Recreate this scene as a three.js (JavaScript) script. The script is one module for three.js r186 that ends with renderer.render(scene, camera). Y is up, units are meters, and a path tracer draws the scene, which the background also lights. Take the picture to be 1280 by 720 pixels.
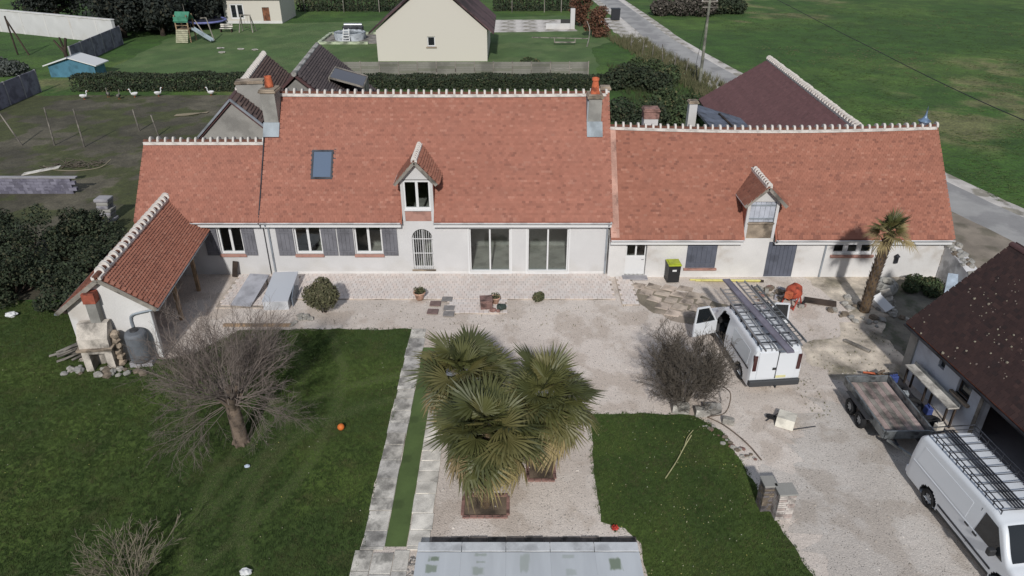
import * as THREE from 'three';
import { mergeGeometries, toCreasedNormals } from 'three/addons/utils/BufferGeometryUtils.js';
import { RoundedBoxGeometry } from 'three/addons/geometries/RoundedBoxGeometry.js';

const PI = Math.PI;
const scene = new THREE.Scene();

// ---------------------------------------------------------------- camera
const camera = new THREE.PerspectiveCamera(43.6, 16 / 9, 0.1, 3000);
camera.position.set(0, 16.3, 31);
camera.rotation.set(-28.8 * PI / 180, 0, 0);
camera.updateMatrixWorld();

// ---------------------------------------------------------------- sky, sun, exposure
const renderer = new THREE.WebGLRenderer({ antialias: true });
renderer.toneMapping = THREE.LinearToneMapping;
renderer.toneMappingExposure = 1.0;
renderer.shadowMap.enabled = true;
{
  const w = 256, h = 128, d = new Float32Array(w * h * 4);
  for (let j = 0; j < h; j++) {
    const el = (j / (h - 1) - 0.5) * PI;            // row 0 is straight down
    for (let i = 0; i < w; i++) {
      const t = Math.max(0, Math.sin(el)), k = (j * w + i) * 4;
      const a = Math.pow(1 - t, 2.2);
      d[k] = 0.30 + 0.20 * a; d[k + 1] = 0.355 + 0.18 * a; d[k + 2] = 0.455 + 0.13 * a; d[k + 3] = 1;
    }
  }
  const sky = new THREE.DataTexture(d, w, h, THREE.RGBAFormat, THREE.FloatType);
  sky.mapping = THREE.EquirectangularReflectionMapping;
  sky.magFilter = THREE.LinearFilter; sky.minFilter = THREE.LinearFilter;
  sky.needsUpdate = true;
  scene.background = sky; scene.environment = sky;
  scene.backgroundIntensity = 0.8; scene.environmentIntensity = 0.8;
}
const sun = new THREE.DirectionalLight(new THREE.Color(1.0, 0.972, 0.93), 3.05);
sun.position.set(-4, 55, 82); sun.target.position.set(0, 0, 0);
sun.castShadow = true; sun.shadow.radius = 4;
sun.shadow.mapSize.set(4096, 4096);
Object.assign(sun.shadow.camera, { left: -90, right: 90, top: 90, bottom: -90, near: 1, far: 300 });
scene.add(sun, sun.target);

// ---------------------------------------------------------------- helpers
function seeded(s) { return () => { s |= 0; s = s + 0x6D2B79F5 | 0; let t = Math.imul(s ^ s >>> 15, 1 | s); t = t + Math.imul(t ^ t >>> 7, 61 | t) ^ t; return ((t ^ t >>> 14) >>> 0) / 4294967296; }; }
let R = seeded(7);
const rr = (a, b) => a + (b - a) * R();
const lerp = (a, b, t) => a + (b - a) * t;
const clamp = (x, a = 0, b = 1) => Math.min(b, Math.max(a, x));
const sstep = (a, b, x) => { const t = clamp((x - a) / (b - a)); return t * t * (3 - 2 * t); };
const V = (x, y, z) => new THREE.Vector3(x, y, z);
function hash(x, y, s) { let n = Math.imul(x, 374761393) + Math.imul(y, 668265263) + Math.imul(s, 1442695041); n = Math.imul(n ^ n >>> 13, 1274126177); return ((n ^ n >>> 16) >>> 0) / 4294967296; }
function vnoise(x, y, p, s) {                       // value noise, periodic in p cells
  const xi = Math.floor(x), yi = Math.floor(y), fx = x - xi, fy = y - yi;
  const ux = fx * fx * (3 - 2 * fx), uy = fy * fy * (3 - 2 * fy);
  const m = (a) => ((a % p) + p) % p;
  const a = hash(m(xi), m(yi), s), b = hash(m(xi + 1), m(yi), s), c = hash(m(xi), m(yi + 1), s), d = hash(m(xi + 1), m(yi + 1), s);
  return lerp(lerp(a, b, ux), lerp(c, d, ux), uy);
}
function fbm(u, v, cells, oct, s) { let f = 0, a = 0.5, p = cells, t = 0; for (let i = 0; i < oct; i++) { f += a * vnoise(u * p, v * p, p, s + i * 17); t += a; a *= 0.55; p *= 2; } return f / t; }
const noiseAt = (x, y, s) => vnoise(x + 500, y + 500, 100000, s);

// textures: colour in sRGB 0..1, sized in metres
function tex(n, size, fn, srgb = true) {
  const d = new Uint8Array(n * n * 4);
  for (let j = 0; j < n; j++) for (let i = 0; i < n; i++) {
    const c = fn((i + 0.5) / n, (j + 0.5) / n), k = (j * n + i) * 4;
    d[k] = clamp(c[0]) * 255; d[k + 1] = clamp(c[1]) * 255; d[k + 2] = clamp(c[2]) * 255; d[k + 3] = 255;
  }
  const t = new THREE.DataTexture(d, n, n, THREE.RGBAFormat);
  t.wrapS = t.wrapT = THREE.RepeatWrapping; t.magFilter = THREE.LinearFilter; t.minFilter = THREE.LinearMipmapLinearFilter; t.generateMipmaps = true;
  if (srgb) t.colorSpace = THREE.SRGBColorSpace;
  t.repeat.set(1 / size, 1 / size); t.needsUpdate = true;
  return t;
}
const grey = (n, size, fn) => tex(n, size, (u, v) => { const g = fn(u, v); return [g, g, g]; }, false);
const mixc = (a, b, t) => [lerp(a[0], b[0], t), lerp(a[1], b[1], t), lerp(a[2], b[2], t)];
const mul = (a, k) => [a[0] * k, a[1] * k, a[2] * k];
function mat(color, rough = 0.85, o = {}) { const m = new THREE.MeshStandardMaterial({ roughness: rough, metalness: 0, ...o }); m.color = Array.isArray(color) ? new THREE.Color().setRGB(...color) : new THREE.Color(color); return m; }
function phys(color, rough, o = {}) { const m = new THREE.MeshPhysicalMaterial({ roughness: rough, ...o }); m.color = Array.isArray(color) ? new THREE.Color().setRGB(...color) : new THREE.Color(color); return m; }
// speckled procedural material: base sRGB colour with coarse and fine variation
let seedN = 11;
const sharedVar = {};
function variation(size, amt) {                      // neutral blotch-and-grain maps shared between plain materials
  const sz = [0.5, 1, 2.5].reduce((p, c) => Math.abs(Math.log(c / size)) < Math.abs(Math.log(p / size)) ? c : p), am = amt < 0.13 ? 0.1 : 0.26, key = sz + '_' + am;
  return sharedVar[key] ||= tex(256, sz * 2, (u, v) => { const c = fbm(u, v, 6, 5, 900 + sz * 10), f = hash(Math.floor(u * 256), Math.floor(v * 256), 4), g = 0.88 * (1 + am * ((c - 0.5) * 1.8 + (f - 0.5) * 0.9)) * (1 - am * 1.3 * sstep(0.48, 0.72, fbm(u, v, 4, 5, 950 + sz * 10))); return [g, g, g]; });
}
function spec(rgb, amt = 0.12, size = 2, rough = 0.9, o = {}) {
  const s = seedN += 31, { n = 128, alt: alt0, altAmt, bump, ...rest } = o;
  if (n < 256) { const c = new THREE.Color().setRGB(...rgb.map(x => Math.min(1, x / 255 / 0.86)), THREE.SRGBColorSpace); const m = mat(0xffffff, rough, { map: variation(size, amt), ...rest }); m.color.copy(c); return m; }
  const b = rgb.map(x => x / 255), alt = (alt0 || rgb.map(x => x * 0.7)).map(x => x / 255), aa = altAmt ?? 0.35;
  const t = tex(n, size, (u, v) => { const c = fbm(u, v, 4, 4, s), f = hash(Math.floor(u * n), Math.floor(v * n), s); const k = 1 + amt * ((c - 0.5) * 1.6 + (f - 0.5) * 0.8); return mul(mixc(b, alt, aa * sstep(0.44, 0.64, fbm(u, v, 3, 5, s + 5))), k); });
  const m = mat(0xffffff, rough, { map: t, ...rest });
  if (bump) { m.bumpMap = sharedVar.bump || (sharedVar.bump = grey(256, 2.5, (u, v) => 0.6 * fbm(u, v, 12, 4, 903) + 0.4 * hash(Math.floor(u * 256), Math.floor(v * 256), 909))); m.bumpScale = bump; }
  return m;
}

// geometry
function prep(g) { const h = g.index ? g.toNonIndexed() : g; for (const k of Object.keys(h.attributes)) if (!['position', 'normal', 'uv'].includes(k)) h.deleteAttribute(k); if (!h.attributes.normal) h.computeVertexNormals(); if (!h.attributes.uv) h.setAttribute('uv', new THREE.BufferAttribute(new Float32Array(h.attributes.position.count * 2), 2)); return h; }
function join(gs) { gs = gs.flat(Infinity).filter(Boolean).map(prep); return gs.length === 1 ? gs[0] : mergeGeometries(gs); }
function metreUV(g) {
  const p = g.attributes.position, uv = new Float32Array(p.count * 2), a = V(), b = V(), c = V(), n = V();
  for (let i = 0; i < p.count; i += 3) {
    a.fromBufferAttribute(p, i); b.fromBufferAttribute(p, i + 1); c.fromBufferAttribute(p, i + 2);
    n.copy(b).sub(a).cross(c.clone().sub(a)); const ax = Math.abs(n.x), ay = Math.abs(n.y), az = Math.abs(n.z);
    [a, b, c].forEach((q, k) => { const o = (i + k) * 2; if (ay >= ax && ay >= az) { uv[o] = q.x; uv[o + 1] = q.z; } else if (ax >= az) { uv[o] = q.z; uv[o + 1] = q.y; } else { uv[o] = q.x; uv[o + 1] = q.y; } });
  }
  g.setAttribute('uv', new THREE.BufferAttribute(uv, 2)); return g;
}
const used = {};
function numbered(n) { if (!(n in used)) { used[n] = 0; return n; } used[n]++; return n + '_' + String(used[n]).padStart(3, '0'); }
function mesh(name, geos, m, parent, keepUV = false) {
  let g = Array.isArray(geos) ? join(geos) : prep(geos);
  if (!keepUV) metreUV(g);
  const o = new THREE.Mesh(g, m); o.castShadow = o.receiveShadow = true;
  o.name = parent ? name : numbered(name); (parent || scene).add(o); return o;
}
function share(name, geo, m, parent) { const o = new THREE.Mesh(geo, m); o.castShadow = o.receiveShadow = true; o.name = parent ? name : numbered(name); (parent || scene).add(o); return o; }
function tag(o, label, category, group) { o.userData.label = label; o.userData.category = category; if (group) o.userData.group = group; return o; }
function thing(name, label, category, pos = [0, 0, 0], turn = 0, group) { const o = new THREE.Group(); o.name = numbered(name); o.position.set(...pos); o.rotation.y = turn; scene.add(o); return tag(o, label, category, group); }
function struct(name, geos, m, keepUV) { const o = mesh(name, geos, m, null, keepUV); o.userData.kind = 'structure'; return o; }
function stuff(o) { o.userData.kind = 'stuff'; return o; }
const BB = (x0, x1, y0, y1, z0, z1) => new THREE.BoxGeometry(x1 - x0, y1 - y0, z1 - z0).translate((x0 + x1) / 2, (y0 + y1) / 2, (z0 + z1) / 2);
const RB = (x0, x1, y0, y1, z0, z1, r = 0.02, s = 2) => new RoundedBoxGeometry(x1 - x0, y1 - y0, z1 - z0, s, Math.min(r, (x1 - x0) / 2.01, (y1 - y0) / 2.01, (z1 - z0) / 2.01)).translate((x0 + x1) / 2, (y0 + y1) / 2, (z0 + z1) / 2);
function rod(a, b, r0, r1 = r0, seg = 8, open = false) { const A = V(...a), D = V(...b).sub(A), L = D.length(); const g = new THREE.CylinderGeometry(r1, r0, L, seg, 1, open).translate(0, L / 2, 0); g.applyQuaternion(new THREE.Quaternion().setFromUnitVectors(V(0, 1, 0), D.normalize())); return g.translate(A.x, A.y, A.z); }
function beam(a, b, w, h) { const A = V(...a), B = V(...b), D = B.clone().sub(A), L = D.length(); const g = new THREE.BoxGeometry(w, h, L).translate(0, 0, L / 2); const m = new THREE.Matrix4().lookAt(B, A, V(0, 1, 0)); g.applyMatrix4(m); return g.translate(A.x, A.y, A.z); }
const tube = (pts, r, seg = 24, rad = 6) => new THREE.TubeGeometry(new THREE.CatmullRomCurve3(pts.map(p => V(...p))), seg, r, rad, false);
const poly = (pts) => { const s = new THREE.Shape(); pts.forEach((p, i) => i ? s.lineTo(p[0], p[1]) : s.moveTo(p[0], p[1])); return s; };
const prismZ = (pts, z0, z1, bev) => new THREE.ExtrudeGeometry(poly(pts), { depth: z1 - z0, bevelEnabled: !!bev, bevelSize: bev || 0, bevelThickness: bev || 0, bevelSegments: 2 }).translate(0, 0, z0);
const prismX = (ptsZY, x0, x1) => new THREE.ExtrudeGeometry(poly(ptsZY.map(([z, y]) => [-z, y])), { depth: x1 - x0, bevelEnabled: false }).rotateY(PI / 2).translate(x0, 0, 0);
const lathe = (pts, x = 0, y = 0, z = 0, seg = 20) => new THREE.LatheGeometry(pts.map(p => new THREE.Vector2(p[0], p[1])), seg).translate(x, y, z);
function rock(r, sx = 1, sy = 1, sz = 1, seed = 1, det = 1) { const g = new THREE.IcosahedronGeometry(r, det), p = g.attributes.position; for (let i = 0; i < p.count; i++) { const x = p.getX(i), y = p.getY(i), z = p.getZ(i); const k = 0.78 + 0.44 * hash(Math.round(x * 977), Math.round(y * 977) + Math.round(z * 977) * 13, seed); p.setXYZ(i, x * k * sx, y * k * sy, z * k * sz); } g.computeVertexNormals(); return g; }
// flat sheet from an outline of [x, z], edges broken up
function sheet(pts, y, jit = 0.06, step = 0.35, hole) {
  const ring = (pp) => { const out = []; for (let i = 0; i < pp.length; i++) { const a = pp[i], b = pp[(i + 1) % pp.length], L = Math.hypot(b[0] - a[0], b[1] - a[1]), n = Math.max(1, Math.min(400, Math.round(L / step))); for (let k = 0; k < n; k++) { const t = k / n, j = k && jit ? (noiseAt(i * 37 + k * 0.6, 3, 5) - 0.5) * 2 * jit + (R() - 0.5) * jit * 0.7 : 0; out.push([lerp(a[0], b[0], t) - (b[1] - a[1]) / L * j, lerp(a[1], b[1], t) + (b[0] - a[0]) / L * j]); } } return out; };
  const s = poly(ring(pts).map(([x, z]) => [x, -z])); if (hole) s.holes.push(poly(ring(hole).map(([x, z]) => [x, -z])));
  return new THREE.ShapeGeometry(s).rotateX(-PI / 2).translate(0, y, 0);
}
function instanced(name, geo, m, list, parent) {     // list of {p, q|e, s, c}
  const im = new THREE.InstancedMesh(geo, m, list.length), M4 = new THREE.Matrix4(), q = new THREE.Quaternion(), e = new THREE.Euler(), c = new THREE.Color();
  list.forEach((t, i) => { if (t.q) q.copy(t.q); else q.setFromEuler(e.set(...(t.e || [0, 0, 0]))); M4.compose(t.p, q, t.s ? (t.s.isVector3 ? t.s : V(t.s, t.s, t.s)) : V(1, 1, 1)); im.setMatrixAt(i, M4); if (t.c) im.setColorAt(i, c.setRGB(...t.c)); });
  im.castShadow = im.receiveShadow = true; im.name = parent ? name : numbered(name); (parent || scene).add(im); im.userData.kind = 'stuff'; return im;
}

// ---------------------------------------------------------------- shared materials
const M = {};
M.wall = spec([203, 202, 202], 0.05, 4, 0.93, { n: 256, alt: [190, 187, 182], altAmt: 0.4, bump: 0.004 });
M.wallOld = spec([212, 210, 208], 0.07, 3.4, 0.95, { n: 256, alt: [182, 174, 165], altAmt: 0.6, bump: 0.006 });
M.wallGrey = spec([150, 148, 143], 0.12, 3, 0.95, { n: 256, alt: [118, 116, 112], altAmt: 0.5, bump: 0.006 });
M.cream = mat([0.61, 0.575, 0.51], 0.95);
M.tile = mat(0xffffff, 0.88); M.tileUnder = spec([164, 104, 84], 0.12, 1.5, 0.9);
M.brownRoof = spec([90, 62, 60], 0.16, 2.5, 0.85, { n: 256, alt: [78, 56, 58], altAmt: 0.5 });
M.mortar = spec([212, 206, 200], 0.10, 0.6, 0.95);
M.ridge = spec([112, 74, 60], 0.3, 0.5, 0.9, { alt: [96, 84, 74], altAmt: 0.8 });
M.zinc = spec([172, 180, 188], 0.08, 1.2, 0.42, { metalness: 0.55, alt: [146, 152, 160] });
M.lead = spec([150, 158, 164], 0.08, 0.8, 0.7);
M.zincPale = spec([206, 208, 210], 0.06, 1.2, 0.55, { metalness: 0.1, alt: [170, 174, 178] });
M.pvc = mat([0.70, 0.70, 0.70], 0.45);
M.shutter = spec([110, 110, 116], 0.06, 1, 0.65); M.slatePaint = spec([88, 92, 104], 0.06, 1, 0.65);
M.stone = spec([150, 136, 120], 0.2, 0.8, 0.95, { alt: [112, 106, 98] });
M.sill = spec([168, 128, 116], 0.12, 0.6, 0.9, { alt: [134, 104, 98] });
M.glass = phys([0.86, 0.9, 0.9], 0.03, { transmission: 1, thickness: 0, ior: 1.5 });
M.glassDark = phys([0.018, 0.021, 0.024], 0.06, { clearcoat: 0.5 });
M.inside = spec([164, 158, 150], 0.1, 2, 0.95);
M.floorIn = spec([178, 170, 160], 0.12, 1.4, 0.6, { alt: [120, 112, 104] });
M.wood = spec([142, 120, 96], 0.22, 0.9, 0.9, { alt: [104, 88, 74] });
M.greyWood = spec([138, 132, 124], 0.2, 0.9, 0.95, { alt: [98, 94, 90] });
M.darkWood = spec([70, 58, 50], 0.2, 0.9, 0.9);
M.concrete = spec([150, 148, 152], 0.14, 2.2, 0.95, { n: 256, alt: [104, 102, 110], altAmt: 0.8, bump: 0.004 });
M.black = mat([0.03, 0.03, 0.032], 0.6); M.rubber = spec([34, 34, 36], 0.2, 0.4, 0.9);
M.alu = spec([176, 178, 180], 0.08, 0.8, 0.35, { metalness: 0.75 });
M.steelDark = spec([66, 68, 74], 0.15, 0.8, 0.5, { metalness: 0.5 });
M.galv = spec([132, 136, 138], 0.16, 0.7, 0.48, { metalness: 0.6, alt: [104, 108, 110] });
M.terra = spec([186, 100, 68], 0.15, 0.6, 0.9, { alt: [150, 78, 56] });
M.brick = spec([140, 108, 100], 0.22, 0.5, 0.95, { alt: [112, 92, 90] });
M.paint = phys([0.72, 0.745, 0.78], 0.28, { clearcoat: 0.6, clearcoatRoughness: 0.12 });
// ================================================================ ground
M.meadow = (() => {
  const n = 1024, s = 71;
  const t = tex(n, 90, (u, v) => {
    const a = fbm(u, v, 6, 6, s), b = fbm(u, v, 14, 5, s + 3), f = hash(Math.floor(u * n), Math.floor(v * n), 5);
    let c = mixc([0.225, 0.342, 0.122], [0.285, 0.385, 0.155], sstep(0.4, 0.6, a));
    c = mixc(c, [0.48, 0.45, 0.32], 0.75 * sstep(0.48, 0.62, b) * sstep(0.54, 0.66, fbm(u, v, 4, 4, s + 6)));
    c = mixc(c, [0.20, 0.31, 0.115], 0.5 * sstep(0.5, 0.64, fbm(u, v, 22, 5, s + 8)));
    c = mul(c, 0.82 + 0.36 * fbm(u, v, 60, 3, s + 12));
    return mul(c, 0.84 + 0.32 * f);
  });
  const m = mat(0xffffff, 1, { map: t }); m.bumpMap = grey(512, 12, (u, v) => fbm(u, v, 32, 4, 19)); m.bumpScale = 0.12; return m;
})();
M.lawn = (() => {
  const n = 512, t = tex(n, 14, (u, v) => {
    const a = fbm(u, v, 5, 5, 33), f = hash(Math.floor(u * n), Math.floor(v * n), 6), b = fbm(u, v, 18, 4, 37);
    let c = mixc([0.225, 0.295, 0.115], [0.29, 0.36, 0.14], sstep(0.35, 0.68, a)); c = mixc(c, [0.27, 0.255, 0.15], 0.45 * sstep(0.6, 0.78, b));
    return mul(c, 0.8 + 0.4 * f);
  });
  return mat(0xffffff, 1, { map: t });
})();
M.mud = (() => {
  const n = 512, t = tex(n, 22, (u, v) => {
    const a = fbm(u, v, 5, 6, 43), b = fbm(u, v, 9, 5, 47), f = hash(Math.floor(u * n), Math.floor(v * n), 8);
    let c = mixc([0.30, 0.285, 0.235], [0.37, 0.35, 0.295], sstep(0.4, 0.6, a)); c = mixc(c, [0.275, 0.295, 0.165], 0.9 * sstep(0.45, 0.58, b)); c = mul(c, 0.8 + 0.4 * fbm(u, v, 26, 4, 48));
    return mul(c, 0.84 + 0.32 * f);
  });
  const m = mat(0xffffff, 0.97, { map: t }); m.bumpMap = grey(256, 6, (u, v) => fbm(u, v, 10, 5, 49)); m.bumpScale = 0.08; return m;
})();
M.gravel = (() => {
  const n = 1024, t = tex(n, 13, (u, v) => {
    const a = fbm(u, v, 4, 5, 53), b = fbm(u, v, 12, 5, 57), f = hash(Math.floor(u * n), Math.floor(v * n), 9), g = hash(Math.floor(u * n / 2), Math.floor(v * n / 2), 10), d = fbm(u, v, 30, 3, 58);
    let c = mixc([0.845, 0.80, 0.76], [0.795, 0.75, 0.71], sstep(0.35, 0.65, a));
    c = mixc(c, [0.68, 0.62, 0.565], 0.42 * sstep(0.5, 0.66, b)); c = mixc(c, [0.87, 0.835, 0.80], 0.4 * sstep(0.6, 0.8, d));
    if (g > 0.985) c = mul(c, 0.6); return mul(c, 0.87 + 0.24 * f);
  });
  const m = mat(0xffffff, 1, { map: t }); m.bumpMap = grey(512, 3.1, (u, v) => 0.5 * fbm(u, v, 12, 4, 59) + 0.5 * fbm(u, v, 90, 2, 60)); m.bumpScale = 0.02; return m;
})();
M.dirt = spec([164, 150, 136], 0.3, 3, 1, { n: 256, alt: [124, 116, 100], altAmt: 0.8, bump: 0.03 });
M.flag = [spec([190, 174, 160], 0.2, 0.9, 0.95), spec([178, 164, 150], 0.2, 0.9, 0.95)];
M.joint = spec([178, 166, 154], 0.2, 1, 1);
M.rubbly = spec([198, 186, 170], 0.5, 2.4, 1, { n: 512, alt: [146, 138, 120], altAmt: 0.8, bump: 0.03 });
M.asphalt = spec([164, 162, 160], 0.1, 5, 0.95, { n: 256, alt: [138, 136, 136], altAmt: 0.7 });
M.verge = spec([196, 190, 184], 0.2, 3, 1, { n: 256, alt: [128, 122, 108], altAmt: 0.7 });
M.slab = [[200, 195, 186], [210, 205, 196], [192, 187, 178], [188, 184, 178]].map(c => spec(c, 0.14, 0.9, 0.95, { alt: c.map(x => x * 0.8), altAmt: 0.7, bump: 0.006 }));

struct('ground', new THREE.PlaneGeometry(1200, 1200).rotateX(-PI / 2), M.meadow);
struct('poultry_yard_ground', sheet([[-60, -35.2], [-13, -35.2], [-13, 0], [-18, 2.5], [-60, 2.5]], 0.004, 0.2, 0.8), M.mud);
const courtGeo = sheet([[-17.3, -1], [22.5, -1], [23.5, 4], [22, 26], [-5, 26], [-5, 6.2], [-12.6, 7.2], [-17.3, 7.4]], 0.008, 0.05, 0.5);
struct('courtyard_gravel', courtGeo, M.gravel);
struct('rubble_ground', sheet([[13.4, -0.5], [21.4, -0.5], [19.2, 6.8], [15.0, 8.6], [12.2, 8.6], [11.6, 6.4], [13.9, 5.2], [15.2, 3.4]], 0.012, 0.35, 0.35), M.rubbly);
struct('worn_ground', sheet([[5.8, 1.0], [8.5, 1.9], [10.2, 3.6], [8.6, 5.1], [6.9, 4.3], [5.8, 2.9]], 0.013, 0.15, 0.3), M.dirt);
struct('painted_barn_shade', sheet([[15.6, 8.0], [15.4, 5.6], [16.6, 3.9], [17.2, 2.4], [18.6, 0.5], [20.4, 0.4], [20.4, 7.6], [17, 8.4]], 0.016, 0.25, 0.3), spec([116, 112, 102], 0.3, 2, 1, { n: 256, alt: [84, 88, 72], altAmt: 0.8, bump: 0.03 }));  // darker ground sheet, deepens the barn's cast shadow by its colour
M.driveGravel = M.gravel.clone(); M.driveGravel.color.setRGB(0.85, 0.875, 0.89);
struct('drive_gravel', sheet([[8.0, 13.4], [9.6, 12.4], [10.8, 10.6], [11.9, 9.4], [14.9, 9.2], [22, 9.4], [22, 26], [9.8, 26], [8.5, 17.8], [8.1, 15]], 0.0115, 0.8, 0.22), M.driveGravel);
const lawnL = [[-46, 3], [-24, 2.4], [-17.6, 3.4], [-17.2, 7.4], [-14.2, 7.5], [-12.8, 6.9], [-11.6, 5.1], [-8.3, 5.0], [-4.22, 5.0], [-4.30, 16.8], [-4.45, 26], [-46, 26]];
const lawnR = [[2.74, 10.68], [4.6, 10.62], [6.5, 10.8], [7.25, 11.65], [7.5, 13.2], [7.66, 14.7], [8.2, 17.6], [9.6, 26], [3.72, 26], [3.68, 16.5], [3.3, 15.95], [2.62, 15.7], [2.62, 13.6]];
struct('lawn', sheet(lawnL, 0.014, 0.07, 0.3), M.lawn);
struct('lawn', sheet(lawnR, 0.014, 0.06, 0.25), M.lawn);
// grass blades standing in the lawns
M.grassBlade = mat(0xffffff, 0.9);
{
  const tri = [], up = [];
  const RG = seeded(91);
  for (let k = 0; k < 9; k++) { const a = RG() * 6.283, x = (RG() - 0.5) * 0.09, z = (RG() - 0.5) * 0.09, h = 0.025 + RG() * 0.03, w = 0.006 + 0.004 * RG(), lx = (RG() - 0.5) * 0.05, lz = (RG() - 0.5) * 0.05; tri.push(x - w * Math.cos(a), 0, z - w * Math.sin(a), x + w * Math.cos(a), 0, z + w * Math.sin(a), x + lx, h, z + lz); for (let q = 0; q < 3; q++) up.push(lx * 4, 1, lz * 4); }
  const g = new THREE.BufferGeometry(); g.setAttribute('position', new THREE.Float32BufferAttribute(tri, 3)); g.computeVertexNormals();
  const inside = (x, z, pp) => { let c = false; for (let i = 0, j = pp.length - 1; i < pp.length; j = i++) { const [xi, zi] = pp[i], [xj, zj] = pp[j]; if ((zi > z) !== (zj > z) && x < (xj - xi) * (z - zi) / (zj - zi) + xi) c = !c; } return c; };
  // wheel tracks across the lawn: circles [x, z, r] and half width
  const tracks = [[-3.2, 14.6, 6.3], [-3.2, 14.6, 4.9], [-17.5, 10.6, 9.7], [-17.5, 10.6, 11.2]];
  const grow = (name, pp, x0, x1, z0, z1, n, label) => {
    const L = [];
    for (let k = 0; k < n; k++) {
      const x = lerp(x0, x1, RG()), z = lerp(z0, z1, RG()); if (!inside(x + (RG() - 0.5) * 0.22, z + (RG() - 0.5) * 0.22, pp)) continue;
      let worn = 0; if (pp === lawnL) for (const [cx, cz, r] of tracks) worn = Math.max(worn, 1 - sstep(0.12, 0.3, Math.abs(Math.hypot(x - cx, z - cz) - r + (noiseAt(x, z, 71) - 0.5) * 0.3)));
      const a = 0.55 * noiseAt(x * 0.35, z * 0.35, 61) + 0.45 * noiseAt(x * 0.12, z * 0.12, 65), b = noiseAt(x * 1.6, z * 1.6, 63), f = RG();
      let c = mixc([0.047, 0.086, 0.018], [0.085, 0.130, 0.028], sstep(0.3, 0.7, 0.6 * a + 0.4 * b)); c = mixc(c, [0.11, 0.10, 0.045], f > 0.93 ? 0.8 : 0.2 * sstep(0.6, 0.9, b)); c = mixc(c, [0.13, 0.155, 0.062], worn * 0.9);
      L.push({ p: V(x, 0.013, z), e: [0, RG() * 6.28, 0], s: V(1.1, (0.7 + 0.7 * RG()) * (1 - 0.45 * worn), 1.1), c: mul(c, (0.75 + 0.5 * RG()) * (pp === lawnL ? 0.84 : 1)) });  // wide lawn: blade colour dimmed to stand for shade
    }
    tag(instanced(name, g, M.grassBlade, L), label, 'grass');
  };
  grow('grass', lawnL, -24, -4.1, 2.4, 20, 74000, 'short green grass of the wide lawn with wheel tracks, darkened for shade');
  grow('grass', lawnR, 2.5, 9, 10.4, 20, 15000, 'short green grass of the lawn beside the brick pillar');
}
// turf strip between the slab paths
struct('turf_strip', sheet([[-3.62, 6.4], [-3.0, 6.4], [-3.0, 16.62], [-3.62, 16.62]], 0.012, 0.012, 0.3), spec([82, 100, 56], 0.1, 1.2, 1));

// slab paths
function slabPath(name, x0, x1, za, zb, seed) {
  const p = new THREE.Group(); p.name = numbered(name); p.userData.kind = 'structure'; scene.add(p);
  const q = seeded(seed); let z = za;
  while (z < zb) { const L = 0.45 + q() * 0.4, e = Math.min(z + L, zb + 0.01), sx = (q() - 0.5) * 0.05, g = RB(x0 + sx, x1 + (q() - 0.5) * 0.05, -0.03, 0.035 + q() * 0.012, z, e - 0.015, 0.012, 1); const o = mesh('slab', g, M.slab[Math.floor(q() * 4)], p); o.rotation.z = (q() - 0.5) * 0.008; z = e; }
}
slabPath('slab_path', -4.28, -3.63, 5.0, 16.75, 5);
slabPath('slab_path', -2.98, -2.34, 6.6, 16.75, 6);
{
  const p = new THREE.Group(); p.name = numbered('pool_paving'); p.userData.kind = 'structure'; scene.add(p);
  const q = seeded(8), xs = [-4.42, -3.9, -3.3, -2.86];
  for (let i = 0; i < 3; i++) for (let k = 0; k < 10; k++) { const z = 16.77 + k * 0.72 + (i % 2) * 0.1; mesh('slab', RB(xs[i], xs[i + 1] - 0.014, -0.02, 0.04 + q() * 0.01, z, z + 0.706, 0.01, 1), M.slab[Math.floor(q() * 4)], p); }
}
// paved terrace along the house: pavers too small to pick out singly
struct('terrace_bed', [BB(-10.3, 4.72, 0.0, 0.045, 0.0, 2.5), BB(-2.95, -0.25, 0.0, 0.043, 2.5, 3.75), BB(-13.25, -10.3, 0.0, 0.044, 0.08, 3.25)], M.joint);
struct('terrace_bed', BB(4.95, 5.75, 0.0, 0.045, 0.3, 3.0), M.joint);
{
  const q = seeded(14), L = [];
  const lay = (x0, x1, z0, z1, a, b, turn) => { let row = 0; for (let z = z0; z < z1 - b * 0.6; z += b) { const off = (row++ % 2) * a * 0.5; for (let x = x0 + off; x < x1 - a * 0.6; x += a) { const t = q(); L.push({ p: V(x + a / 2, 0.048 + 0.006 * q(), z + b / 2), e: [(q() - 0.5) * 0.02, (q() - 0.5) * 0.03, (q() - 0.5) * 0.02], s: V(a - 0.014, 0.04, b - 0.014), c: mixc(mul([0.68, 0.59, 0.54], 0.9 + 0.18 * q()), [0.72, 0.68, 0.65], t * 0.6) }); } } };
  lay(-10.28, 4.7, 0.02, 2.48, 0.21, 0.245); lay(-13.2, -10.34, 0.12, 3.2, 0.21, 0.245); lay(-2.93, -0.27, 2.52, 3.72, 0.21, 0.245); lay(4.97, 5.74, 0.32, 2.98, 0.19, 0.24);
  tag(instanced('terrace_pavers', new THREE.BoxGeometry(1, 1, 1), mat(0xffffff, 0.95), L), 'pale pinkish pavers laid in front of the long house', 'pavers');
}
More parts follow.
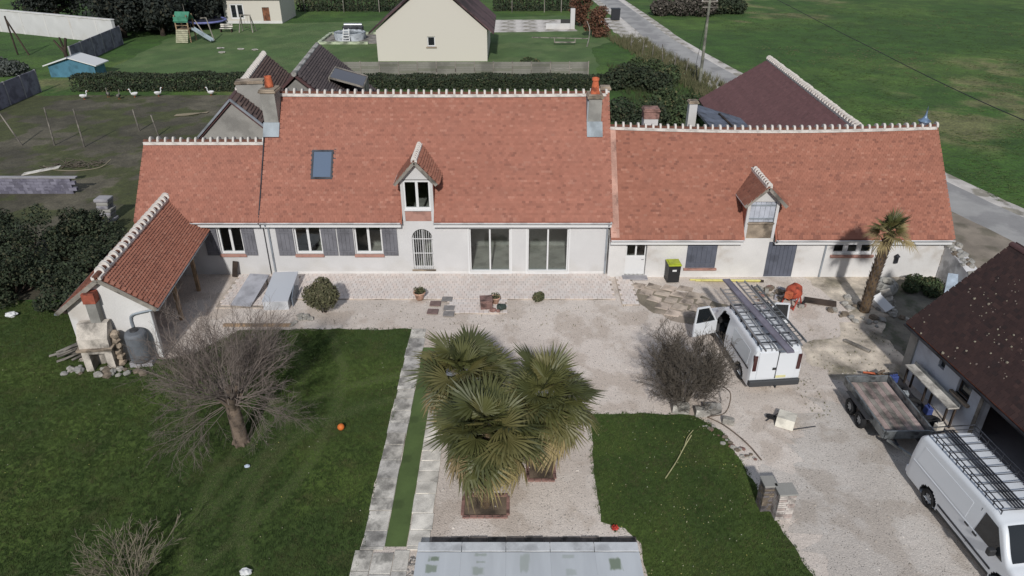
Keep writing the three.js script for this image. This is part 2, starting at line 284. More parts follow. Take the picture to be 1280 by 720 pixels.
// large flat stones by the courtyard corner
{
  const p = new THREE.Group(); p.name = numbered('flagstone_paving'); p.userData.kind = 'structure'; scene.add(p);
  const q = seeded(21); let k = 0;
  for (let i = 0; i < 5; i++) for (let j = 0; j < 4; j++) { const x = 5.95 + j * 0.72 + i * 0.28, z = 1.15 + i * 0.62 + j * 0.10; const pts = [[-0.3, -0.24], [0.28, -0.27], [0.33, 0.2], [-0.22, 0.27]].map(([a, b]) => [a + (q() - 0.5) * 0.12, b + (q() - 0.5) * 0.12]); const g = new THREE.ExtrudeGeometry(poly(pts), { depth: 0.012, bevelEnabled: true, bevelSize: 0.015, bevelThickness: 0.01, bevelSegments: 1 }).rotateX(-PI / 2).rotateY(-0.35).translate(x, 0.008, z); mesh('flagstone', g, M.flag[k++ % 2], p); }
}
// roads
function ribbon(pts, w, y) { const c = new THREE.CatmullRomCurve3(pts.map(p => V(p[0], 0, p[1]))), n = 80, P = [], I = []; for (let i = 0; i <= n; i++) { const p = c.getPoint(i / n), t = c.getTangent(i / n), j = (noiseAt(i * 0.7, 2, 4) - 0.5) * 0.12 * w / 4; P.push(p.x - t.z * (w / 2 + j), y, p.z + t.x * (w / 2 + j), p.x + t.z * (w / 2 - j), y, p.z - t.x * (w / 2 - j)); if (i < n) I.push(2 * i, 2 * i + 1, 2 * i + 2, 2 * i + 1, 2 * i + 3, 2 * i + 2); } const g = new THREE.BufferGeometry(); g.setAttribute('position', new THREE.Float32BufferAttribute(P, 3)); g.setIndex(I); g.computeVertexNormals(); return g; }
const roadPts = [[12.5, -145], [16.4, -105], [17.9, -80], [18.8, -63], [21.2, -42], [24, -26], [26.6, -11], [28.3, -4], [32, 14], [38, 40]];
struct('road_verge', ribbon(roadPts, 5.6, 0.005), M.verge);
struct('road', ribbon(roadPts, 3.3, 0.010), M.asphalt);
struct('lane_gravel', sheet([[12.2, -80], [17, -84], [17.5, -64], [17.2, -56], [14.6, -62]], 0.007, 0.3, 0.8), M.verge);
struct('track_gravel', sheet([[20.8, -2], [23.4, -7], [27, -10], [29, 0], [31, 12], [25, 12], [21.6, 4]], 0.0075, 0.25, 0.6), spec([138, 128, 116], 0.2, 3, 1, { n: 256, alt: [108, 102, 88], altAmt: 0.8 }));
// ================================================================ houses
// rows of small flat roof tiles as real pieces on a slope: O eave corner, U along the eave, S up the slope
function tileField(parent, O, U, S, len, slope, skip, pal, tw = 0.165, ex = 0.115, seed = 3, sag) {
  const N = U.clone().cross(S).normalize(); if (N.y < 0) N.negate();
  const q = seeded(seed), L = [], g = new THREE.BoxGeometry(tw * 0.96, 0.019, ex * 1.75).translate(0, 0, -ex * 0.875);
  const basis = new THREE.Matrix4().makeBasis(U, N, S.clone().negate()), Q = new THREE.Quaternion().setFromRotationMatrix(basis), tilt = new THREE.Quaternion().setFromAxisAngle(V(1, 0, 0), 0.085), Qt = Q.clone().multiply(tilt), e = new THREE.Euler(), jq = new THREE.Quaternion();
  let r = 0;
  for (let s = -0.02; s < slope - ex * 0.5; s += ex, r++) { const course = 0.945 + 0.11 * hash(r, seed, 77), lift = (hash(r, seed, 78) - 0.5) * 0.006; for (let u = (r % 2 ? tw / 2 : 0); u < len - tw * 0.3; u += tw) {
    const uc = u + tw / 2; if (skip && skip(uc, s + ex * 0.5)) continue;
    const p = O.clone().addScaledVector(U, uc).addScaledVector(S, s).addScaledVector(N, 0.036 + 0.005 * q() + lift);
    if (sag) p.y -= sag(uc) * s / slope;
    const t = q(), h = noiseAt(uc * 0.5, s * 0.5, seed), h2 = noiseAt(uc * 1.7, s * 1.7, seed + 1);
    let c = mixc(pal[0], pal[1], clamp(0.5 + (h - 0.5) * 0.5 + (q() - 0.5) * 0.7)); if (t > 0.93) c = mixc(c, pal[2], 0.7); else if (t < 0.06) c = mixc(c, pal[3], 0.6);
    c = mixc(c, pal[4], 0.2 * sstep(0.55, 0.85, h2));
    jq.setFromEuler(e.set((q() - 0.5) * 0.03, (q() - 0.5) * 0.025, (q() - 0.5) * 0.03));
    L.push({ p, q: Qt.clone().multiply(jq), c: mul(c, (0.92 + 0.16 * q()) * course) });
  } }
  return instanced('roof_tiles', g, M.tile, L, parent);
}
const TILE = [[0.308, 0.122, 0.084], [0.362, 0.152, 0.106], [0.235, 0.095, 0.068], [0.395, 0.19, 0.138], [0.315, 0.14, 0.102]];
const TILE2 = [[0.285, 0.111, 0.073], [0.345, 0.143, 0.096], [0.20, 0.08, 0.057], [0.38, 0.182, 0.128], [0.26, 0.112, 0.078]];
// ridge: half round tiles with white mortar saddles, from a to b
const ridgeGeo = {};
function ridge(parent, a, b, step = 0.36, r = 0.115, bed = true, sag) {
  const A = V(...a), D = V(...b).sub(A), L = D.length(), n = Math.round(L / step), st = L / n; D.normalize();
  const key = st.toFixed(3) + r; const q = new THREE.Quaternion().setFromUnitVectors(V(1, 0, 0), D);
  if (!ridgeGeo[key]) {
        const t = new THREE.CylinderGeometry(r, r * 0.94, st * 1.02, 10, 1, false, 0, PI).rotateZ(PI / 2);
    const c = new THREE.CylinderGeometry(r * 1.62, r * 1.62, st * 0.16, 10, 1, false, 0, PI).rotateZ(PI / 2).scale(1, 1.22, 1);
    const c2 = new THREE.CylinderGeometry(r * 1.4, r * 1.62, st * 0.1, 10, 1, false, 0, PI).rotateZ(PI / 2).scale(1, 1.22, 1).translate(st * 0.13, 0, 0);
    ridgeGeo[key] = [metreUV(prep(t)), metreUV(join([c, c2]))];
  }
  const [tg, cg] = ridgeGeo[key];
  for (let i = 0; i < n; i++) {
    const t = share('ridge_tile', tg, M.ridge, parent); t.position.copy(A).addScaledVector(D, (i + 0.5) * st); t.quaternion.copy(q); t.position.y += 0.045 - (sag ? sag(t.position.x) : 0);
    const c = share('mortar_crest', cg, M.mortar, parent); c.position.copy(A).addScaledVector(D, (i + 0.95) * st); c.quaternion.copy(q); c.position.y += 0.045 + (hash(i, 3, 5) - 0.5) * 0.025 - (sag ? sag(c.position.x) : 0); const k = 0.92 + 0.16 * hash(i, 7, 9); c.scale.set(k, 0.9 + 0.22 * hash(i, 11, 2), k); c.rotateY((hash(i, 5, 5) - 0.5) * 0.16); c.rotateX((hash(i, 6, 5) - 0.5) * 0.12);
  }
  if (bed) { const side = V(0, 1, 0).cross(D).normalize(); const g = []; for (const s of [-1, 1]) { const o = side.clone().multiplyScalar(s * r * 1.05); const ns = sag ? 16 : 1; for (let k = 0; k < ns; k++) { const P = (f) => { const x = A.x + o.x + D.x * L * f; return [x, A.y + o.y + D.y * L * f - 0.005 - (sag ? sag(x) : 0), A.z + o.z + D.z * L * f]; }; g.push(beam(P(k / ns), P((k + 1) / ns), 0.11, 0.13)); } } mesh('ridge_mortar', g, M.mortar, parent); }
}
// glazed window set in an opening of the front wall at depth z; casements side by side
function windowUnit(parent, x0, x1, y0, y1, z, n, o = {}) {
  const f = o.f ?? 0.07, d = 0.06, g = [BB(x0, x1, y0, y0 + f * 1.3, z - d, z), BB(x0, x1, y1 - f, y1, z - d, z), BB(x0, x0 + f, y0, y1, z - d + 0.002, z - 0.002), BB(x1 - f, x1, y0, y1, z - d + 0.002, z - 0.002)];
  for (let i = 1; i < n; i++) { const x = lerp(x0, x1, i / n); g.push(BB(x - f * (o.mid ?? 0.8), x + f * (o.mid ?? 0.8), y0 + f * 1.3, y1 - f, z - d + 0.002, z + 0.006)); }
  const w = mesh(o.name || 'window', g, o.frame || M.pvc, parent);
  for (let i = 0; i < n; i++) { const a = lerp(x0, x1, i / n) + (i ? f * (o.mid ?? 0.8) : f), b = lerp(x0, x1, (i + 1) / n) - (i < n - 1 ? f * (o.mid ?? 0.8) : f); mesh('pane', BB(a, b, y0 + f * 1.3, y1 - f, z - d / 2 - 0.004, z - d / 2), o.glass || M.glass, w); }
  return w;
}
function shutter(parent, x0, x1, y0, y1, z, boards = 4, m = M.shutter) {
  const w = (x1 - x0) / boards, s = mesh('shutter', BB(x0 + 0.015, x1 - 0.015, y0 + 0.015, y1 - 0.015, z, z + 0.02), m, parent);
  for (const y of [y0 + 0.18, y1 - 0.27]) mesh('batten', BB(x0 + 0.03, x1 - 0.03, y, y + 0.09, z + 0.05, z + 0.068), m, s);
  for (let i = 0; i < boards; i++) mesh('board', RB(x0 + i * w, x0 + (i + 1) * w - 0.006, y0, y1, z + 0.02, z + 0.05, 0.006, 1), m, s);
  return s;
}
function longHouse(name, label, o) {
  const h = thing(name, label, 'house');
  const { x0, x1, zf, zb, top, ez, ey, rz, ry } = o, T = 0.4, bz = 2 * rz - ez;
  const s = poly([[x0, 0], [x1, 0], [x1, top], [x0, top]]);
  for (const k of o.holes) { const p = new THREE.Path(); if (k.arch) { const r = (k.x1 - k.x0) / 2; p.moveTo(k.x0, k.y0); p.lineTo(k.x1, k.y0); p.lineTo(k.x1, k.y1 - r); p.absarc((k.x0 + k.x1) / 2, k.y1 - r, r, 0, PI, false); p.lineTo(k.x0, k.y0); } else { p.moveTo(k.x0, k.y0); p.lineTo(k.x1, k.y0); p.lineTo(k.x1, k.y1); p.lineTo(k.x0, k.y1); p.lineTo(k.x0, k.y0); } s.holes.push(p); }
  const slopeY = (z) => ey + (ez - z) * (ry - ey) / (ez - rz) - 0.22;
  const gab = (xa, xb) => prismX([[zf - T, 0], [zf - T, Math.min(slopeY(zf - T), 99)], [rz, ry - 0.22], [zb + T, slopeY(2 * rz - zb - T)], [zb + T, 0]], xa, xb);
  mesh('wall', new THREE.ExtrudeGeometry(s, { depth: T, bevelEnabled: false, curveSegments: 10 }).translate(0, 0, zf - T), o.wall || M.wall, h);
  mesh('wall', [BB(x0, x1, 0, slopeY(2 * rz - zb), zb, zb + T)], o.wall || M.wall, h);
  mesh('wall', [gab(x0, x0 + 0.38)], o.wall || M.wall, h); mesh('wall', [gab(x1 - 0.38, x1)], o.wall || M.wall, h);
  mesh('floor', BB(x0 + 0.38, x1 - 0.38, 0.02, 0.06, zb + T, zf - T), M.floorIn, h);
  mesh('ceiling', BB(x0 + 0.38, x1 - 0.38, top - 0.08, top, zb + T, zf - T), M.inside, h);
  mesh('partition', BB(x0 + 0.38, x1 - 0.38, 0.06, top - 0.08, zf - 3.3, zf - 3.2), M.inside, h);
  const va = x0 + (o.va ?? -0.12), vb = x1 + (o.vb ?? 0.12);
  const sagAt = (x) => (o.sag || 0) * Math.sin(PI * clamp((x - x0) / (x1 - x0))), th = 0.13, slab = (a, b, z0) => { const n = Math.max(1, Math.round((b - a) / 1.1)), out = []; for (let i = 0; i < n; i++) { const xa = lerp(a, b, i / n), xb = lerp(a, b, (i + 1) / n), k = (ez - z0) / (ez - rz), sg = Math.max(sagAt(xa), sagAt(xb)), y0 = ey + k * (ry - ey) - sg * k; out.push(prismX([[z0, y0], [rz, ry - sg], [rz, ry - sg - th * 1.5], [z0, y0 - th]], xa, xb)); } return out; },
    roof = mesh('roof', [...(o.gap ? [slab(va, o.gap[0], ez), slab(o.gap[0], o.gap[1], o.gap[2]), slab(o.gap[1], vb, ez)] : [slab(va, vb, ez)]), prismX([[bz, ey], [bz, ey - th], [rz, ry - th * 1.5], [rz, ry]], va, vb)], M.tileUnder, h);
  const S = V(0, ry - ey, rz - ez), sl = S.length(); S.normalize();
  tileField(roof, V(va, ey, ez), V(1, 0, 0), S, vb - va, sl, o.skip, o.pal || TILE, 0.165, 0.115, o.seed, (u) => sagAt(va + u));
  if (o.ridgeA) ridge(h, [o.ridgeA, ry + 0.03, rz], [o.ridgeB, ry + 0.03, rz], 0.36, 0.115, true, sagAt);
  // gutter along the eave with the gaps it has
  for (const [ga, gb] of o.gutters) {
    const gt = mesh('gutter', [new THREE.CylinderGeometry(0.09, 0.09, gb - ga, 12, 1, true, PI, PI).rotateZ(PI / 2).translate((ga + gb) / 2, ey - 0.015, ez + 0.075), BB(ga, gb, ey - 0.04, ey - 0.005, ez + 0.157, ez + 0.18), BB(ga, ga + 0.01, ey - 0.10, ey - 0.03, ez - 0.01, ez + 0.14), BB(gb - 0.01, gb, ey - 0.10, ey - 0.03, ez - 0.01, ez + 0.14)], M.zincPale, h);
    mesh('fascia', [BB(ga, gb, ey - 0.3, ey - 0.13, ez - 0.07, ez - 0.012), BB(ga, gb, ey - 0.3, ey - 0.265, zf + 0.004, ez - 0.07)], M.pvc, h);
  }
  return h;
}
// wall dormer: front at zf, centred on cx, with its own little roof running back into the slope
function dormer(h, o) {
  const { cx, hw, y0, ys, ya, zf, zr, ov } = o;       // ys eaves of dormer, ya apex height, zr where its ridge meets the big roof
  const d = mesh('dormer', [prismZ([[cx - hw, y0], [cx - hw + 0.13, y0], [cx - hw + 0.13, ys], [cx - hw, ys]], zf - 0.12, zf), prismZ([[cx + hw - 0.13, y0], [cx + hw, y0], [cx + hw, ys], [cx + hw - 0.13, ys]], zf - 0.12, zf), prismZ([[cx - hw, ys], [cx + hw, ys], [cx, ya - 0.12]], zf - 0.11, zf - 0.01), BB(cx - hw + 0.13, cx + hw - 0.13, ys - 0.1, ys, zf - 0.11, zf - 0.005)], o.front || M.wallOld, h);
  const wy1 = ys - 0.1, wy0 = o.wy0;
  mesh('sill_panel', BB(cx - hw + 0.13, cx + hw - 0.13, y0, wy0 - 0.07, zf - 0.12, zf - 0.03), o.panel || M.sill, d);
  mesh('sill', RB(cx - hw + 0.1, cx + hw - 0.1, wy0 - 0.07, wy0, zf - 0.12, zf + 0.05, 0.012, 1), o.sillM || M.pvc, d);
  for (const s of [-1, 1]) { const zs = o.zc; mesh('cheek', prismX([[zf - 0.12, y0], [zf - 0.12, ys], [zs, ys]], cx + s * (hw - 0.05) - 0.05, cx + s * (hw - 0.05) + 0.05), o.cheek || M.tileUnder, d); }
  // roof
  const run = hw + ov, drop = (ya - ys) * run / hw, th = 0.07, zo = zf + 0.28, zend = zr - 0.3;
  const half = (s) => prismZ(s > 0 ? [[cx, ya], [cx, ya - th * 1.4], [cx + run, ya - drop - th], [cx + run, ya - drop]] : [[cx, ya], [cx - run, ya - drop], [cx - run, ya - drop - th], [cx, ya - th * 1.4]], zend, zo - 0.01);
  const rf = mesh('dormer_roof', [half(1), half(-1)], M.tileUnder, h);
  for (const s of [-1, 1]) {
    const S = V(-s * run, drop, 0), sl = S.length(); S.normalize();
    const backAt = (u) => o.roofZ(ya - drop + drop * u);        // where this height meets the big roof
    tileField(rf, V(cx + s * run, ya - drop, zend), V(0, 0, 1), S, zo - zend, sl, (u, t) => zend + u < backAt(t / sl) - 0.02, TILE2.map(c => mul(c, 0.82)), 0.17, 0.128, 40 + Math.round(cx));
    mesh('bargeboard', beam([cx + s * 0.0, ya - 0.045, zo + 0.012], [cx + s * (run + 0.02), ya - drop - 0.045, zo + 0.012], 0.03, 0.15), o.barge || M.greyWood, rf);
    const lo = mesh('dormer_verge', beam([cx + s * (run + 0.03), ya - drop + 0.0, zo], [cx + s * (run + 0.03), ya - drop + 0.0, o.roofZ(ya - drop)], 0.04, 0.05), M.zincPale, rf);
  }
  ridge(rf, [cx, ya + 0.03, o.roofZ(ya + 0.1)], [cx, ya + 0.03, zo], 0.26, 0.075);
  return d;
}
// ---- long main house
const MH = { x0: -11.65, x1: 4.55, zf: 0, zb: -7.4, top: 2.82, ez: 0.35, ey: 2.95, rz: -3.7, ry: 7.8 };
const roofZof = (o) => (y) => o.ez - (y - o.ey) * (o.ez - o.rz) / (o.ry - o.ey);
const mainHouse = longHouse('long_house', 'long white rendered house with orange tiled roof, two chimneys and glazed sliding doors', {
  ...MH, sag: 0.05, gap: [-5.1, -3.62, -1.2], seed: 101, va: -0.02, vb: 0.02, ridgeA: -11.1, ridgeB: 4.5,
  holes: [{ x0: -10.3, x1: -9.03, y0: 1.12, y1: 2.52 }, { x0: -7.46, x1: -6.16, y0: 1.12, y1: 2.52 }, { x0: -4.74, x1: -3.76, y0: 0.3, y1: 2.42, arch: true }, { x0: -2.03, x1: -0.07, y0: 0.12, y1: 2.45 }, { x0: 0.73, x1: 2.69, y0: 0.12, y1: 2.45 }],
  gutters: [[-11.65, -5.16], [-3.64, 4.62]],
  skip: (u, s) => { const x = u - 11.67, y = 2.95 + s * 0.7676; return (x > -5.16 && x < -3.56 && s < 2.9 - Math.abs(x + 4.36) * 0.3) || (x > -9.4 && x < -8.4 && y > 4.5 && y < 5.62) || (x < -10.98 && y > 6.05) || (x > 3.55 && x < 4.27 && y > 6.1); },
});
windowUnit(mainHouse, -10.3, -9.03, 1.12, 2.52, -0.12, 2); windowUnit(mainHouse, -7.46, -6.16, 1.12, 2.52, -0.12, 2);
windowUnit(mainHouse, -2.03, -0.07, 0.12, 2.45, -0.1, 2, { name: 'sliding_door', mid: 0.55 }); windowUnit(mainHouse, 0.73, 2.69, 0.12, 2.45, -0.1, 2, { name: 'sliding_door', mid: 0.55 });
for (const [a, b] of [[-2.03, -0.07], [0.73, 2.69]]) mesh('door_surround', [BB(a - 0.07, a, 0.08, 2.45, -0.05, 0.015), BB(b, b + 0.07, 0.08, 2.45, -0.05, 0.015), BB(a - 0.07, b + 0.07, 2.45, 2.5, -0.05, 0.03), BB(a - 0.07, b + 0.07, 0.06, 0.118, -0.08, 0.05)], M.pvc, mainHouse);
for (const [a, b] of [[-11.12, -10.34], [-9.0, -8.3], [-8.24, -7.5], [-6.13, -5.42]]) shutter(mainHouse, a, b, 1.06, 2.5, 0.015);
for (const [a, b] of [[-10.36, -8.98], [-7.52, -6.1]]) { mesh('sill', RB(a, b, 0.98, 1.115, -0.1, 0.09, 0.015, 1), M.sill, mainHouse); mesh('lintel', RB(a - 0.42, b + 0.22, 2.53, 2.66, -0.05, 0.045, 0.015, 1), M.stone, mainHouse); }
{ // arched opening with iron grille
  const bars = [], cx = -4.25, r = 0.47;
  for (let i = 0; i < 9; i++) { const x = cx - 0.42 + i * 0.105, yt = 1.94 + Math.sqrt(Math.max(0.01, r * r - (x - cx) ** 2)); bars.push(rod([x, 0.32, 0.0], [x, yt - 0.02, 0.0], 0.013, 0.013, 6)); }
  for (const y of [0.45, 1.15, 1.9]) bars.push(BB(-4.73, -3.77, y, y + 0.035, -0.008, 0.008));
  mesh('window_grille', bars, M.pvc, mainHouse);
  const w = mesh('window', [BB(-4.74, -4.68, 0.3, 1.95, -0.22, -0.16), BB(-3.82, -3.76, 0.3, 1.95, -0.22, -0.16), BB(-4.28, -4.22, 0.3, 2.4, -0.22, -0.16), BB(-4.68, -3.82, 0.3, 0.36, -0.22, -0.16)], M.pvc, mainHouse);
  mesh('pane', BB(-4.735, -3.765, 0.302, 2.41, -0.195, -0.19), M.glass, w);
  mesh('sill', RB(-4.82, -3.68, 0.22, 0.298, -0.1, 0.06, 0.015, 1), M.stone, mainHouse);
}
mesh('plinth', BB(-11.6, 4.5, 0.05, 0.19, 0.0, 0.014), M.wallOld, mainHouse);
mesh('downpipe', tube([[-11.45, 2.9, 0.42], [-11.45, 2.75, 0.38], [-11.45, 2.6, 0.07], [-11.45, 2.3, 0.06], [-11.45, 0.1, 0.06]], 0.042, 30, 8), M.zinc, mainHouse);
mesh('downpipe', tube([[4.5, 2.9, 0.42], [4.5, 2.75, 0.38], [4.48, 2.6, 0.07], [4.48, 2.3, 0.06], [4.48, 0.1, 0.06]], 0.042, 30, 8), M.zinc, mainHouse);
dormer(mainHouse, { cx: -4.36, hw: 0.74, y0: 2.82, ys: 4.98, ya: 5.82, zf: 0.02, zr: -1.9, zc: -1.3, ov: 0.2, wy0: 3.42, roofZ: roofZof(MH), front: M.wall });
windowUnit(mainHouse, -4.97, -3.75, 3.42, 4.82, -0.02, 2, { f: 0.075 });

{ // roof window lying in the slope
  const g = new THREE.Group(), a = Math.atan2(4.85, 4.05), w = mesh('roof_window', [BB(-0.5, 0.5, -0.02, 0.09, -0.72, -0.64), BB(-0.5, 0.5, -0.02, 0.09, 0.62, 0.72), BB(-0.5, -0.42, -0.02, 0.088, -0.64, 0.62), BB(0.42, 0.5, -0.02, 0.088, -0.64, 0.62)], M.steelDark, mainHouse);
  w.position.set(-8.9, 5.07, -1.42); w.rotation.x = a;
  mesh('pane', BB(-0.42, 0.42, 0.05, 0.056, -0.64, 0.62), phys([0.12, 0.16, 0.23], 0.08, { clearcoat: 1 }), w); mesh('flashing', [BB(-0.62, -0.5, 0.0, 0.045, -0.78, 0.84), BB(0.5, 0.62, 0.0, 0.045, -0.78, 0.84), BB(-0.5, 0.5, 0.0, 0.045, 0.72, 0.84)], M.steelDark, w);
}
function chimney(h, x0, x1, z0, z1, yb, yt, o = {}) {
  const c = mesh('chimney', [BB(x0, x1, yb, yt - 0.16, z0, z1)], o.m || M.wallGrey, h);
  mesh('chimney_cap', [RB(x0 - 0.07, x1 + 0.07, yt - 0.16, yt - 0.07, z0 - 0.07, z1 + 0.07, 0.015, 1), RB(x0 - 0.03, x1 + 0.03, yt - 0.07, yt, z0 - 0.03, z1 + 0.03, 0.015, 1)], o.cap || M.stone, c);
  return c;
}
{
  const c = chimney(mainHouse, -11.72, -11.05, -3.5, -2.65, 5.6, 8.28, { cap: M.stone });
  mesh('chimney_pot', lathe([[0.2, 0], [0.2, 0.1], [0.15, 0.45], [0.17, 0.5], [0.12, 0.5], [0.1, 0.2]], -11.4, 8.28, -3.2), M.terra, c);
  mesh('flashing', [prismX([[-2.3, 6.2], [-2.64, 6.6], [-2.64, 6.75], [-2.61, 6.75], [-2.2, 6.18]], -11.76, -11.0)], M.lead, c);
  const d = chimney(mainHouse, 3.6, 4.22, -3.6, -2.7, 5.7, 8.0, { m: M.wallGrey });
  mesh('chimney_pot', [new THREE.CylinderGeometry(0.15, 0.29, 0.62, 4, 1, true).rotateY(PI / 4).translate(3.91, 8.31, -3.15), lathe([[0.17, 0], [0.17, 0.12], [0.13, 0.12], [0.13, 0]], 3.91, 8.6, -3.15, 12)], M.terra, d);
  mesh('flashing', [prismX([[-2.3, 6.2], [-2.69, 6.64], [-2.69, 6.78], [-2.66, 6.78], [-2.2, 6.18]], 3.54, 4.28), BB(3.54, 3.597, 6.35, 7.7, -3.6, -2.72)], M.lead, d);
  const e = chimney(mainHouse, 4.28, 4.7, -4.3, -3.95, 6.9, 8.12, { m: M.wallOld });
}
// ---- lower house on the left
const LH = { x0: -17.36, x1: -11.72, zf: -0.02, zb: -4.6, top: 2.8, ez: 0.35, ey: 2.95, rz: -2.3, ry: 5.85 };
const leftHouse = longHouse('low_house', 'lower white house with grey shutters adjoining the tiled wing', {
  ...LH, seed: 131, vb: 0.05, ridgeA: -17.45, ridgeB: -11.75, holes: [{ x0: -13.9, x1: -12.78, y0: 1.12, y1: 2.5 }], gutters: [[-14.9, -11.72]],
});
windowUnit(leftHouse, -13.9, -12.78, 1.12, 2.5, -0.13, 2); shutter(leftHouse, -14.55, -13.93, 1.06, 2.5, -0.005); shutter(leftHouse, -12.75, -12.15, 1.06, 2.5, -0.005);
mesh('sill', RB(-13.97, -12.7, 0.98, 1.115, -0.12, 0.07, 0.015, 1), M.sill, leftHouse); mesh('lintel', RB(-14.1, -12.6, 2.51, 2.62, -0.06, 0.025, 0.012, 1), M.stone, leftHouse);
mesh('roof_pipe', tube([[-11.72, 3.05, 0.3], [-11.72, 4.4, -0.85], [-11.72, 5.9, -2.05], [-11.74, 6.5, -2.5]], 0.035, 20, 6), M.steelDark, leftHouse);
// ---- lower long house on the right
const RH = { x0: 4.6, x1: 20.45, zf: 0.25, zb: -6.85, top: 2.06, ez: 0.55, ey: 2.16, rz: -3.3, ry: 6.3 };
const rightHouse = longHouse('farm_house', 'low white farm building with grey plank door and single dormer in its orange roof', {
  ...RH, sag: 0.17, gap: [10.83, 12.27, -0.9], seed: 151, va: 0.0, vb: 0.1, pal: TILE2, wall: M.wallOld, ridgeA: 4.65, ridgeB: 20.5,
  holes: [{ x0: 5.4, x1: 6.4, y0: 0.1, y1: 1.93 }, { x0: 8.3, x1: 9.72, y0: 0.5, y1: 1.86 }, { x0: 12.12, x1: 13.47, y0: 0.02, y1: 1.88 }, { x0: 15.2, x1: 17.1, y0: 1.2, y1: 1.78 }],
  gutters: [[4.62, 10.78], [12.3, 20.55]],
  skip: (u, s) => { const x = u + 4.6; return x > 10.78 && x < 12.36 && s < 2.5 - Math.abs(x - 11.55) * 0.3; },
});
{
  const h = rightHouse;
  windowUnit(h, 5.43, 6.37, 1.02, 1.9, 0.1, 2, { f: 0.05 });
  const d = mesh('door', RB(5.42, 6.38, 0.1, 1.02, 0.05, 0.12, 0.01, 1), M.pvc, h); mesh('handle', [rod([6.28, 0.9, 0.13], [6.28, 0.9, 0.17], 0.012), RB(6.18, 6.29, 0.89, 0.91, 0.165, 0.18, 0.006, 1)], M.steelDark, d);
  mesh('door_step', RB(5.3, 6.5, 0.01, 0.1, 0.1, 0.62, 0.02, 1), M.concrete, h);
  shutter(h, 8.3, 9.72, 0.5, 1.86, 0.2, 6, M.slatePaint); mesh('sill', RB(8.22, 9.8, 0.4, 0.498, 0.1, 0.36, 0.015, 1), M.sill, h);
  const dr = mesh('door', [BB(12.12, 13.47, 0.3, 0.42, 0.16, 0.185), BB(12.12, 13.47, 1.4, 1.52, 0.16, 0.185)], M.slatePaint, h); for (let i = 0; i < 7; i++) mesh('board', RB(12.13 + i * 0.192, 12.13 + (i + 1) * 0.192 - 0.008, 0.03, 1.87, 0.185, 0.225, 0.006, 1), M.slatePaint, dr);
  windowUnit(h, 15.2, 17.1, 1.2, 1.78, 0.12, 3, { f: 0.09, mid: 1.3 }); mesh('sill', [RB(15.12, 17.18, 1.1, 1.198, 0.1, 0.34, 0.015, 1)], M.sill, h);
  for (let i = 0; i < 9; i++) mesh('brick', RB(15.14 + i * 0.225, 15.14 + i * 0.225 + 0.21, 1.035, 1.095, 0.2, 0.28, 0.006, 1), M.sill, h);
  mesh('downpipe', tube([[12.36, 2.12, 0.62], [12.36, 1.95, 0.5], [12.34, 1.8, 0.3]], 0.05, 14, 8), M.black, h);
  mesh('downpipe', tube([[14.82, 2.0, 0.3], [14.82, 1.5, 0.3], [14.8, 0.05, 0.31]], 0.04, 14, 8), M.zinc, h);
  const zz = roofZof(RH);
  const S = V(0, RH.ry - RH.ey, RH.rz - RH.ez).normalize();
  mesh('roof_flashing', beam([4.8, 2.22, 0.55], [4.8, 6.33, -3.25], 0.4, 0.05), spec([176, 138, 124], 0.14, 0.9, 0.95), h);
  dormer(h, { cx: 11.55, hw: 0.72, y0: 2.06, ys: 4.0, ya: 4.7, zf: 0.27, zr: -1.7, zc: -1.0, ov: 0.22, wy0: 2.86, roofZ: zz, front: M.wall, panel: M.stone, sillM: M.stone, cheek: M.tileUnder, barge: M.greyWood });
  const hat = mesh('hatch', [BB(10.98, 12.12, 3.0, 3.08, 0.2, 0.22), BB(10.98, 12.12, 3.66, 3.74, 0.2, 0.22)], M.zinc, h); for (let i = 0; i < 5; i++) mesh('board', RB(10.97 + i * 0.232, 10.97 + (i + 1) * 0.232 - 0.008, 2.87, 3.86, 0.16, 0.2, 0.006, 1), spec([176, 180, 190], 0.06, 0.8, 0.7), hat);
  const fin = mesh('finial', [lathe([[0.09, 0], [0.11, 0.12], [0.26, 0.28], [0.3, 0.33], [0.14, 0.42], [0.09, 0.5], [0.05, 0.62], [0.012, 1.0], [0.0, 1.0]], 19.9, 6.32, -3.32, 14)], spec([112, 132, 156], 0.15, 0.5, 0.4, { metalness: 0.3 }), h);
  const c = chimney(h, 6.55, 7.25, -4.9, -4.3, 4.2, 6.95, { m: M.wall, cap: M.brick }); mesh('chimney_head', BB(6.52, 7.28, 6.45, 6.79, -4.93, -4.27), M.brick, c);
}
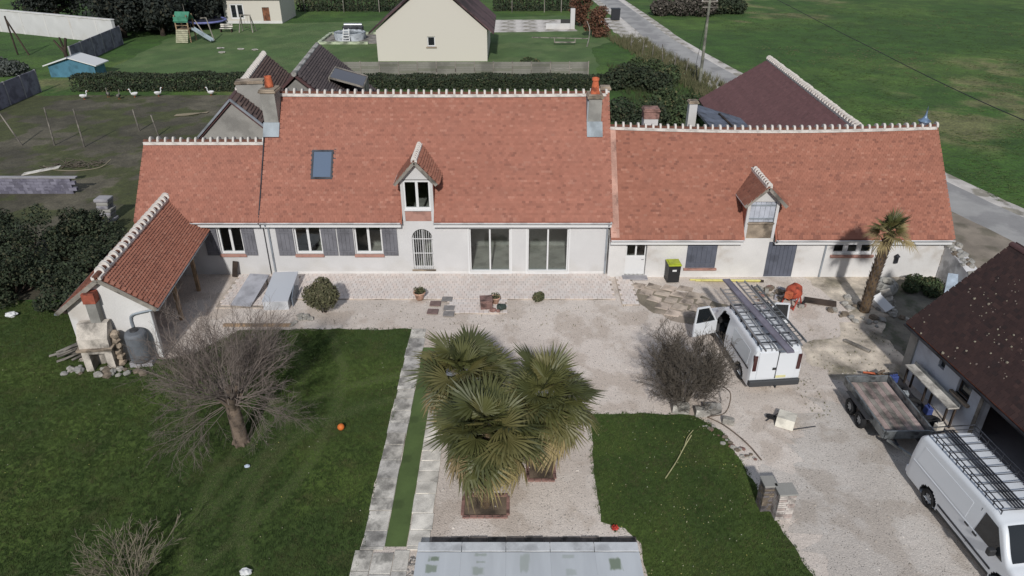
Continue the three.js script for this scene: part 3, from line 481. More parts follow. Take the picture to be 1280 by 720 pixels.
// ================================================================ wing on the left: white gable, tiled roof, open side
{
  const w = thing('garden_wing', 'small white gabled outbuilding with orange roof and open shaded side', 'outbuilding', [-15.42, 0, 7.25], 0.095);
  const rY = 3.74, eY = 2.38, ex = 1.78, zb = -8.0;
  mesh('wall', [prismZ([[-1.52, 0], [1.45, 0], [1.45, 2.44], [0, 3.54], [-1.52, 2.40]], -0.3, 0)], M.wallOld, w);
  mesh('wall', BB(-1.52, -1.27, 0, 2.36, zb, -0.3), M.wallOld, w);
  mesh('post', RB(1.27, 1.43, 0, 2.44, -3.0, -2.84, 0.015, 1), M.wood, w); mesh('post', RB(1.27, 1.43, 0, 2.44, -5.6, -5.44, 0.015, 1), M.wood, w);
  mesh('wall_plate', BB(1.25, 1.45, 2.28, 2.42, zb + 1.2, -0.3), M.darkWood, w);
  mesh('partition', BB(-1.27, -0.1, 0, 2.4, -3.2, -3.05), M.wallGrey, w);
  const rf = mesh('roof', [prismZ([[0, rY], [0, rY - 0.16], [ex, eY - 0.11], [ex, eY]], zb, 0.22), prismZ([[0, rY], [-ex, eY], [-ex, eY - 0.11], [0, rY - 0.16]], zb, 0.22)], M.tileUnder, w);
  const LHz = roofZof(LH);
  for (const s of [-1, 1]) {
    const S = V(-s * ex, rY - eY, 0), sl = S.length(); S.normalize(); const d = rf;
    tileField(d, V(s * ex, eY, zb), V(0, 0, 1), S, 0.2 - zb, sl, null, TILE2.map(c => mul(c, 0.92)), 0.165, 0.108, 60 + s);
    mesh('bargeboard', beam([0, rY - 0.06, 0.235], [s * (ex + 0.04), eY - 0.06, 0.235], 0.035, 0.17), M.greyWood, w);
    mesh('gutter', [BB(s > 0 ? ex : -ex - 0.12, s > 0 ? ex + 0.12 : -ex, eY - 0.1, eY - 0.04, zb + (s > 0 ? 1.1 : 0.6), 0.24)], M.zinc, w);
  }
  ridge(rf, [0, rY + 0.03, 0.25], [0, rY + 0.03, zb + 0.3], 0.44, 0.12);
  mesh('downpipe', tube([[1.8, 2.3, 0.12], [1.55, 2.25, 0.12], [0.8, 2.05, 0.09], [0.72, 1.9, 0.08], [0.72, 1.3, 0.08]], 0.045, 24, 8), M.zinc, w);
  mesh('downpipe', tube([[1.5, 2.3, 0.09], [1.5, 1.6, 0.08], [1.52, 0.06, 0.08]], 0.04, 14, 8), M.pvc, w);
  // flue of the barbecue against the gable
  const fl = mesh('flue', RB(-0.62, -0.24, 1.5, 3.05, 0.02, 0.36, 0.02, 1), M.wallGrey, w); mesh('flue_top', RB(-0.66, -0.2, 2.78, 3.2, 0.0, 0.4, 0.015, 1), spec([150, 82, 64], 0.2, 0.5), fl);
}
{
  const b = thing('barbecue', 'masonry garden barbecue with dark arched hearth against the white gable', 'barbecue', [-15.95, 0, 7.75], 0.12);
  mesh('hearth', [BB(-0.55, -0.28, 0, 0.95, -0.35, 0.3), BB(0.28, 0.55, 0, 0.95, -0.35, 0.3), BB(-0.28, 0.28, 0, 0.95, -0.38, -0.2), BB(-0.28, 0.28, 0.78, 0.95, -0.2, 0.29)], spec([188, 180, 170], 0.2, 1, 0.95), b);
  mesh('shelf', RB(-0.66, 0.66, 0.95, 1.06, -0.38, 0.42, 0.02, 1), M.stone, b);
  mesh('hood', prismX([[-0.34, 1.06], [0.32, 1.06], [0.3, 1.45], [-0.05, 1.95], [-0.34, 1.95]], -0.55, 0.55), spec([188, 180, 170], 0.2, 1, 0.95), b);
  mesh('side_stones', [0, 1, 2, 3, 4, 5].map(i => rock(0.17, 1, 0.9, 1, i).translate(0.66 + 0.03 * (i % 2), 0.16 + i * 0.25, -0.05)), M.stone, b);
}
{
  const t = thing('water_tank', 'grey upright plastic tank on blocks beside the white gable', 'tank', [-14.52, 0, 7.55], 0.12);
  mesh('tank_body', lathe([[0, 0.22], [0.36, 0.22], [0.4, 0.3], [0.4, 1.35], [0.34, 1.5], [0.12, 1.55], [0, 1.55]], 0, 0, 0, 22), spec([104, 108, 114], 0.1, 0.8, 0.7), t);
  mesh('lid', lathe([[0, 0.07], [0.15, 0.07], [0.16, 0]], 0, 1.54, 0, 14), M.black, t);
  mesh('block', RB(-0.42, -0.02, 0.01, 0.22, -0.25, 0.25, 0.01, 1), M.concrete, t); mesh('block', RB(0.02, 0.42, 0.01, 0.22, -0.25, 0.25, 0.01, 1), M.concrete, t);
}
{ // heap of old boards and stones by the gable
  const q = seeded(77), p = thing('timber_pile', 'heap of pale weathered boards beside the white gable', 'boards', [-17.25, 0, 7.0], 0.3);
  for (let i = 0; i < 14; i++) { const L = 0.9 + q() * 0.9, y = 0.06 + i * 0.045, x = (q() - 0.5) * 0.5, z = (q() - 0.5) * 0.3, a = 0.3 + (q() - 0.5) * 0.8, dx = Math.cos(a) * L / 2, dz = Math.sin(a) * L / 2; mesh('board', beam([x - dx, y * 0.8, z + dz], [x + dx, y + 0.12, z - dz], 0.11, 0.035), M.greyWood, p); }
  for (let i = 0; i < 26; i++) { const s = 0.07 + q() * 0.12, x = -17.3 + q() * 3.4, z = 7.75 + q() * 0.65; const o = mesh('rubble_stone', rock(s, 1.2, 0.7, 1, i).translate(0, s * 0.4, 0), [M.stone, M.slab[0], M.wallGrey][i % 3]); o.position.set(x, 0, z); o.rotation.y = q() * 6; tag(o, 'rubble stone lying at the foot of the white gable wall', 'stone', 'rubble stones below the gable'); }
}
// ================================================================ barn on the right
{
  const b = thing('barn', 'pale barn with dark brown lichened tile roof and wide black doorway', 'barn', [15.05, 0, 8.2], 0.09);
  M.barnWall = spec([196, 202, 212], 0.06, 3, 0.95, { n: 256, alt: [158, 160, 168], altAmt: 0.6 });
  const s = new THREE.Shape(); s.moveTo(0, 0); s.lineTo(14, 0); s.lineTo(14, 2.3); s.lineTo(0, 2.3); s.lineTo(0, 0);
  for (const [a, c, d, e] of [[4.0, 7.4, 0.02, 2.05], [1.62, 1.95, 1.5, 1.85], [2.75, 3.4, 1.2, 1.95]]) { const p = new THREE.Path(); p.moveTo(a, d); p.lineTo(c, d); p.lineTo(c, e); p.lineTo(a, e); p.lineTo(a, d); s.holes.push(p); }
  mesh('wall', new THREE.ExtrudeGeometry(s, { depth: 0.3, bevelEnabled: false }).rotateY(-PI / 2).translate(0.3, 0, 0), M.barnWall, b);
  mesh('wall', prismZ([[0.3, 0], [5.9, 0], [5.9, 2.3], [2.9, 5.0], [0.3, 2.55]], 0, 0.3), M.barnWall, b); mesh('wall', prismZ([[0.3, 0], [5.9, 0], [5.9, 2.3], [2.9, 5.0], [0.3, 2.55]], 13.7, 14), M.barnWall, b);
  mesh('wall', BB(5.6, 5.9, 0, 2.3, 0.3, 13.7), M.barnWall, b); mesh('floor', BB(0.3, 5.6, 0.0, 0.03, 0.3, 13.7), M.concrete, b);
  mesh('corner_quoin', RB(-0.06, 0.3, 0.01, 2.22, -0.08, 0.34, 0.02, 1), M.wallGrey, b);
  mesh('window', [BB(0.1, 0.16, 1.2, 1.95, 2.75, 2.8), BB(0.1, 0.16, 1.2, 1.95, 3.35, 3.4), BB(0.1, 0.16, 1.2, 1.26, 2.8, 3.35), BB(0.1, 0.16, 1.89, 1.95, 2.8, 3.35)], M.darkWood, b);
  mesh('pane', BB(0.12, 0.125, 1.26, 1.89, 2.8, 3.35), M.glassDark, b); mesh('pane', BB(0.12, 0.125, 1.5, 1.85, 1.62, 1.95), M.glassDark, b);
  mesh('sill', RB(-0.12, 0.1, 1.1, 1.2, 2.6, 3.55, 0.012, 1), M.stone, b);
  mesh('door_frame', [BB(-0.03, 0.12, 0.02, 2.05, 3.86, 4.0), BB(-0.03, 0.12, 2.05, 2.15, 3.86, 7.5)], M.greyWood, b);
  const ax = -0.28, ay = 2.22, rx = 2.8, ry = 5.28, rf = mesh('roof', [prismZ([[ax, ay], [ax, ay - 0.12], [rx, ry - 0.2], [rx, ry]], -0.2, 14.2), prismZ([[rx, ry], [rx, ry - 0.2], [6.1, ay - 0.12], [6.1, ay]], -0.2, 14.2)], M.tileUnder, b);
  const S = V(rx - ax, ry - ay, 0), sl = S.length(); S.normalize();
  tileField(rf, V(ax, ay, -0.2), V(0, 0, 1), S, 14.4, sl, null, [[0.032, 0.016, 0.0155], [0.05, 0.025, 0.022], [0.023, 0.0135, 0.0135], [0.068, 0.035, 0.03], [0.038, 0.022, 0.021]], 0.18, 0.13, 207);
  // lichen growing on the tiles
  const q = seeded(9), L = [], N = V(-S.y, S.x, 0); for (let i = 0; i < 620; i++) { const u = q() * 14.2 - 0.1, t = q() * (sl - 0.1); if (noiseAt(u * 0.8, t * 0.8, 33) < 0.42) continue; L.push({ p: V(ax, ay, u).addScaledVector(S, t).addScaledVector(N, 0.056), e: [q() * 3, q() * 3, q() * 3], s: 0.5 + q() * q() * 1.6, c: mul(mixc([0.16, 0.12, 0.11], [0.30, 0.27, 0.20], q()), 0.9) }); }
  instanced('lichen', rock(0.03, 1, 1, 1, 3, 0), mat(0xffffff, 1), L, rf);
  for (let i = 0; i < 40; i++) { const t = mesh('ridge_tile', new THREE.CylinderGeometry(0.13, 0.12, 0.37, 8, 1, false, 0, PI).rotateZ(PI / 2).rotateY(PI / 2).translate(rx, ry + 0.0, -0.02 + i * 0.36), M.brownRoof, b); }
  mesh('gutter', BB(ax - 0.1, ax, ay - 0.12, ay - 0.06, -0.2, 14.2), M.steelDark, b);
}
// bench with a pale top along the barn wall, junk around it
{
  const w = thing('workbench', 'long low bench with pale plank top along the barn wall', 'bench', [14.6, 0, 9.3], 0.09);
  mesh('top', RB(-0.02, 0.38, 0.92, 0.98, -0.3, 2.3, 0.012, 1), M.slab[1], w); mesh('back_rail', RB(0.34, 0.4, 0.98, 1.1, -0.3, 2.3, 0.01, 1), M.galv, w);
  for (const z of [-0.2, 0.95, 2.15]) for (const x of [0.02, 0.32]) mesh('leg', BB(x, x + 0.06, 0, 0.92, z, z + 0.06), M.darkWood, w);
}
// ================================================================ plants
class Twigs {
  constructor() { this.p = []; this.n = []; }
  limb(pts, r0, r1, sides = 4) {
    const rings = []; const m = pts.length;
    for (let i = 0; i < m; i++) {
      const d = pts[Math.min(i + 1, m - 1)].clone().sub(pts[Math.max(i - 1, 0)]).normalize(), a = Math.abs(d.y) > 0.9 ? V(1, 0, 0) : V(0, 1, 0), u = d.clone().cross(a).normalize(), v = d.clone().cross(u), r = lerp(r0, r1, i / (m - 1)), ring = [];
      for (let k = 0; k < sides; k++) { const t = k / sides * 6.2832, nn = u.clone().multiplyScalar(Math.cos(t)).addScaledVector(v, Math.sin(t)); ring.push([pts[i].clone().addScaledVector(nn, r), nn]); }
      rings.push(ring);
    }
    const put = ([q, n]) => { this.p.push(q.x, q.y, q.z); this.n.push(n.x, n.y, n.z); };
    for (let i = 0; i < m - 1; i++) for (let k = 0; k < sides; k++) { const a = rings[i][k], b = rings[i][(k + 1) % sides], c = rings[i + 1][k], d = rings[i + 1][(k + 1) % sides]; put(a); put(b); put(c); put(b); put(d); put(c); }
  }
  geo() { const g = new THREE.BufferGeometry(); g.setAttribute('position', new THREE.Float32BufferAttribute(this.p, 3)); g.setAttribute('normal', new THREE.Float32BufferAttribute(this.n, 3)); return g; }
}
function grow(T, q, p, d, L, r, depth, o) {
  const n = depth === 0 ? 3 : 5, pts = [p.clone()], dir = d.clone().normalize(); let c = p.clone();
  for (let i = 1; i <= n; i++) { dir.add(V((q() - 0.5) * o.wob, (q() - 0.5) * o.wob + o.up * (depth > 0 ? 1 : 0.6), (q() - 0.5) * o.wob)).normalize(); c = c.clone().addScaledVector(dir, L / n); pts.push(c); }
  T.limb(pts, r, Math.max(r * 0.35, o.rmin), depth > 1 ? 5 : 3);
  if (depth <= 0) return;
  const kids = o.kids[depth] ?? 4;
  for (let k = 0; k < kids; k++) { const t = 0.25 + 0.75 * (k + q()) / kids, f = t * n, i = Math.min(n - 1, Math.floor(f)), at = pts[i].clone().lerp(pts[i + 1], f - i), a = pts[i + 1].clone().sub(pts[i]).normalize(), s = V(q() - 0.5, (q() - 0.5) * 0.8, q() - 0.5).normalize(); grow(T, q, at, a.multiplyScalar(o.fwd).addScaledVector(s, o.spread), L * (o.ratio + 0.25 * (q() - 0.5)) * (1.1 - 0.4 * t), Math.max(r * 0.45, o.rmin), depth - 1, o); }
}
M.bark = spec([112, 98, 86], 0.3, 0.7, 0.95, { alt: [104, 88, 72] });
M.twig = mat([0.20, 0.163, 0.142], 0.95); M.twigDark = mat([0.125, 0.105, 0.084], 0.95); M.twigPale = mat([0.23, 0.20, 0.145], 0.95);
// leafless pollard on the lawn
{
  const t = thing('bare_tree', 'leafless pollarded tree with a wide mass of grey twigs on the lawn', 'tree', [-9.15, 0, 12.2]);
  const q = seeded(404), A = new Twigs();
  A.limb([V(0, -0.05, 0), V(0.02, 0.2, 0), V(0, 0.8, -0.02), V(-0.03, 1.4, -0.05), V(-0.05, 1.75, -0.08)], 0.25, 0.21, 12);
  for (let k = 0; k < 6; k++) { const a = k * 1.05; A.limb([V(0, 1.5, 0), V(Math.cos(a) * 0.2, 1.85, Math.sin(a) * 0.2), V(Math.cos(a) * 0.38, 2.15, Math.sin(a) * 0.38)], 0.17, 0.1, 7); }
  for (let k = 0; k < 7; k++) { const a = k * 0.9; A.limb([V(Math.cos(a) * 0.17, 0.14, Math.sin(a) * 0.17), V(Math.cos(a) * 0.3, -0.03, Math.sin(a) * 0.3)], 0.09, 0.03, 5); }
  mesh('trunk', A.geo(), M.bark, t);
  const B = new Twigs(), o = { wob: 0.3, up: 0.03, kids: [0, 9, 10], fwd: 1, spread: 0.8, ratio: 0.46, rmin: 0.0024 };
  for (let k = 0; k < 92; k++) { const a = q() * 6.283, el = 0.12 + q() * 1.15, s = V(Math.cos(a) * Math.cos(el) * 1.1 - 0.12, Math.sin(el) * 1.0 + 0.02, Math.sin(a) * Math.cos(el) - 0.28); grow(B, q, V(Math.cos(a) * 0.3, 1.75 + q() * 0.4, Math.sin(a) * 0.3), s, 1.2 + q() * 1.65, 0.014 + q() * 0.01, 2, o); }
  for (let k = 0; k < 10; k++) { const a = k < 6 ? 1.6 + q() * 2.2 : -0.5 + q() * 1.1; grow(B, q, V(Math.cos(a) * 0.3, 1.7, Math.sin(a) * 0.3), V(Math.cos(a), -0.05, Math.sin(a) * 0.9 + 0.2), 1.3 + q(), 0.012, 2, { ...o, up: -0.08 }); }
  mesh('crown', B.geo(), M.twig, t);
}
// leafless dense bush beside the van
{
  const t = thing('bare_bush', 'dense leafless grey-brown bush growing beside the white van', 'bush', [6.25, 0, 9.85]);
  const q = seeded(505), B = new Twigs(), C = new Twigs(), o = { wob: 0.34, up: 0.05, kids: [0, 8, 9], fwd: 1, spread: 0.85, ratio: 0.42, rmin: 0.0045 };
  for (let k = 0; k < 18; k++) { const a = q() * 6.283, x = Math.cos(a) * 0.3, z = Math.sin(a) * 0.3; C.limb([V(x * 0.6, -0.02, z * 0.6), V(x * 1.2, 0.6, z * 1.2), V(x * 2.2, 1.3, z * 2.2)], 0.045, 0.025, 5); }
  mesh('stem', C.geo(), M.twigDark, t);
  for (let k = 0; k < 130; k++) { const a = q() * 6.283, r = Math.sqrt(q()) * 0.75, tl = 0.2 + q() * 0.9; grow(B, q, V(Math.cos(a) * r, 0.1 + q() * 1.2, Math.sin(a) * r), V(Math.cos(a) * tl - 0.1, 1, Math.sin(a) * tl), 0.75 + q() * 1.05, 0.008 + q() * 0.008, 2, o); }
  for (let k = 0; k < 60; k++) { const a = q() * 6.283, r = 0.3 + q() * 0.5; grow(B, q, V(Math.cos(a) * r, 0.15 + q() * 0.9, Math.sin(a) * r), V(Math.cos(a), 0.3 + q() * 0.5, Math.sin(a)), 0.55 + q() * 0.5, 0.007, 2, o); }
  mesh('crown', B.geo(), M.twigDark, t);
}
// twiggy pale shrub at the edge of the lawn
{
  const t = thing('bare_shrub', 'small leafless shrub of pale straw coloured twigs on the lawn', 'shrub', [-10.15, 0, 17.9]);
  const q = seeded(606), B = new Twigs(), o = { wob: 0.34, up: 0.02, kids: [0, 4, 5], fwd: 1, spread: 0.7, ratio: 0.5, rmin: 0.006 };
  for (let k = 0; k < 30; k++) { const a = q() * 6.283, tl = 0.3 + q() * 0.7; grow(B, q, V(Math.cos(a) * 0.15, 0.0, Math.sin(a) * 0.15), V(Math.cos(a) * tl, 1, Math.sin(a) * tl), 0.95 + q() * 0.6, 0.014, 2, o); }
  mesh('twigs', B.geo(), M.twigPale, t);
}
// ---- leaf clouds: small faces spread through a volume, coloured leaf by leaf
M.leaf = mat(0xffffff, 0.85, { vertexColors: true, side: THREE.DoubleSide });
function leafCloud(name, parent, n, at, size, pal, q, o = {}) {
  const P = [], N = [], C = [], u = V(), v = V(), w = V();
  for (let i = 0; i < n; i++) {
    const [p, out] = at(q); if (!p) continue; const s = size * (0.6 + 0.8 * q());
    w.set(q() - 0.5, q() - 0.5 + (o.up ?? 0.15), q() - 0.5).normalize(); if (out) w.addScaledVector(out, 0.8).normalize();
    u.set(q() - 0.5, (q() - 0.5) + (o.droop ?? 0), q() - 0.5).cross(w).normalize(); v.copy(w).cross(u);
    const L = s * (o.long ?? 1.5), a = p.clone().addScaledVector(v, -L / 2), b = p.clone().addScaledVector(u, s / 2).addScaledVector(w, s * 0.12), c = p.clone().addScaledVector(u, -s / 2).addScaledVector(w, s * 0.12), d = p.clone().addScaledVector(v, L / 2);
    let col = mixc(pal[0], pal[1], q()); if (pal[2] && q() < (o.odd ?? 0.12)) col = pal[2]; col = mul(col, 0.7 + 0.6 * q());
    for (const x of [a, b, c, c, b, d]) { P.push(x.x, x.y, x.z); N.push(w.x, w.y, w.z); C.push(...col); }
  }
  const g = new THREE.BufferGeometry(); g.setAttribute('position', new THREE.Float32BufferAttribute(P, 3)); g.setAttribute('normal', new THREE.Float32BufferAttribute(N, 3)); g.setAttribute('color', new THREE.Float32BufferAttribute(C, 3)); g.setAttribute('uv', new THREE.Float32BufferAttribute(new Float32Array(P.length / 3 * 2), 2));
  const m = new THREE.Mesh(g, M.leaf); m.castShadow = m.receiveShadow = true; m.name = parent ? name : numbered(name); (parent || scene).add(m); return m;
}
const blobAt = (blobs) => (q) => { const b = blobs[Math.floor(q() * blobs.length)], a = q() * 6.283, c = q() * 2 - 1, s = Math.sqrt(1 - c * c), r = Math.pow(q(), 0.32), d = V(Math.cos(a) * s, c, Math.sin(a) * s); return [V(b[0] + d.x * r * b[3], b[1] + d.y * r * (b[4] ?? b[3]), b[2] + d.z * r * b[3]), d]; };
const GREEN = { dark: [[0.018, 0.028, 0.014], [0.035, 0.05, 0.022], [0.06, 0.06, 0.03]], mid: [[0.03, 0.05, 0.018], [0.055, 0.08, 0.03], [0.10, 0.095, 0.04]], olive: [[0.055, 0.062, 0.026], [0.10, 0.10, 0.045], [0.16, 0.13, 0.07]], rust: [[0.10, 0.045, 0.028], [0.17, 0.075, 0.04], [0.08, 0.05, 0.03]] };
function leafBush(name, label, cat, pos, blobs, n, size, pal, seed, o = {}) {
  const t = thing(name, label, cat, pos, 0, o.group), q = seeded(seed), A = new Twigs();
  for (const b of blobs) A.limb([V(b[0] * 0.2, -0.02, b[2] * 0.2), V(b[0] * 0.7, b[1] * 0.5, b[2] * 0.7), V(b[0], b[1], b[2])], o.r ?? 0.03, 0.012, 5);
  mesh(o.stem || 'stem', A.geo(), M.darkWood, t); leafCloud(o.crown || 'foliage', t, n, blobAt(blobs), size, pal, q, o); return t;
}
leafBush('round_bush', 'small round grey-green bush in the gravel before the shuttered windows', 'bush', [-8.3, 0, 3.6], [[0, 0.78, 0, 0.68, 0.6], [0.3, 1.0, 0.1, 0.5], [-0.34, 0.9, 0.05, 0.52], [0.05, 1.25, -0.05, 0.45]], 7000, 0.05, [[0.07, 0.072, 0.036], [0.115, 0.11, 0.055], [0.15, 0.13, 0.08]], 31, { long: 2.4 });

// ---- fan palms: every leaf its own piece
const FR = (() => {
  const make = (seed, nl, rad, droop) => {
    const q = seeded(seed), P = [];
    const tri = (...v) => v.forEach(a => P.push(...a));
    const pl = 0.5; // leaf stalk along +z, blade bent down from its end
    tri([-0.012, 0, 0], [0.012, 0, 0], [0, 0.006, pl], [-0.012, 0, 0], [0, -0.02, 0], [0, 0.006, pl]);
    for (let i = 0; i < nl; i++) {
      const a = lerp(-2.0, 2.0, i / (nl - 1)) + (q() - 0.5) * 0.05, L = rad * (1 - 0.2 * Math.abs(a) / 2) * (0.82 + 0.34 * q()), w = 0.0205, dx = Math.sin(a), dz = Math.cos(a), s = (i % 2 ? 1 : -1) * 0.012, ti = -0.32 - droop * 0.4;
      const m = 0.56, b = [0, 0.006, pl], fold = 0.1 * Math.abs(dx), c1 = [dx * L * m - dz * w, 0.006 + s + L * m * (ti * dz + fold), pl + dz * L * m + dx * w], c2 = [dx * L * m + dz * w, 0.006 - s + L * m * (ti * dz + fold), pl + dz * L * m - dx * w], t = [dx * L, L * (ti * dz + fold) - droop * L * (0.5 + 0.7 * q()), pl + dz * L * 0.97];
      tri(b, c1, c2, c1, t, c2);
    }
    const g = new THREE.BufferGeometry(); g.setAttribute('position', new THREE.Float32BufferAttribute(P, 3)); g.computeVertexNormals(); return prep(g);
  };
  return [make(1, 34, 0.56, 0.05), make(2, 36, 0.6, 0.1), make(3, 34, 0.58, 0.22), make(4, 34, 0.6, 0.38)];
})();
M.frond = [[0.062, 0.070, 0.022], [0.090, 0.094, 0.030], [0.128, 0.118, 0.042], [0.175, 0.146, 0.058]].map(c => mat(c, 0.55, { side: THREE.DoubleSide }));
M.frondOld = [[0.25, 0.20, 0.085], [0.30, 0.235, 0.115], [0.20, 0.15, 0.075]].map(c => mat(c, 0.85, { side: THREE.DoubleSide }));
M.fibre = spec([92, 76, 58], 0.35, 0.3, 1, { alt: [66, 56, 46] });
function fanPalm(name, label, pos, H, n, size, seed, o = {}) {
  const t = thing(name, label, 'palm', pos, 0, o.group), q = seeded(seed), A = new Twigs(), lx = o.lean?.[0] ?? 0, lz = o.lean?.[1] ?? 0, R0 = o.r ?? 0.14;
  const pts = []; for (let i = 0; i <= 12; i++) { const k = i / 12; pts.push(V(lx * k * k, -0.03 + H * k, lz * k * k)); }
  A.limb(pts, R0 * 1.15, R0 * 0.95, 12);
  mesh('trunk', A.geo(), M.fibre, t);
  const rings = Math.round(H / (o.ring ?? 0.13)), bs = []; for (let i = 0; i < rings; i++) { const k = (i + 0.5) / rings; for (let j = 0; j < 8; j++) { const a = j * 0.785 + i * 0.4, r = R0 * 1.02; bs.push(new THREE.ConeGeometry(0.042 * (o.big ?? 1), 0.17 * (o.big ?? 1), 4).rotateX(0.5).rotateY(-a + PI / 2).translate(lx * k * k + Math.cos(a) * r, H * k, lz * k * k + Math.sin(a) * r)); } }
  mesh('leaf_bases', bs, o.baseM || M.bark, t);
  const head = V(lx, H, lz), up = V(0, 1, 0);
  for (let i = 0; i < n; i++) {
    const k = i / (n - 1), el = lerp(1.35, o.low ?? -0.95, Math.pow(k, 0.85)) + (q() - 0.5) * 0.25, az = i * 2.39996 + (q() - 0.5) * 0.5;
    const old = k > (o.oldFrom ?? 0.84), v = clamp(Math.floor(k * 4), 0, 3), f = share('frond', FR[v], old ? M.frondOld[Math.floor(q() * 3)] : M.frond[clamp(Math.floor(q() * 2.6 + (k < 0.5 ? 0.2 : 0.9)), 0, 3)], t);
    const d = V(Math.cos(az) * Math.cos(el), Math.sin(el), Math.sin(az) * Math.cos(el)), side = d.clone().cross(up).normalize(), nn = side.clone().cross(d).normalize();
    f.quaternion.setFromRotationMatrix(new THREE.Matrix4().makeBasis(side.clone().negate(), nn, d)); f.rotateZ((q() - 0.5) * 1.1); f.rotateX((q() - 0.5) * 0.6 + (k > 0.5 ? 0.15 : -0.05));
    f.position.copy(head).addScaledVector(d, 0.06).add(V(0, -0.28 * k, 0)); const s = size * (0.72 + 0.42 * q()) * (k < 0.12 ? 0.75 : 1); f.scale.set(s, s, s);
  }
  return t;
}
fanPalm('fan_palm', 'fan palm rooted in the wide square pit nearest the covered pool', [-0.8, 0, 15.05], 2.4, 88, 1.62, 11, { group: 'fan palms in the gravel bed', lean: [0.1, -0.55], oldFrom: 0.7, low: -1.0 });
fanPalm('fan_palm', 'fan palm rooted in the small square pit near the lawn edge', [0.98, 0, 13.3], 2.6, 92, 1.72, 12, { group: 'fan palms in the gravel bed', lean: [0.0, -0.1], oldFrom: 0.64, low: -1.2 });
fanPalm('fan_palm', 'fan palm beside the slab path, standing furthest from the pool', [-1.5, 0, 11.6], 2.15, 80, 1.68, 13, { group: 'fan palms in the gravel bed', lean: [-0.15, -0.2], oldFrom: 0.54, low: -1.15 });
fanPalm('tall_palm', 'tall bare-trunked palm with a small cut crown before the farm building', [15.62, 0, 3.5], 3.75, 24, 0.98, 14, { r: 0.19, ring: 0.2, big: 1.7, lean: [0.2, 0], low: 0.5, oldFrom: 0.5, baseM: spec([84, 74, 68], 0.3, 0.4, 1) });
{ // square planting pits with brick edging
  const pit = (x0, x1, z0, z1, label) => { const p = thing('planting_pit', label, 'pit', [(x0 + x1) / 2, 0, (z0 + z1) / 2], 0, 'palm pits'), a = (x1 - x0) / 2, b = (z1 - z0) / 2; mesh('soil', BB(-a, a, 0.0, 0.02, -b, b), spec([112, 98, 84], 0.4, 0.8, 1), p); for (const s of [-1, 1]) { const n = Math.round(a * 2 / 0.22); for (let i = 0; i < n; i++) mesh('brick', RB(-a + i * a * 2 / n, -a + (i + 1) * a * 2 / n - 0.012, 0.0, 0.06, s * b - 0.05, s * b + 0.05, 0.008, 1), M.brick, p); const m = Math.round((b * 2 - 0.1) / 0.22); for (let i = 0; i < m; i++) { const l = (b * 2 - 0.12) / m; mesh('brick', RB(s * a - 0.05, s * a + 0.05, 0.0, 0.06, -b + 0.06 + i * l, -b + 0.06 + (i + 1) * l - 0.012, 0.008, 1), M.brick, p); } } };
  pit(-1.48, -0.12, 14.65, 15.52, 'wide brick-edged planting pit around the palm nearest the pool');
  pit(0.5, 1.36, 12.92, 14.0, 'small brick-edged planting pit around the palm near the lawn');
  pit(-2.05, -1.1, 11.15, 12.1, 'brick-edged planting pit hidden under the palm by the path');
}
// dark overgrown shrubs left of the wing
{
  const q = seeded(71);
  const spots = [[-21.5, 0, -1.5, 1.5], [-24.2, 0, -0.5, 1.9], [-20.4, 0, 1.6, 1.3], [-23.0, 0, 2.0, 1.7], [-26.4, 0, 1.0, 1.9], [-19.4, 0, 3.6, 1.0], [-25.2, 0, 3.4, 1.5], [-22.2, 0, -3.6, 1.2], [-28.6, 0, -1.2, 1.8], [-20.2, 0, -0.4, 1.1], [-27.8, 0, 3.2, 1.6]];
  const how = ['furthest along the yard wall', 'with the broadest crown', 'beside the back of the wing', 'in the middle of the thicket', 'at the outer end of the thicket', 'next to the lawn and the wing', 'at the lawn edge', 'by the stone pillar', 'below the low block wall', 'pressed against the wing wall', 'at the outermost lawn corner'];
  spots.forEach(([x, y, z, s], i) => { const b = []; for (let k = 0; k < 16; k++) b.push([(q() - 0.5) * s * 2.1, s * (0.2 + 1.15 * q()), (q() - 0.5) * s * 2.1, s * (0.22 + 0.3 * q())]); leafBush('overgrown_shrub', 'dark green overgrown shrub ' + how[i], 'shrub', [x, y, z], b, 6400, 0.085, GREEN.dark, 900 + i, { group: 'dark shrubs beside the wing', r: 0.05 }); });
}
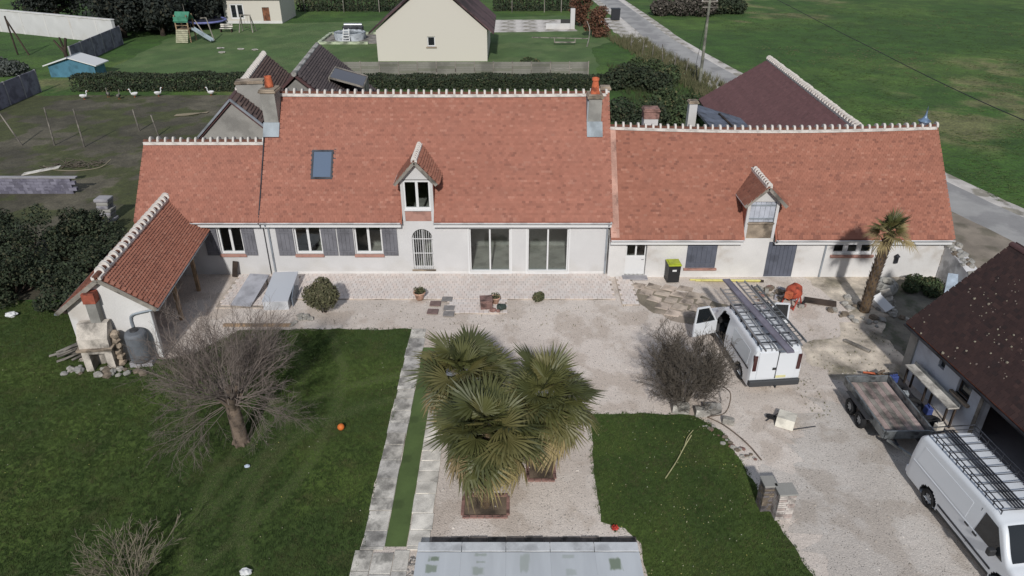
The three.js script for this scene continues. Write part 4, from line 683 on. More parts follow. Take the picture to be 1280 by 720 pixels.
// ================================================================ vehicles
// lofted van body: length along +z from the rear (0) to the nose (L), wheels on y = 0
function vanShape(o) {
  const L = o.L, hwid = o.hw;
  const top = (l) => { const P = o.top; for (let i = 0; i < P.length - 1; i++) if (l <= P[i + 1][0]) { const t = (l - P[i][0]) / (P[i + 1][0] - P[i][0]); return lerp(P[i][1], P[i + 1][1], t * t * (3 - 2 * t) * 0.5 + t * 0.5); } return P[P.length - 1][1]; };
  const half = (l) => hwid * (1 - 0.10 * Math.pow(clamp((l - L + 0.75) / 0.75), 2.2) - 0.03 * Math.pow(clamp(1 - l / 0.18), 2));
  const side = (l, y) => half(l) * (1 - 0.02 * Math.pow(clamp((0.55 - y) / 0.35), 2) - (o.tumble ?? 0.13) * Math.pow(clamp((y - 0.95) / 0.95), 1.35));
  const bot = (l) => 0.27 + 0.06 * Math.pow(clamp((l - L + 0.5) / 0.5), 2);
  const ring = (l) => { const T = top(l), b = bot(l), r = Math.min(0.14, (T - b) * 0.2), P = []; const ns = 26; for (let i = 0; i <= ns; i++) { const y = lerp(b, T - r, i / ns); P.push([side(l, y), y]); } const xs = side(l, T - r); for (let i = 1; i <= 4; i++) { const a = i / 4 * PI / 2; P.push([xs - r * (1 - Math.cos(a)) * 1.1, T - r + r * Math.sin(a)]); } const xe = P[P.length - 1][0]; for (let i = 1; i <= 4; i++) P.push([xe * (1 - i / 4), T + 0.03 * (1 - (1 - i / 4) ** 2)]); return P; };
  return { L, top, half, side, bot, ring };
}
function loft(S, n = 132, hole) {
  const P = [], I = [], rows = []; let m = 0;
  for (let i = 0; i <= n; i++) { const l = S.L * i / n, r = S.ring(l), full = [...r, ...r.slice(0, -1).reverse().map(([x, y]) => [-x, y])]; m = full.length; full.forEach(([x, y]) => P.push(x, y, l)); }
  for (let i = 0; i < n; i++) for (let k = 0; k < m - 1; k++) { const a = i * m + k, b = a + 1, c = a + m, d = c + 1; const yc = (P[a * 3 + 1] + P[d * 3 + 1]) / 2, xc = (P[a * 3] + P[d * 3]) / 2, lc = (i + 0.5) / n * S.L; if (hole && Math.abs(xc) > 0.55 && hole(lc, yc)) continue; I.push(a, c, b, b, c, d); }
  for (const e of [0, n]) { const c = P.length / 3; const l = S.L * e / n; P.push(0, (S.top(l) + S.bot(l)) / 2, l + (e ? 0.05 : -0.03)); for (let k = 0; k < m; k++) I.push(e ? c : e * m + k, e ? e * m + k : c, e * m + (k + 1) % m); }
  for (let i = 0; i < n; i++) { const a = i * m, b = a + m - 1, c = a + m, d = c + m - 1; I.push(a, b, c, b, d, c); }
  const g = new THREE.BufferGeometry(); g.setAttribute('position', new THREE.Float32BufferAttribute(P, 3)); g.setIndex(I); return toCreasedNormals(g, 0.6);
}
function sidePatch(S, s, pts, off = 0.008, thick = 0.02) { // panel lying on the flank from an outline of [l, y]
  const sh = poly(pts); const g = new THREE.ShapeGeometry(sh); const ex = new THREE.ExtrudeGeometry(sh, { depth: thick, bevelEnabled: false, steps: 1 }), p = ex.attributes.position; for (let i = 0; i < p.count; i++) { const l = p.getX(i), y = p.getY(i), z = p.getZ(i); p.setXYZ(i, s * (S.side(l, y) + off - thick + z), y, l); } ex.computeVertexNormals(); return ex;
}
function topPatch(S, l0, l1, f0, f1, off = 0.01, n = 8) { const P = [], I = [], k = 6; for (let i = 0; i <= n; i++) { const l = lerp(l0, l1, i / n), y = S.top(l), x = S.side(l, y) - 0.06; for (let j = 0; j <= k; j++) { const f = lerp(f0, f1, j / k); P.push(x * f, y + off + 0.03 * (1 - f * f), l); } } for (let i = 0; i < n; i++) for (let j = 0; j < k; j++) { const a = i * (k + 1) + j; I.push(a, a + k + 1, a + 1, a + 1, a + k + 1, a + k + 2); } const g = new THREE.BufferGeometry(); g.setAttribute('position', new THREE.Float32BufferAttribute(P, 3)); g.setIndex(I); g.computeVertexNormals(); return g; }
M.rim = spec([176, 178, 180], 0.08, 0.4, 0.45, { metalness: 0.25 });
const WH = (() => { const tyre = new THREE.TorusGeometry(0.235, 0.085, 12, 28).scale(1, 1, 1.15).rotateY(PI / 2); const spokes = []; for (let i = 0; i < 7; i++) spokes.push(new THREE.BoxGeometry(0.03, 0.17, 0.055).translate(0, 0.1, 0).rotateX(i * 0.8976)); const rim = [new THREE.CylinderGeometry(0.185, 0.185, 0.13, 24, 1, true).rotateZ(PI / 2), new THREE.CylinderGeometry(0.19, 0.19, 0.02, 24).rotateZ(PI / 2), new THREE.CylinderGeometry(0.05, 0.06, 0.1, 12).rotateZ(PI / 2), ...spokes.map(s => s.translate(0.03, 0, 0)), ...spokes.map(s => s.clone().translate(-0.06, 0, 0))]; return [metreUV(prep(tyre)), metreUV(join(rim))]; })();
function wheel(parent, x, z, k = 1) { const w = share('wheel', WH[0], M.rubber, parent); w.position.set(x, 0.32 * k, z); w.scale.set(k, k, k); share('rim', WH[1], M.rim, w); return w; }
M.lamp = phys([0.06, 0.016, 0.016], 0.2, { clearcoat: 1 }); M.lampClear = phys([0.55, 0.56, 0.58], 0.12, { clearcoat: 1 });
M.liner = mat([0.055, 0.055, 0.058], 0.85); M.seat = spec([78, 80, 88], 0.15, 0.5);
const liner = (s, l) => [new THREE.CylinderGeometry(0.41, 0.41, 0.36, 20, 1, true, 0, PI).rotateZ(PI / 2).translate(s * 0.7, 0.32, l), new THREE.CircleGeometry(0.41, 20, 0, PI).rotateY(PI / 2).translate(s * 0.52, 0.32, l)];
// ---- ladder van seen from behind, doors open
const S1 = vanShape({ L: 4.85, hw: 0.97, top: [[0, 1.86], [0.12, 1.93], [2.6, 1.95], [3.15, 1.86], [3.95, 1.12], [4.6, 0.95], [4.85, 0.72]] });
{
  const v = thing('ladder_van', 'white panel van with front doors open and ladders on its roof rack', 'van', [9.66, 0, 9.32], PI + 0.1);
  mesh('body', loft(S1, 132, (l, y) => Math.hypot(l - 0.9, y - 0.32) < 0.4 || Math.hypot(l - 3.95, y - 0.32) < 0.4 || (l > 2.5 && l < 3.58 && y > 0.46 && y < (l < 3.12 ? 1.72 : lerp(1.72, 0.95, (l - 3.12) / 0.46)))), M.paint, v);
  mesh('cab_floor', BB(-0.86, 0.86, 0.4, 0.44, 2.45, 3.9), M.rubber, v); mesh('bulkhead', BB(-0.86, 0.86, 0.44, 1.8, 2.4, 2.43), M.wallGrey, v); for (const x of [-0.45, 0.45]) mesh('seat', [RB(x - 0.26, x + 0.26, 0.62, 0.78, 2.6, 3.1, 0.06, 2), RB(x - 0.25, x + 0.25, 0.76, 1.4, 2.5, 2.64, 0.06, 2)], M.seat, v); mesh('dashboard', RB(-0.86, 0.86, 0.85, 1.05, 3.5, 3.85, 0.05, 2), M.rubber, v);
  mesh('bumper', [RB(-0.96, 0.96, 0.3, 0.56, -0.12, 0.1, 0.05, 3), RB(-0.9, 0.9, 0.3, 0.5, 4.74, 4.9, 0.05, 3)], mat([0.05, 0.052, 0.056], 0.7), v);
  mesh('tow_bar', [rod([0, 0.32, 0.1], [0, 0.32, -0.22], 0.025), new THREE.SphereGeometry(0.03, 10, 8).translate(0, 0.38, -0.22), rod([0, 0.31, -0.22], [0, 0.38, -0.22], 0.018)], M.black, v);
  for (const s of [-1, 1]) {
    mesh('tail_lamp', RB(s * 0.83 - 0.075, s * 0.83 + 0.075, 0.95, 1.62, -0.035, 0.08, 0.03, 2), s < 0 ? M.lamp : M.lamp, v);
    mesh('rear_door', RB(s * 0.37 - 0.36, s * 0.37 + 0.36, 0.6, 1.78, -0.045, 0.02, 0.03, 3), M.paint, v);
    mesh('side_rail', sidePatch(S1, s, [[0.2, 0.93], [1.9, 0.93], [1.9, 0.99], [0.2, 0.99]], 0.014, 0.02), M.black, v);
    mesh('sill_trim', sidePatch(S1, s, [[1.0, 0.3], [3.7, 0.3], [3.7, 0.44], [1.0, 0.44]], 0.014, 0.02), M.black, v);
    mesh('side_panel', sidePatch(S1, s, [[0.35, 1.05], [1.9, 1.05], [1.95, 1.62], [0.38, 1.62]], 0.01, 0.014), phys([0.60, 0.64, 0.67], 0.3, { clearcoat: 0.5 }), v);
    for (const l of [0.9, 3.95]) { mesh('wheel_liner', liner(s, l), M.liner, v); wheel(v, s * 0.87, l); }
    // front door swung out on its hinge
    const d = mesh('front_door', [prismZ([[0, 0.42], [1.05, 0.42], [1.05, 1.0], [0, 0.98]], -0.035, 0.035, 0.015), beam([1.02, 1.0, 0], [0.98, 1.72, 0], 0.06, 0.06), beam([0.98, 1.72, 0], [0.45, 1.7, 0], 0.06, 0.06), beam([0.45, 1.7, 0], [0.03, 0.98, 0], 0.06, 0.06)], M.paint, v);
    d.position.set(s * 0.95, 0, 3.58); d.rotation.y = s > 0 ? 0.25 : PI - 0.25;
    mesh('pane', prismZ([[0.1, 1.01], [0.98, 1.01], [0.95, 1.68], [0.48, 1.66]], -0.003, 0.003), M.glassDark, d);
    mesh('mirror', RB(0.1, 0.34, 0.95, 1.15, 0.04 * s, 0.04 * s + 0.1, 0.03, 2), M.black, d);
  }
  mesh('door_seam', BB(-0.008, 0.008, 0.6, 1.78, -0.047, 0), M.black, v);
  mesh('door_handle', RB(0.02, 0.16, 1.0, 1.1, -0.075, -0.04, 0.012, 1), M.black, v); mesh('plate', BB(-0.4, -0.02, 0.64, 0.74, -0.056, -0.043), spec([206, 200, 150], 0.05, 0.4), v);
  mesh('windscreen', topPatch(S1, 3.2, 3.9, -0.92, 0.92), M.glassDark, v);
  const rk = mesh('roof_rack', [RB(-0.78, -0.74, 2.06, 2.1, 0.1, 3.0, 0.01, 1), RB(0.74, 0.78, 2.06, 2.1, 0.1, 3.0, 0.01, 1)], M.steelDark, v);
  for (let i = 0; i < 6; i++) { const l = 0.2 + i * 0.54; mesh('crossbar', [RB(-0.8, 0.8, 2.02, 2.06, l, l + 0.05, 0.01, 1), BB(-0.77, -0.72, 1.84, 2.02, l, l + 0.045), BB(0.72, 0.77, 1.84, 2.02, l, l + 0.045)], M.steelDark, rk); }
}
function ladder(label, pos, turn, pitch, L, w, n, m, g) {
  const o = thing('ladder', label, 'ladder', pos, turn, g); o.rotation.order = 'YXZ'; o.rotation.x = pitch;
  for (const s of [-1, 1]) mesh('rail', RB(s * w / 2 - 0.022, s * w / 2 + 0.022, 0, 0.075, -L / 2, L / 2, 0.008, 1), m, o);
  const gg = metreUV(prep(rod([-w / 2 + 0.02, 0.037, 0], [w / 2 - 0.02, 0.037, 0], 0.017, 0.017, 6))); for (let i = 0; i < n; i++) { const r = share('rung', gg, m, o); r.position.z = -L / 2 + (i + 0.5) * L / n; } return o;
}
const tv = PI + 0.1;
ladder('aluminium ladder on the van rack, on the outer edge facing the bare bush', [8.92, 2.105, 7.55], tv - 0.0, 0, 4.6, 0.40, 16, M.alu, 'ladders on the van');
ladder('dark sided ladder on the van rack, beside the long plank', [9.82, 2.105, 7.1], tv + 0.04, 0, 4.9, 0.36, 18, M.alu, 'ladders on the van');
ladder('ladder on the van rack, on the edge facing the palm trunk', [10.2, 2.11, 7.15], tv + 0.02, 0.0, 4.3, 0.24, 15, M.galv, 'ladders on the van');
{ const p = mesh('scaffold_plank', [RB(-0.14, 0.14, 0, 0.05, -2.75, 2.75, 0.01, 1), BB(-0.14, -0.12, 0.05, 0.08, -2.7, 2.7), BB(0.12, 0.14, 0.05, 0.08, -2.7, 2.7)], spec([128, 124, 136], 0.1, 1, 0.7, { alt: [104, 100, 112] })); p.position.set(9.3, 2.19, 7.35); p.rotation.y = tv + 0.06; tag(p, 'long grey scaffold plank lying between the ladders on the van', 'plank'); }
// ---- van beside the barn, front towards the pool side
const S2 = vanShape({ L: 5.2, hw: 0.93, tumble: 0.16, top: [[0, 1.78], [0.12, 1.87], [3.2, 1.92], [3.6, 1.84], [4.35, 1.12], [5.0, 0.95], [5.2, 0.7]] });
{
  const v = thing('rack_van', 'white delivery van with wire roof rack parked by the barn', 'van', [13.3, 0, 13.85], 0.085);
  mesh('body', loft(S2, 132, (l, y) => Math.hypot(l - 1.15, y - 0.32) < 0.4 || Math.hypot(l - 4.35, y - 0.32) < 0.4), M.paint, v);
  mesh('bumper', [RB(-0.9, 0.9, 0.3, 0.58, -0.1, 0.12, 0.05, 3), RB(-0.86, 0.86, 0.3, 0.52, 5.1, 5.28, 0.05, 3)], M.paint, v);
  for (const s of [-1, 1]) {
    mesh('side_moulding', sidePatch(S2, s, [[1.6, 0.50], [3.9, 0.50], [3.9, 0.56], [1.6, 0.56]], 0.016, 0.02), M.steelDark, v);
    mesh('sill_trim', sidePatch(S2, s, [[1.6, 0.28], [3.9, 0.28], [3.9, 0.36], [1.6, 0.36]], 0.012, 0.02), M.black, v);
    mesh('swage_line', sidePatch(S2, s, [[0.15, 0.98], [3.1, 0.98], [3.1, 1.01], [0.15, 1.01]], 0.012, 0.015), M.paint, v);
    mesh('side_panel', sidePatch(S2, s, [[0.3, 1.08], [2.6, 1.08], [2.6, 1.62], [0.36, 1.62]], 0.009, 0.014), M.paint, v);
    mesh('side_window', sidePatch(S2, s, [[3.02, 1.04], [4.12, 1.04], [3.56, 1.68], [3.06, 1.71]], 0.012, 0.03), M.glassDark, v);
    mesh('door_seam', sidePatch(S2, s, [[2.9, 0.45], [2.91, 0.45], [2.91, 1.72], [2.9, 1.72]], 0.011, 0.012), M.steelDark, v);
    mesh('handle', sidePatch(S2, s, [[2.66, 0.94], [2.82, 0.94], [2.82, 0.99], [2.66, 0.99]], 0.03, 0.04), M.black, v); mesh('handle', sidePatch(S2, s, [[3.0, 0.92], [3.16, 0.92], [3.16, 0.97], [3.0, 0.97]], 0.03, 0.04), M.black, v);
    const mr = mesh('mirror', RB(s * 1.06 - 0.1, s * 1.06 + 0.1, 1.02, 1.24, 3.76, 3.92, 0.04, 3), M.black, v);
    mesh('tail_lamp', RB(s * 0.80 - 0.06, s * 0.80 + 0.06, 0.85, 1.3, -0.03, 0.08, 0.03, 2), M.lamp, v);
    mesh('headlight', RB(s * 0.62 - 0.18, s * 0.62 + 0.18, 0.62, 0.8, 5.0, 5.2, 0.06, 3), M.lampClear, v);
    for (const l of [1.15, 4.35]) { mesh('wheel_liner', liner(s, l), M.liner, v); wheel(v, s * 0.84, l); }
  }
  mesh('windscreen', topPatch(S2, 3.65, 4.3, -0.93, 0.93), M.glassDark, v);
  const rk = mesh('roof_rack', [RB(-0.72, -0.69, 2.02, 2.05, 0.12, 3.35, 0.01, 1), RB(0.69, 0.72, 2.02, 2.05, 0.12, 3.35, 0.01, 1), RB(-0.72, -0.69, 2.16, 2.19, 0.12, 3.35, 0.01, 1), RB(0.69, 0.72, 2.16, 2.19, 0.12, 3.35, 0.01, 1), RB(-0.72, 0.72, 2.16, 2.19, 0.1, 0.13, 0.01, 1)], M.steelDark, v);
  for (let i = 0; i < 11; i++) { const l = 0.14 + i * 0.317; mesh('crossbar', [rod([-0.7, 2.035, l], [0.7, 2.035, l], 0.013), rod([-0.705, 2.03, l], [-0.705, 2.17, l], 0.01), rod([0.705, 2.03, l], [0.705, 2.17, l], 0.01), BB(-0.68, -0.66, 1.8, 2.03, l, l + 0.02), BB(0.66, 0.68, 1.8, 2.03, l, l + 0.02)], M.steelDark, rk); }
  mesh('walkway', [...Array(4)].map((_, i) => BB(-0.3 + i * 0.09, -0.27 + i * 0.09 + 0.03, 2.05, 2.065, 0.14, 3.3)), M.steelDark, rk);
}
// ---- flat twin axle trailer
{
  const t = thing('flatbed_trailer', 'galvanised twin axle flatbed trailer with plank floor beside the barn', 'trailer', [12.95, 0, 9.55], 0.02);
  for (let i = 0; i < 8; i++) mesh('plank', BB(-0.74 + i * 0.185, -0.74 + (i + 1) * 0.185 - 0.008, 0.58, 0.615, 0.06, 3.0), [M.greyWood, spec([160, 142, 136], 0.15, 1, 0.9)][i % 2], t);
  mesh('chassis', [BB(-0.78, 0.78, 0.5, 0.58, 0.05, 3.02), BB(-0.45, -0.38, 0.4, 0.5, 0, 3.3), BB(0.38, 0.45, 0.4, 0.5, 0, 3.3)], M.steelDark, t);
  mesh('side_board', RB(-0.84, -0.78, 0.54, 0.86, 0, 3.05, 0.01, 1), M.galv, t); mesh('side_board', RB(0.78, 0.84, 0.54, 0.86, 0, 3.05, 0.01, 1), M.galv, t);
  mesh('tailboard', RB(-0.77, 0.77, 0.54, 0.86, -0.04, 0.02, 0.01, 1), M.galv, t); mesh('headboard', RB(-0.77, 0.77, 0.54, 0.86, 3.02, 3.08, 0.01, 1), M.galv, t);
  mesh('drawbar', [beam([-0.6, 0.44, 3.0], [0, 0.44, 4.25], 0.08, 0.08), beam([0.6, 0.44, 3.0], [0, 0.44, 4.25], 0.08, 0.08), rod([0, 0.44, 4.2], [0, 0.44, 4.45], 0.04), rod([0, 0.0, 4.0], [0, 0.6, 4.0], 0.03)], M.galv, t);
  mesh('mudguard', [RB(-1.02, -0.86, 0.66, 0.69, 0.65, 2.25, 0.01, 1), RB(0.86, 1.02, 0.66, 0.69, 0.65, 2.25, 0.01, 1)], M.black, t);
  for (const s of [-1, 1]) for (const z of [1.05, 1.8]) wheel(t, s * 0.94, z, 0.95);
}
// ================================================================ pool
{
  const p = thing('pool_cover', 'low white framed flat cover over the pool with greenish stains', 'pool cover', [0, 0, 0]);
  const x0 = -2.62, x1 = 3.52, z0 = 16.76, z1 = 24.5, n = 5, w = (x1 - x0) / n;
  mesh('base_frame', [BB(x0, x0 + 0.08, 0.0, 0.3, z0, z1), BB(x1 - 0.08, x1, 0.0, 0.3, z0, z1), BB(x0 + 0.08, x1 - 0.08, 0.0, 0.3, z0, z0 + 0.06), BB(x0 + 0.08, x1 - 0.08, 0.0, 0.3, z1 - 0.06, z1)], M.pvc, p);
  mesh('water', BB(x0 + 0.08, x1 - 0.08, 0.0, 0.05, z0 + 0.06, z1 - 0.06), phys([0.06, 0.10, 0.11], 0.08), p);
  const panelOf = (sd, patches) => phys(0xffffff, 0.3, { clearcoat: 0.3, clearcoatRoughness: 0.2, map: (() => { const m = tex(256, 1, (u, v0) => { const v = 1 - v0, a = fbm(u, v, 3, 5, 301 + sd); let c = mul([0.765, 0.78, 0.795], 0.92 + 0.14 * a); for (const [sx, sy, rx, ry, k] of patches) { const d = Math.max(Math.abs(u - sx) / rx, Math.abs(v - sy) / ry) + (fbm(u, v, 12, 4, 311 + sd) - 0.5) * 0.9; c = mixc(c, [0.42, 0.47, 0.38], k * (1 - sstep(0.7, 1.15, d))); } return c; }); m.repeat.set(1, 1); return m; })() });  // grey-green patches mixed into the panel colour
  const panels = [panelOf(1, [[0.42, 0.03, 0.12, 0.011, 0.75], [0.38, 0.075, 0.13, 0.017, 0.6], [0.5, 0.3, 0.2, 0.04, 0.3]]), panelOf(2, [[0.45, 0.012, 0.14, 0.006, 0.3], [0.45, 0.045, 0.1, 0.004, 0.45], [0.4, 0.085, 0.14, 0.018, 0.34]]), panelOf(3, [[0.42, 0.05, 0.11, 0.04, 0.24]]), panelOf(4, [[0.4, 0.02, 0.14, 0.008, 0.22], [0.45, 0.09, 0.12, 0.014, 0.2]]), panelOf(5, [[0.42, 0.055, 0.14, 0.026, 0.8]])];
  for (let i = 0; i < n; i++) {
    const a = x0 + i * w, b = a + w - 0.012;
    mesh('edge_panel', RB(a, b, 0.3, 0.34, z0 - 0.02, z0 + 0.3, 0.012, 1), M.zincPale, p);
    const g = new THREE.BoxGeometry(b - a + 0.01, 0.03, z1 - z0 - 0.34).translate((a + b) / 2, 0.325, (z0 + 0.34 + z1) / 2); mesh('cover_panel', prep(g), panels[i], p, true);
  }
  const co = thing('pool_coping', 'row of dark rough coping stones along the end of the pool cover', 'coping'); for (let i = 0; i < 11; i++) mesh('stone', RB(-2.3 + i * 0.535, -2.3 + (i + 1) * 0.535 - 0.015, 0, 0.05 + 0.012 * (i % 3), 16.3, 16.72, 0.012, 1), [M.cope1 ||= spec([112, 104, 98], 0.3, 0.6, 0.95), M.cope2 ||= spec([100, 94, 90], 0.3, 0.6, 0.95)][i % 2], co);
  const q = seeded(3), L = []; for (let i = 0; i < 260; i++) L.push({ p: V(-2.76 + (q() - 0.5) * 0.2, 0.03, 16.95 + q() * 5), e: [q() * 3, q() * 3, q() * 3], s: 0.6 + q() * 0.8, c: mul([0.3, 0.28, 0.26], 0.4 + q()) });
  tag(instanced('pebble_strip', rock(0.035, 1, 0.7, 1, 4, 0), mat(0xffffff, 1), L), 'strip of dark and pale pebbles between paving and pool cover', 'pebbles');
}
// ================================================================ terrace and courtyard things
function pot(label, x, z, s, plant, seed, g) {
  const t = thing('flower_pot', label, 'flower pot', [x, 0.06, z], 0, g);
  mesh('pot', lathe([[0, 0], [0.17 * s, 0], [0.26 * s, 0.34 * s], [0.3 * s, 0.34 * s], [0.3 * s, 0.4 * s], [0.25 * s, 0.4 * s], [0.23 * s, 0.33 * s], [0, 0.33 * s]], 0, 0, 0, 18), spec([186, 150, 130], 0.14, 0.4, 0.9), t);
  mesh('soil', new THREE.CylinderGeometry(0.23 * s, 0.23 * s, 0.02, 16).translate(0, 0.35 * s, 0), M.darkWood, t);
  if (plant) leafCloud('plant', t, plant, blobAt([[0, 0.5 * s, 0, 0.26 * s, 0.18 * s], [0.08, 0.45 * s, 0.04, 0.2 * s]]), 0.06, GREEN.olive, seeded(seed));
  return t;
}
pot('terracotta pot with a dry plant standing by the two dark square slabs', -4.2, 2.5, 0.95, 260, 1);
pot('empty looking terracotta pot beside the brown wooden crate', -0.75, 2.85, 0.8, 60, 2);
leafBush('terrace_plant', 'small tufted plant in gravel at the terrace edge below the sliding doors', 'plant', [1.17, 0.02, 2.62], [[0, 0.22, 0, 0.26, 0.2], [0.1, 0.3, 0.05, 0.2]], 700, 0.05, GREEN.olive, 61, { long: 2.6 });
for (const [x, z, m, l] of [[-3.45, 2.95, 0, 'brown square slab nearest the potted dry plant'], [-3.5, 3.65, 0, 'brown square slab at the outer end of the terrace row'], [-2.95, 2.55, 1, 'grey square slab against the terrace pavers'], [-2.8, 3.35, 1, 'grey square slab in the middle of the second row'], [-2.78, 3.85, 1, 'grey square slab nearest the lawn path']]) { const o = mesh('square_slab', RB(-0.24, 0.24, 0, 0.05, -0.2, 0.2, 0.01, 1), m ? spec([132, 128, 126], 0.1, 0.6) : spec([120, 100, 96], 0.1, 0.6)); o.position.set(x, 0.06, z); o.rotation.y = (x * 7 % 1) * 0.1; tag(o, l, 'slab', 'loose slabs by the terrace'); }
{
  const c = thing('wooden_crate', 'brown wooden crate on the pavers beside the pot', 'crate', [-1.15, 0.06, 3.2], 0.1);
  mesh('panel', [RB(-0.26, 0.26, 0, 0.4, -0.26, -0.22, 0.006, 1), RB(-0.26, 0.26, 0, 0.4, 0.22, 0.26, 0.006, 1), RB(-0.26, -0.22, 0, 0.4, -0.22, 0.22, 0.006, 1), RB(0.22, 0.26, 0, 0.4, -0.22, 0.22, 0.006, 1)], spec([122, 96, 90], 0.15, 0.5), c); mesh('lid', RB(-0.28, 0.28, 0.4, 0.44, -0.28, 0.28, 0.01, 1), spec([128, 102, 96], 0.15, 0.5), c);
  const b = thing('bucket', 'dark green bucket tipped over beside the wooden crate', 'bucket', [-0.45, 0.2, 3.45], 0.6); mesh('shell', lathe([[0, -0.16], [0.13, -0.16], [0.17, 0.16], [0.15, 0.16], [0.12, -0.13], [0, -0.13]], 0, 0, 0, 18).rotateZ(1.35), spec([60, 72, 66], 0.1, 0.4, 0.6), b); mesh('handle', new THREE.TorusGeometry(0.16, 0.006, 5, 16, PI).rotateY(PI / 2).translate(-0.16, 0, 0), M.galv, b);
  const r = mesh('brick_lump', [rock(0.12, 1.3, 0.8, 1, 5).translate(0, 0.08, 0), rock(0.1, 1, 0.8, 1, 8).translate(0.24, 0.06, 0.06)], M.brick); r.position.set(-0.85, 0.06, 3.6); tag(r, 'broken reddish bricks lying in front of the wooden crate', 'bricks');
}
{ // cold frame by the wall
  const c = thing('cold_frame', 'white and glass cold frame on the ground below the shuttered house', 'cold frame', [-10.55, 0, 2.2], 0.06);
  mesh('box', [BB(-0.55, 0.55, 0, 0.62, -1.2, -1.15), BB(-0.55, 0.55, 0, 0.42, 1.15, 1.2), prismX([[-1.15, 0], [1.15, 0], [1.15, 0.42], [-1.15, 0.62]], -0.55, -0.5), prismX([[-1.15, 0], [1.15, 0], [1.15, 0.42], [-1.15, 0.62]], 0.5, 0.55)], spec([186, 188, 192], 0.08, 1, 0.7), c);
  mesh('lid', beam([0, 0.65, -1.22], [0, 0.445, 1.22], 1.14, 0.035), phys([0.52, 0.54, 0.58], 0.4, {}), c);
  mesh('prop_panel', prismX([[-0.35, 0.0], [0.95, 0.0], [0.95, 0.45], [0.35, 0.75], [-0.35, 0.4]], 0.66, 0.7), spec([104, 112, 122], 0.1, 0.8, 0.6), c);
  const b = thing('cold_frame', 'flat grey sheet leaning beside the bare tree branches', 'sheet', [-12.0, 0, 2.1], -0.12); mesh('sheet_panel', beam([0, 0.1, 1.1], [0, 0.55, -1.1], 0.95, 0.03), spec([170, 170, 176], 0.1, 1, 0.7), b); mesh('support', [BB(-0.4, -0.34, 0, 0.5, -1.0, -0.94), BB(0.34, 0.4, 0, 0.5, -1.0, -0.94)], M.greyWood, b);
  const e = mesh('timber_edging', [RB(-1.45, 1.45, 0, 0.12, -0.06, 0.06, 0.01, 1)], M.wood); e.position.set(-10.9, 0.0, 4.75); tag(e, 'long squared timber lying at the lawn edge below the cold frame', 'timber');
  const q = seeded(15); for (let i = 0; i < 12; i++) { const s = 0.07 + q() * 0.07, o = mesh('edge_stone', rock(s, 1.2, 0.8, 1, i + 40).translate(0, s * 0.45, 0), M.slab[i % 3]); o.position.set(-9.55 + q() * 0.9, 0, 3.9 + q() * 0.9); tag(o, 'pale stone in the small heap by the round bush', 'stone', 'stones by the round bush'); }
}
{ // wheelie bin
  const b = thing('wheelie_bin', 'black wheelie bin with yellow-green lid against the farm building wall', 'bin', [7.62, 0, 0.72], 0.05);
  mesh('tub', prismX([[-0.25, 0.08], [0.22, 0.08], [0.3, 0.98], [-0.3, 0.98]], -0.28, 0.28), mat([0.02, 0.021, 0.023], 0.55), b);
  mesh('lid', [RB(-0.31, 0.31, 0.98, 1.05, -0.34, 0.35, 0.025, 2), RB(-0.25, 0.25, 1.05, 1.09, -0.26, 0.28, 0.02, 2)], spec([168, 178, 48], 0.06, 0.5, 0.5), b);
  mesh('handle', rod([-0.22, 1.0, -0.38], [0.22, 1.0, -0.38], 0.018), M.black, b); for (const s of [-1, 1]) mesh('wheel', new THREE.CylinderGeometry(0.1, 0.1, 0.06, 16).rotateZ(PI / 2).translate(s * 0.25, 0.1, -0.27), M.rubber, b);
  mesh('sticker', BB(-0.1, 0.1, 0.68, 0.8, 0.275, 0.282), M.pvc, b);
}
{ const p = thing('plastic_pipes', 'yellow plastic pipes lying along the foot of the farm building', 'pipes', [10.2, 0.04, 0.75], -0.02); for (let i = 0; i < 3; i++) mesh('pipe', rod([-1.7 + i * 0.25, 0.02 + (i === 2 ? 0.07 : 0), (i - 1) * 0.085], [1.6, 0.02 + (i === 2 ? 0.07 : 0), (i - 1) * 0.085 * 0.9], 0.042, 0.042, 10), spec([206, 198, 120], 0.06, 0.5, 0.5), p); mesh('end_cap', rod([1.6, 0.03, 0], [1.78, 0.03, 0.02], 0.07, 0.06, 12), M.darkWood, p); }
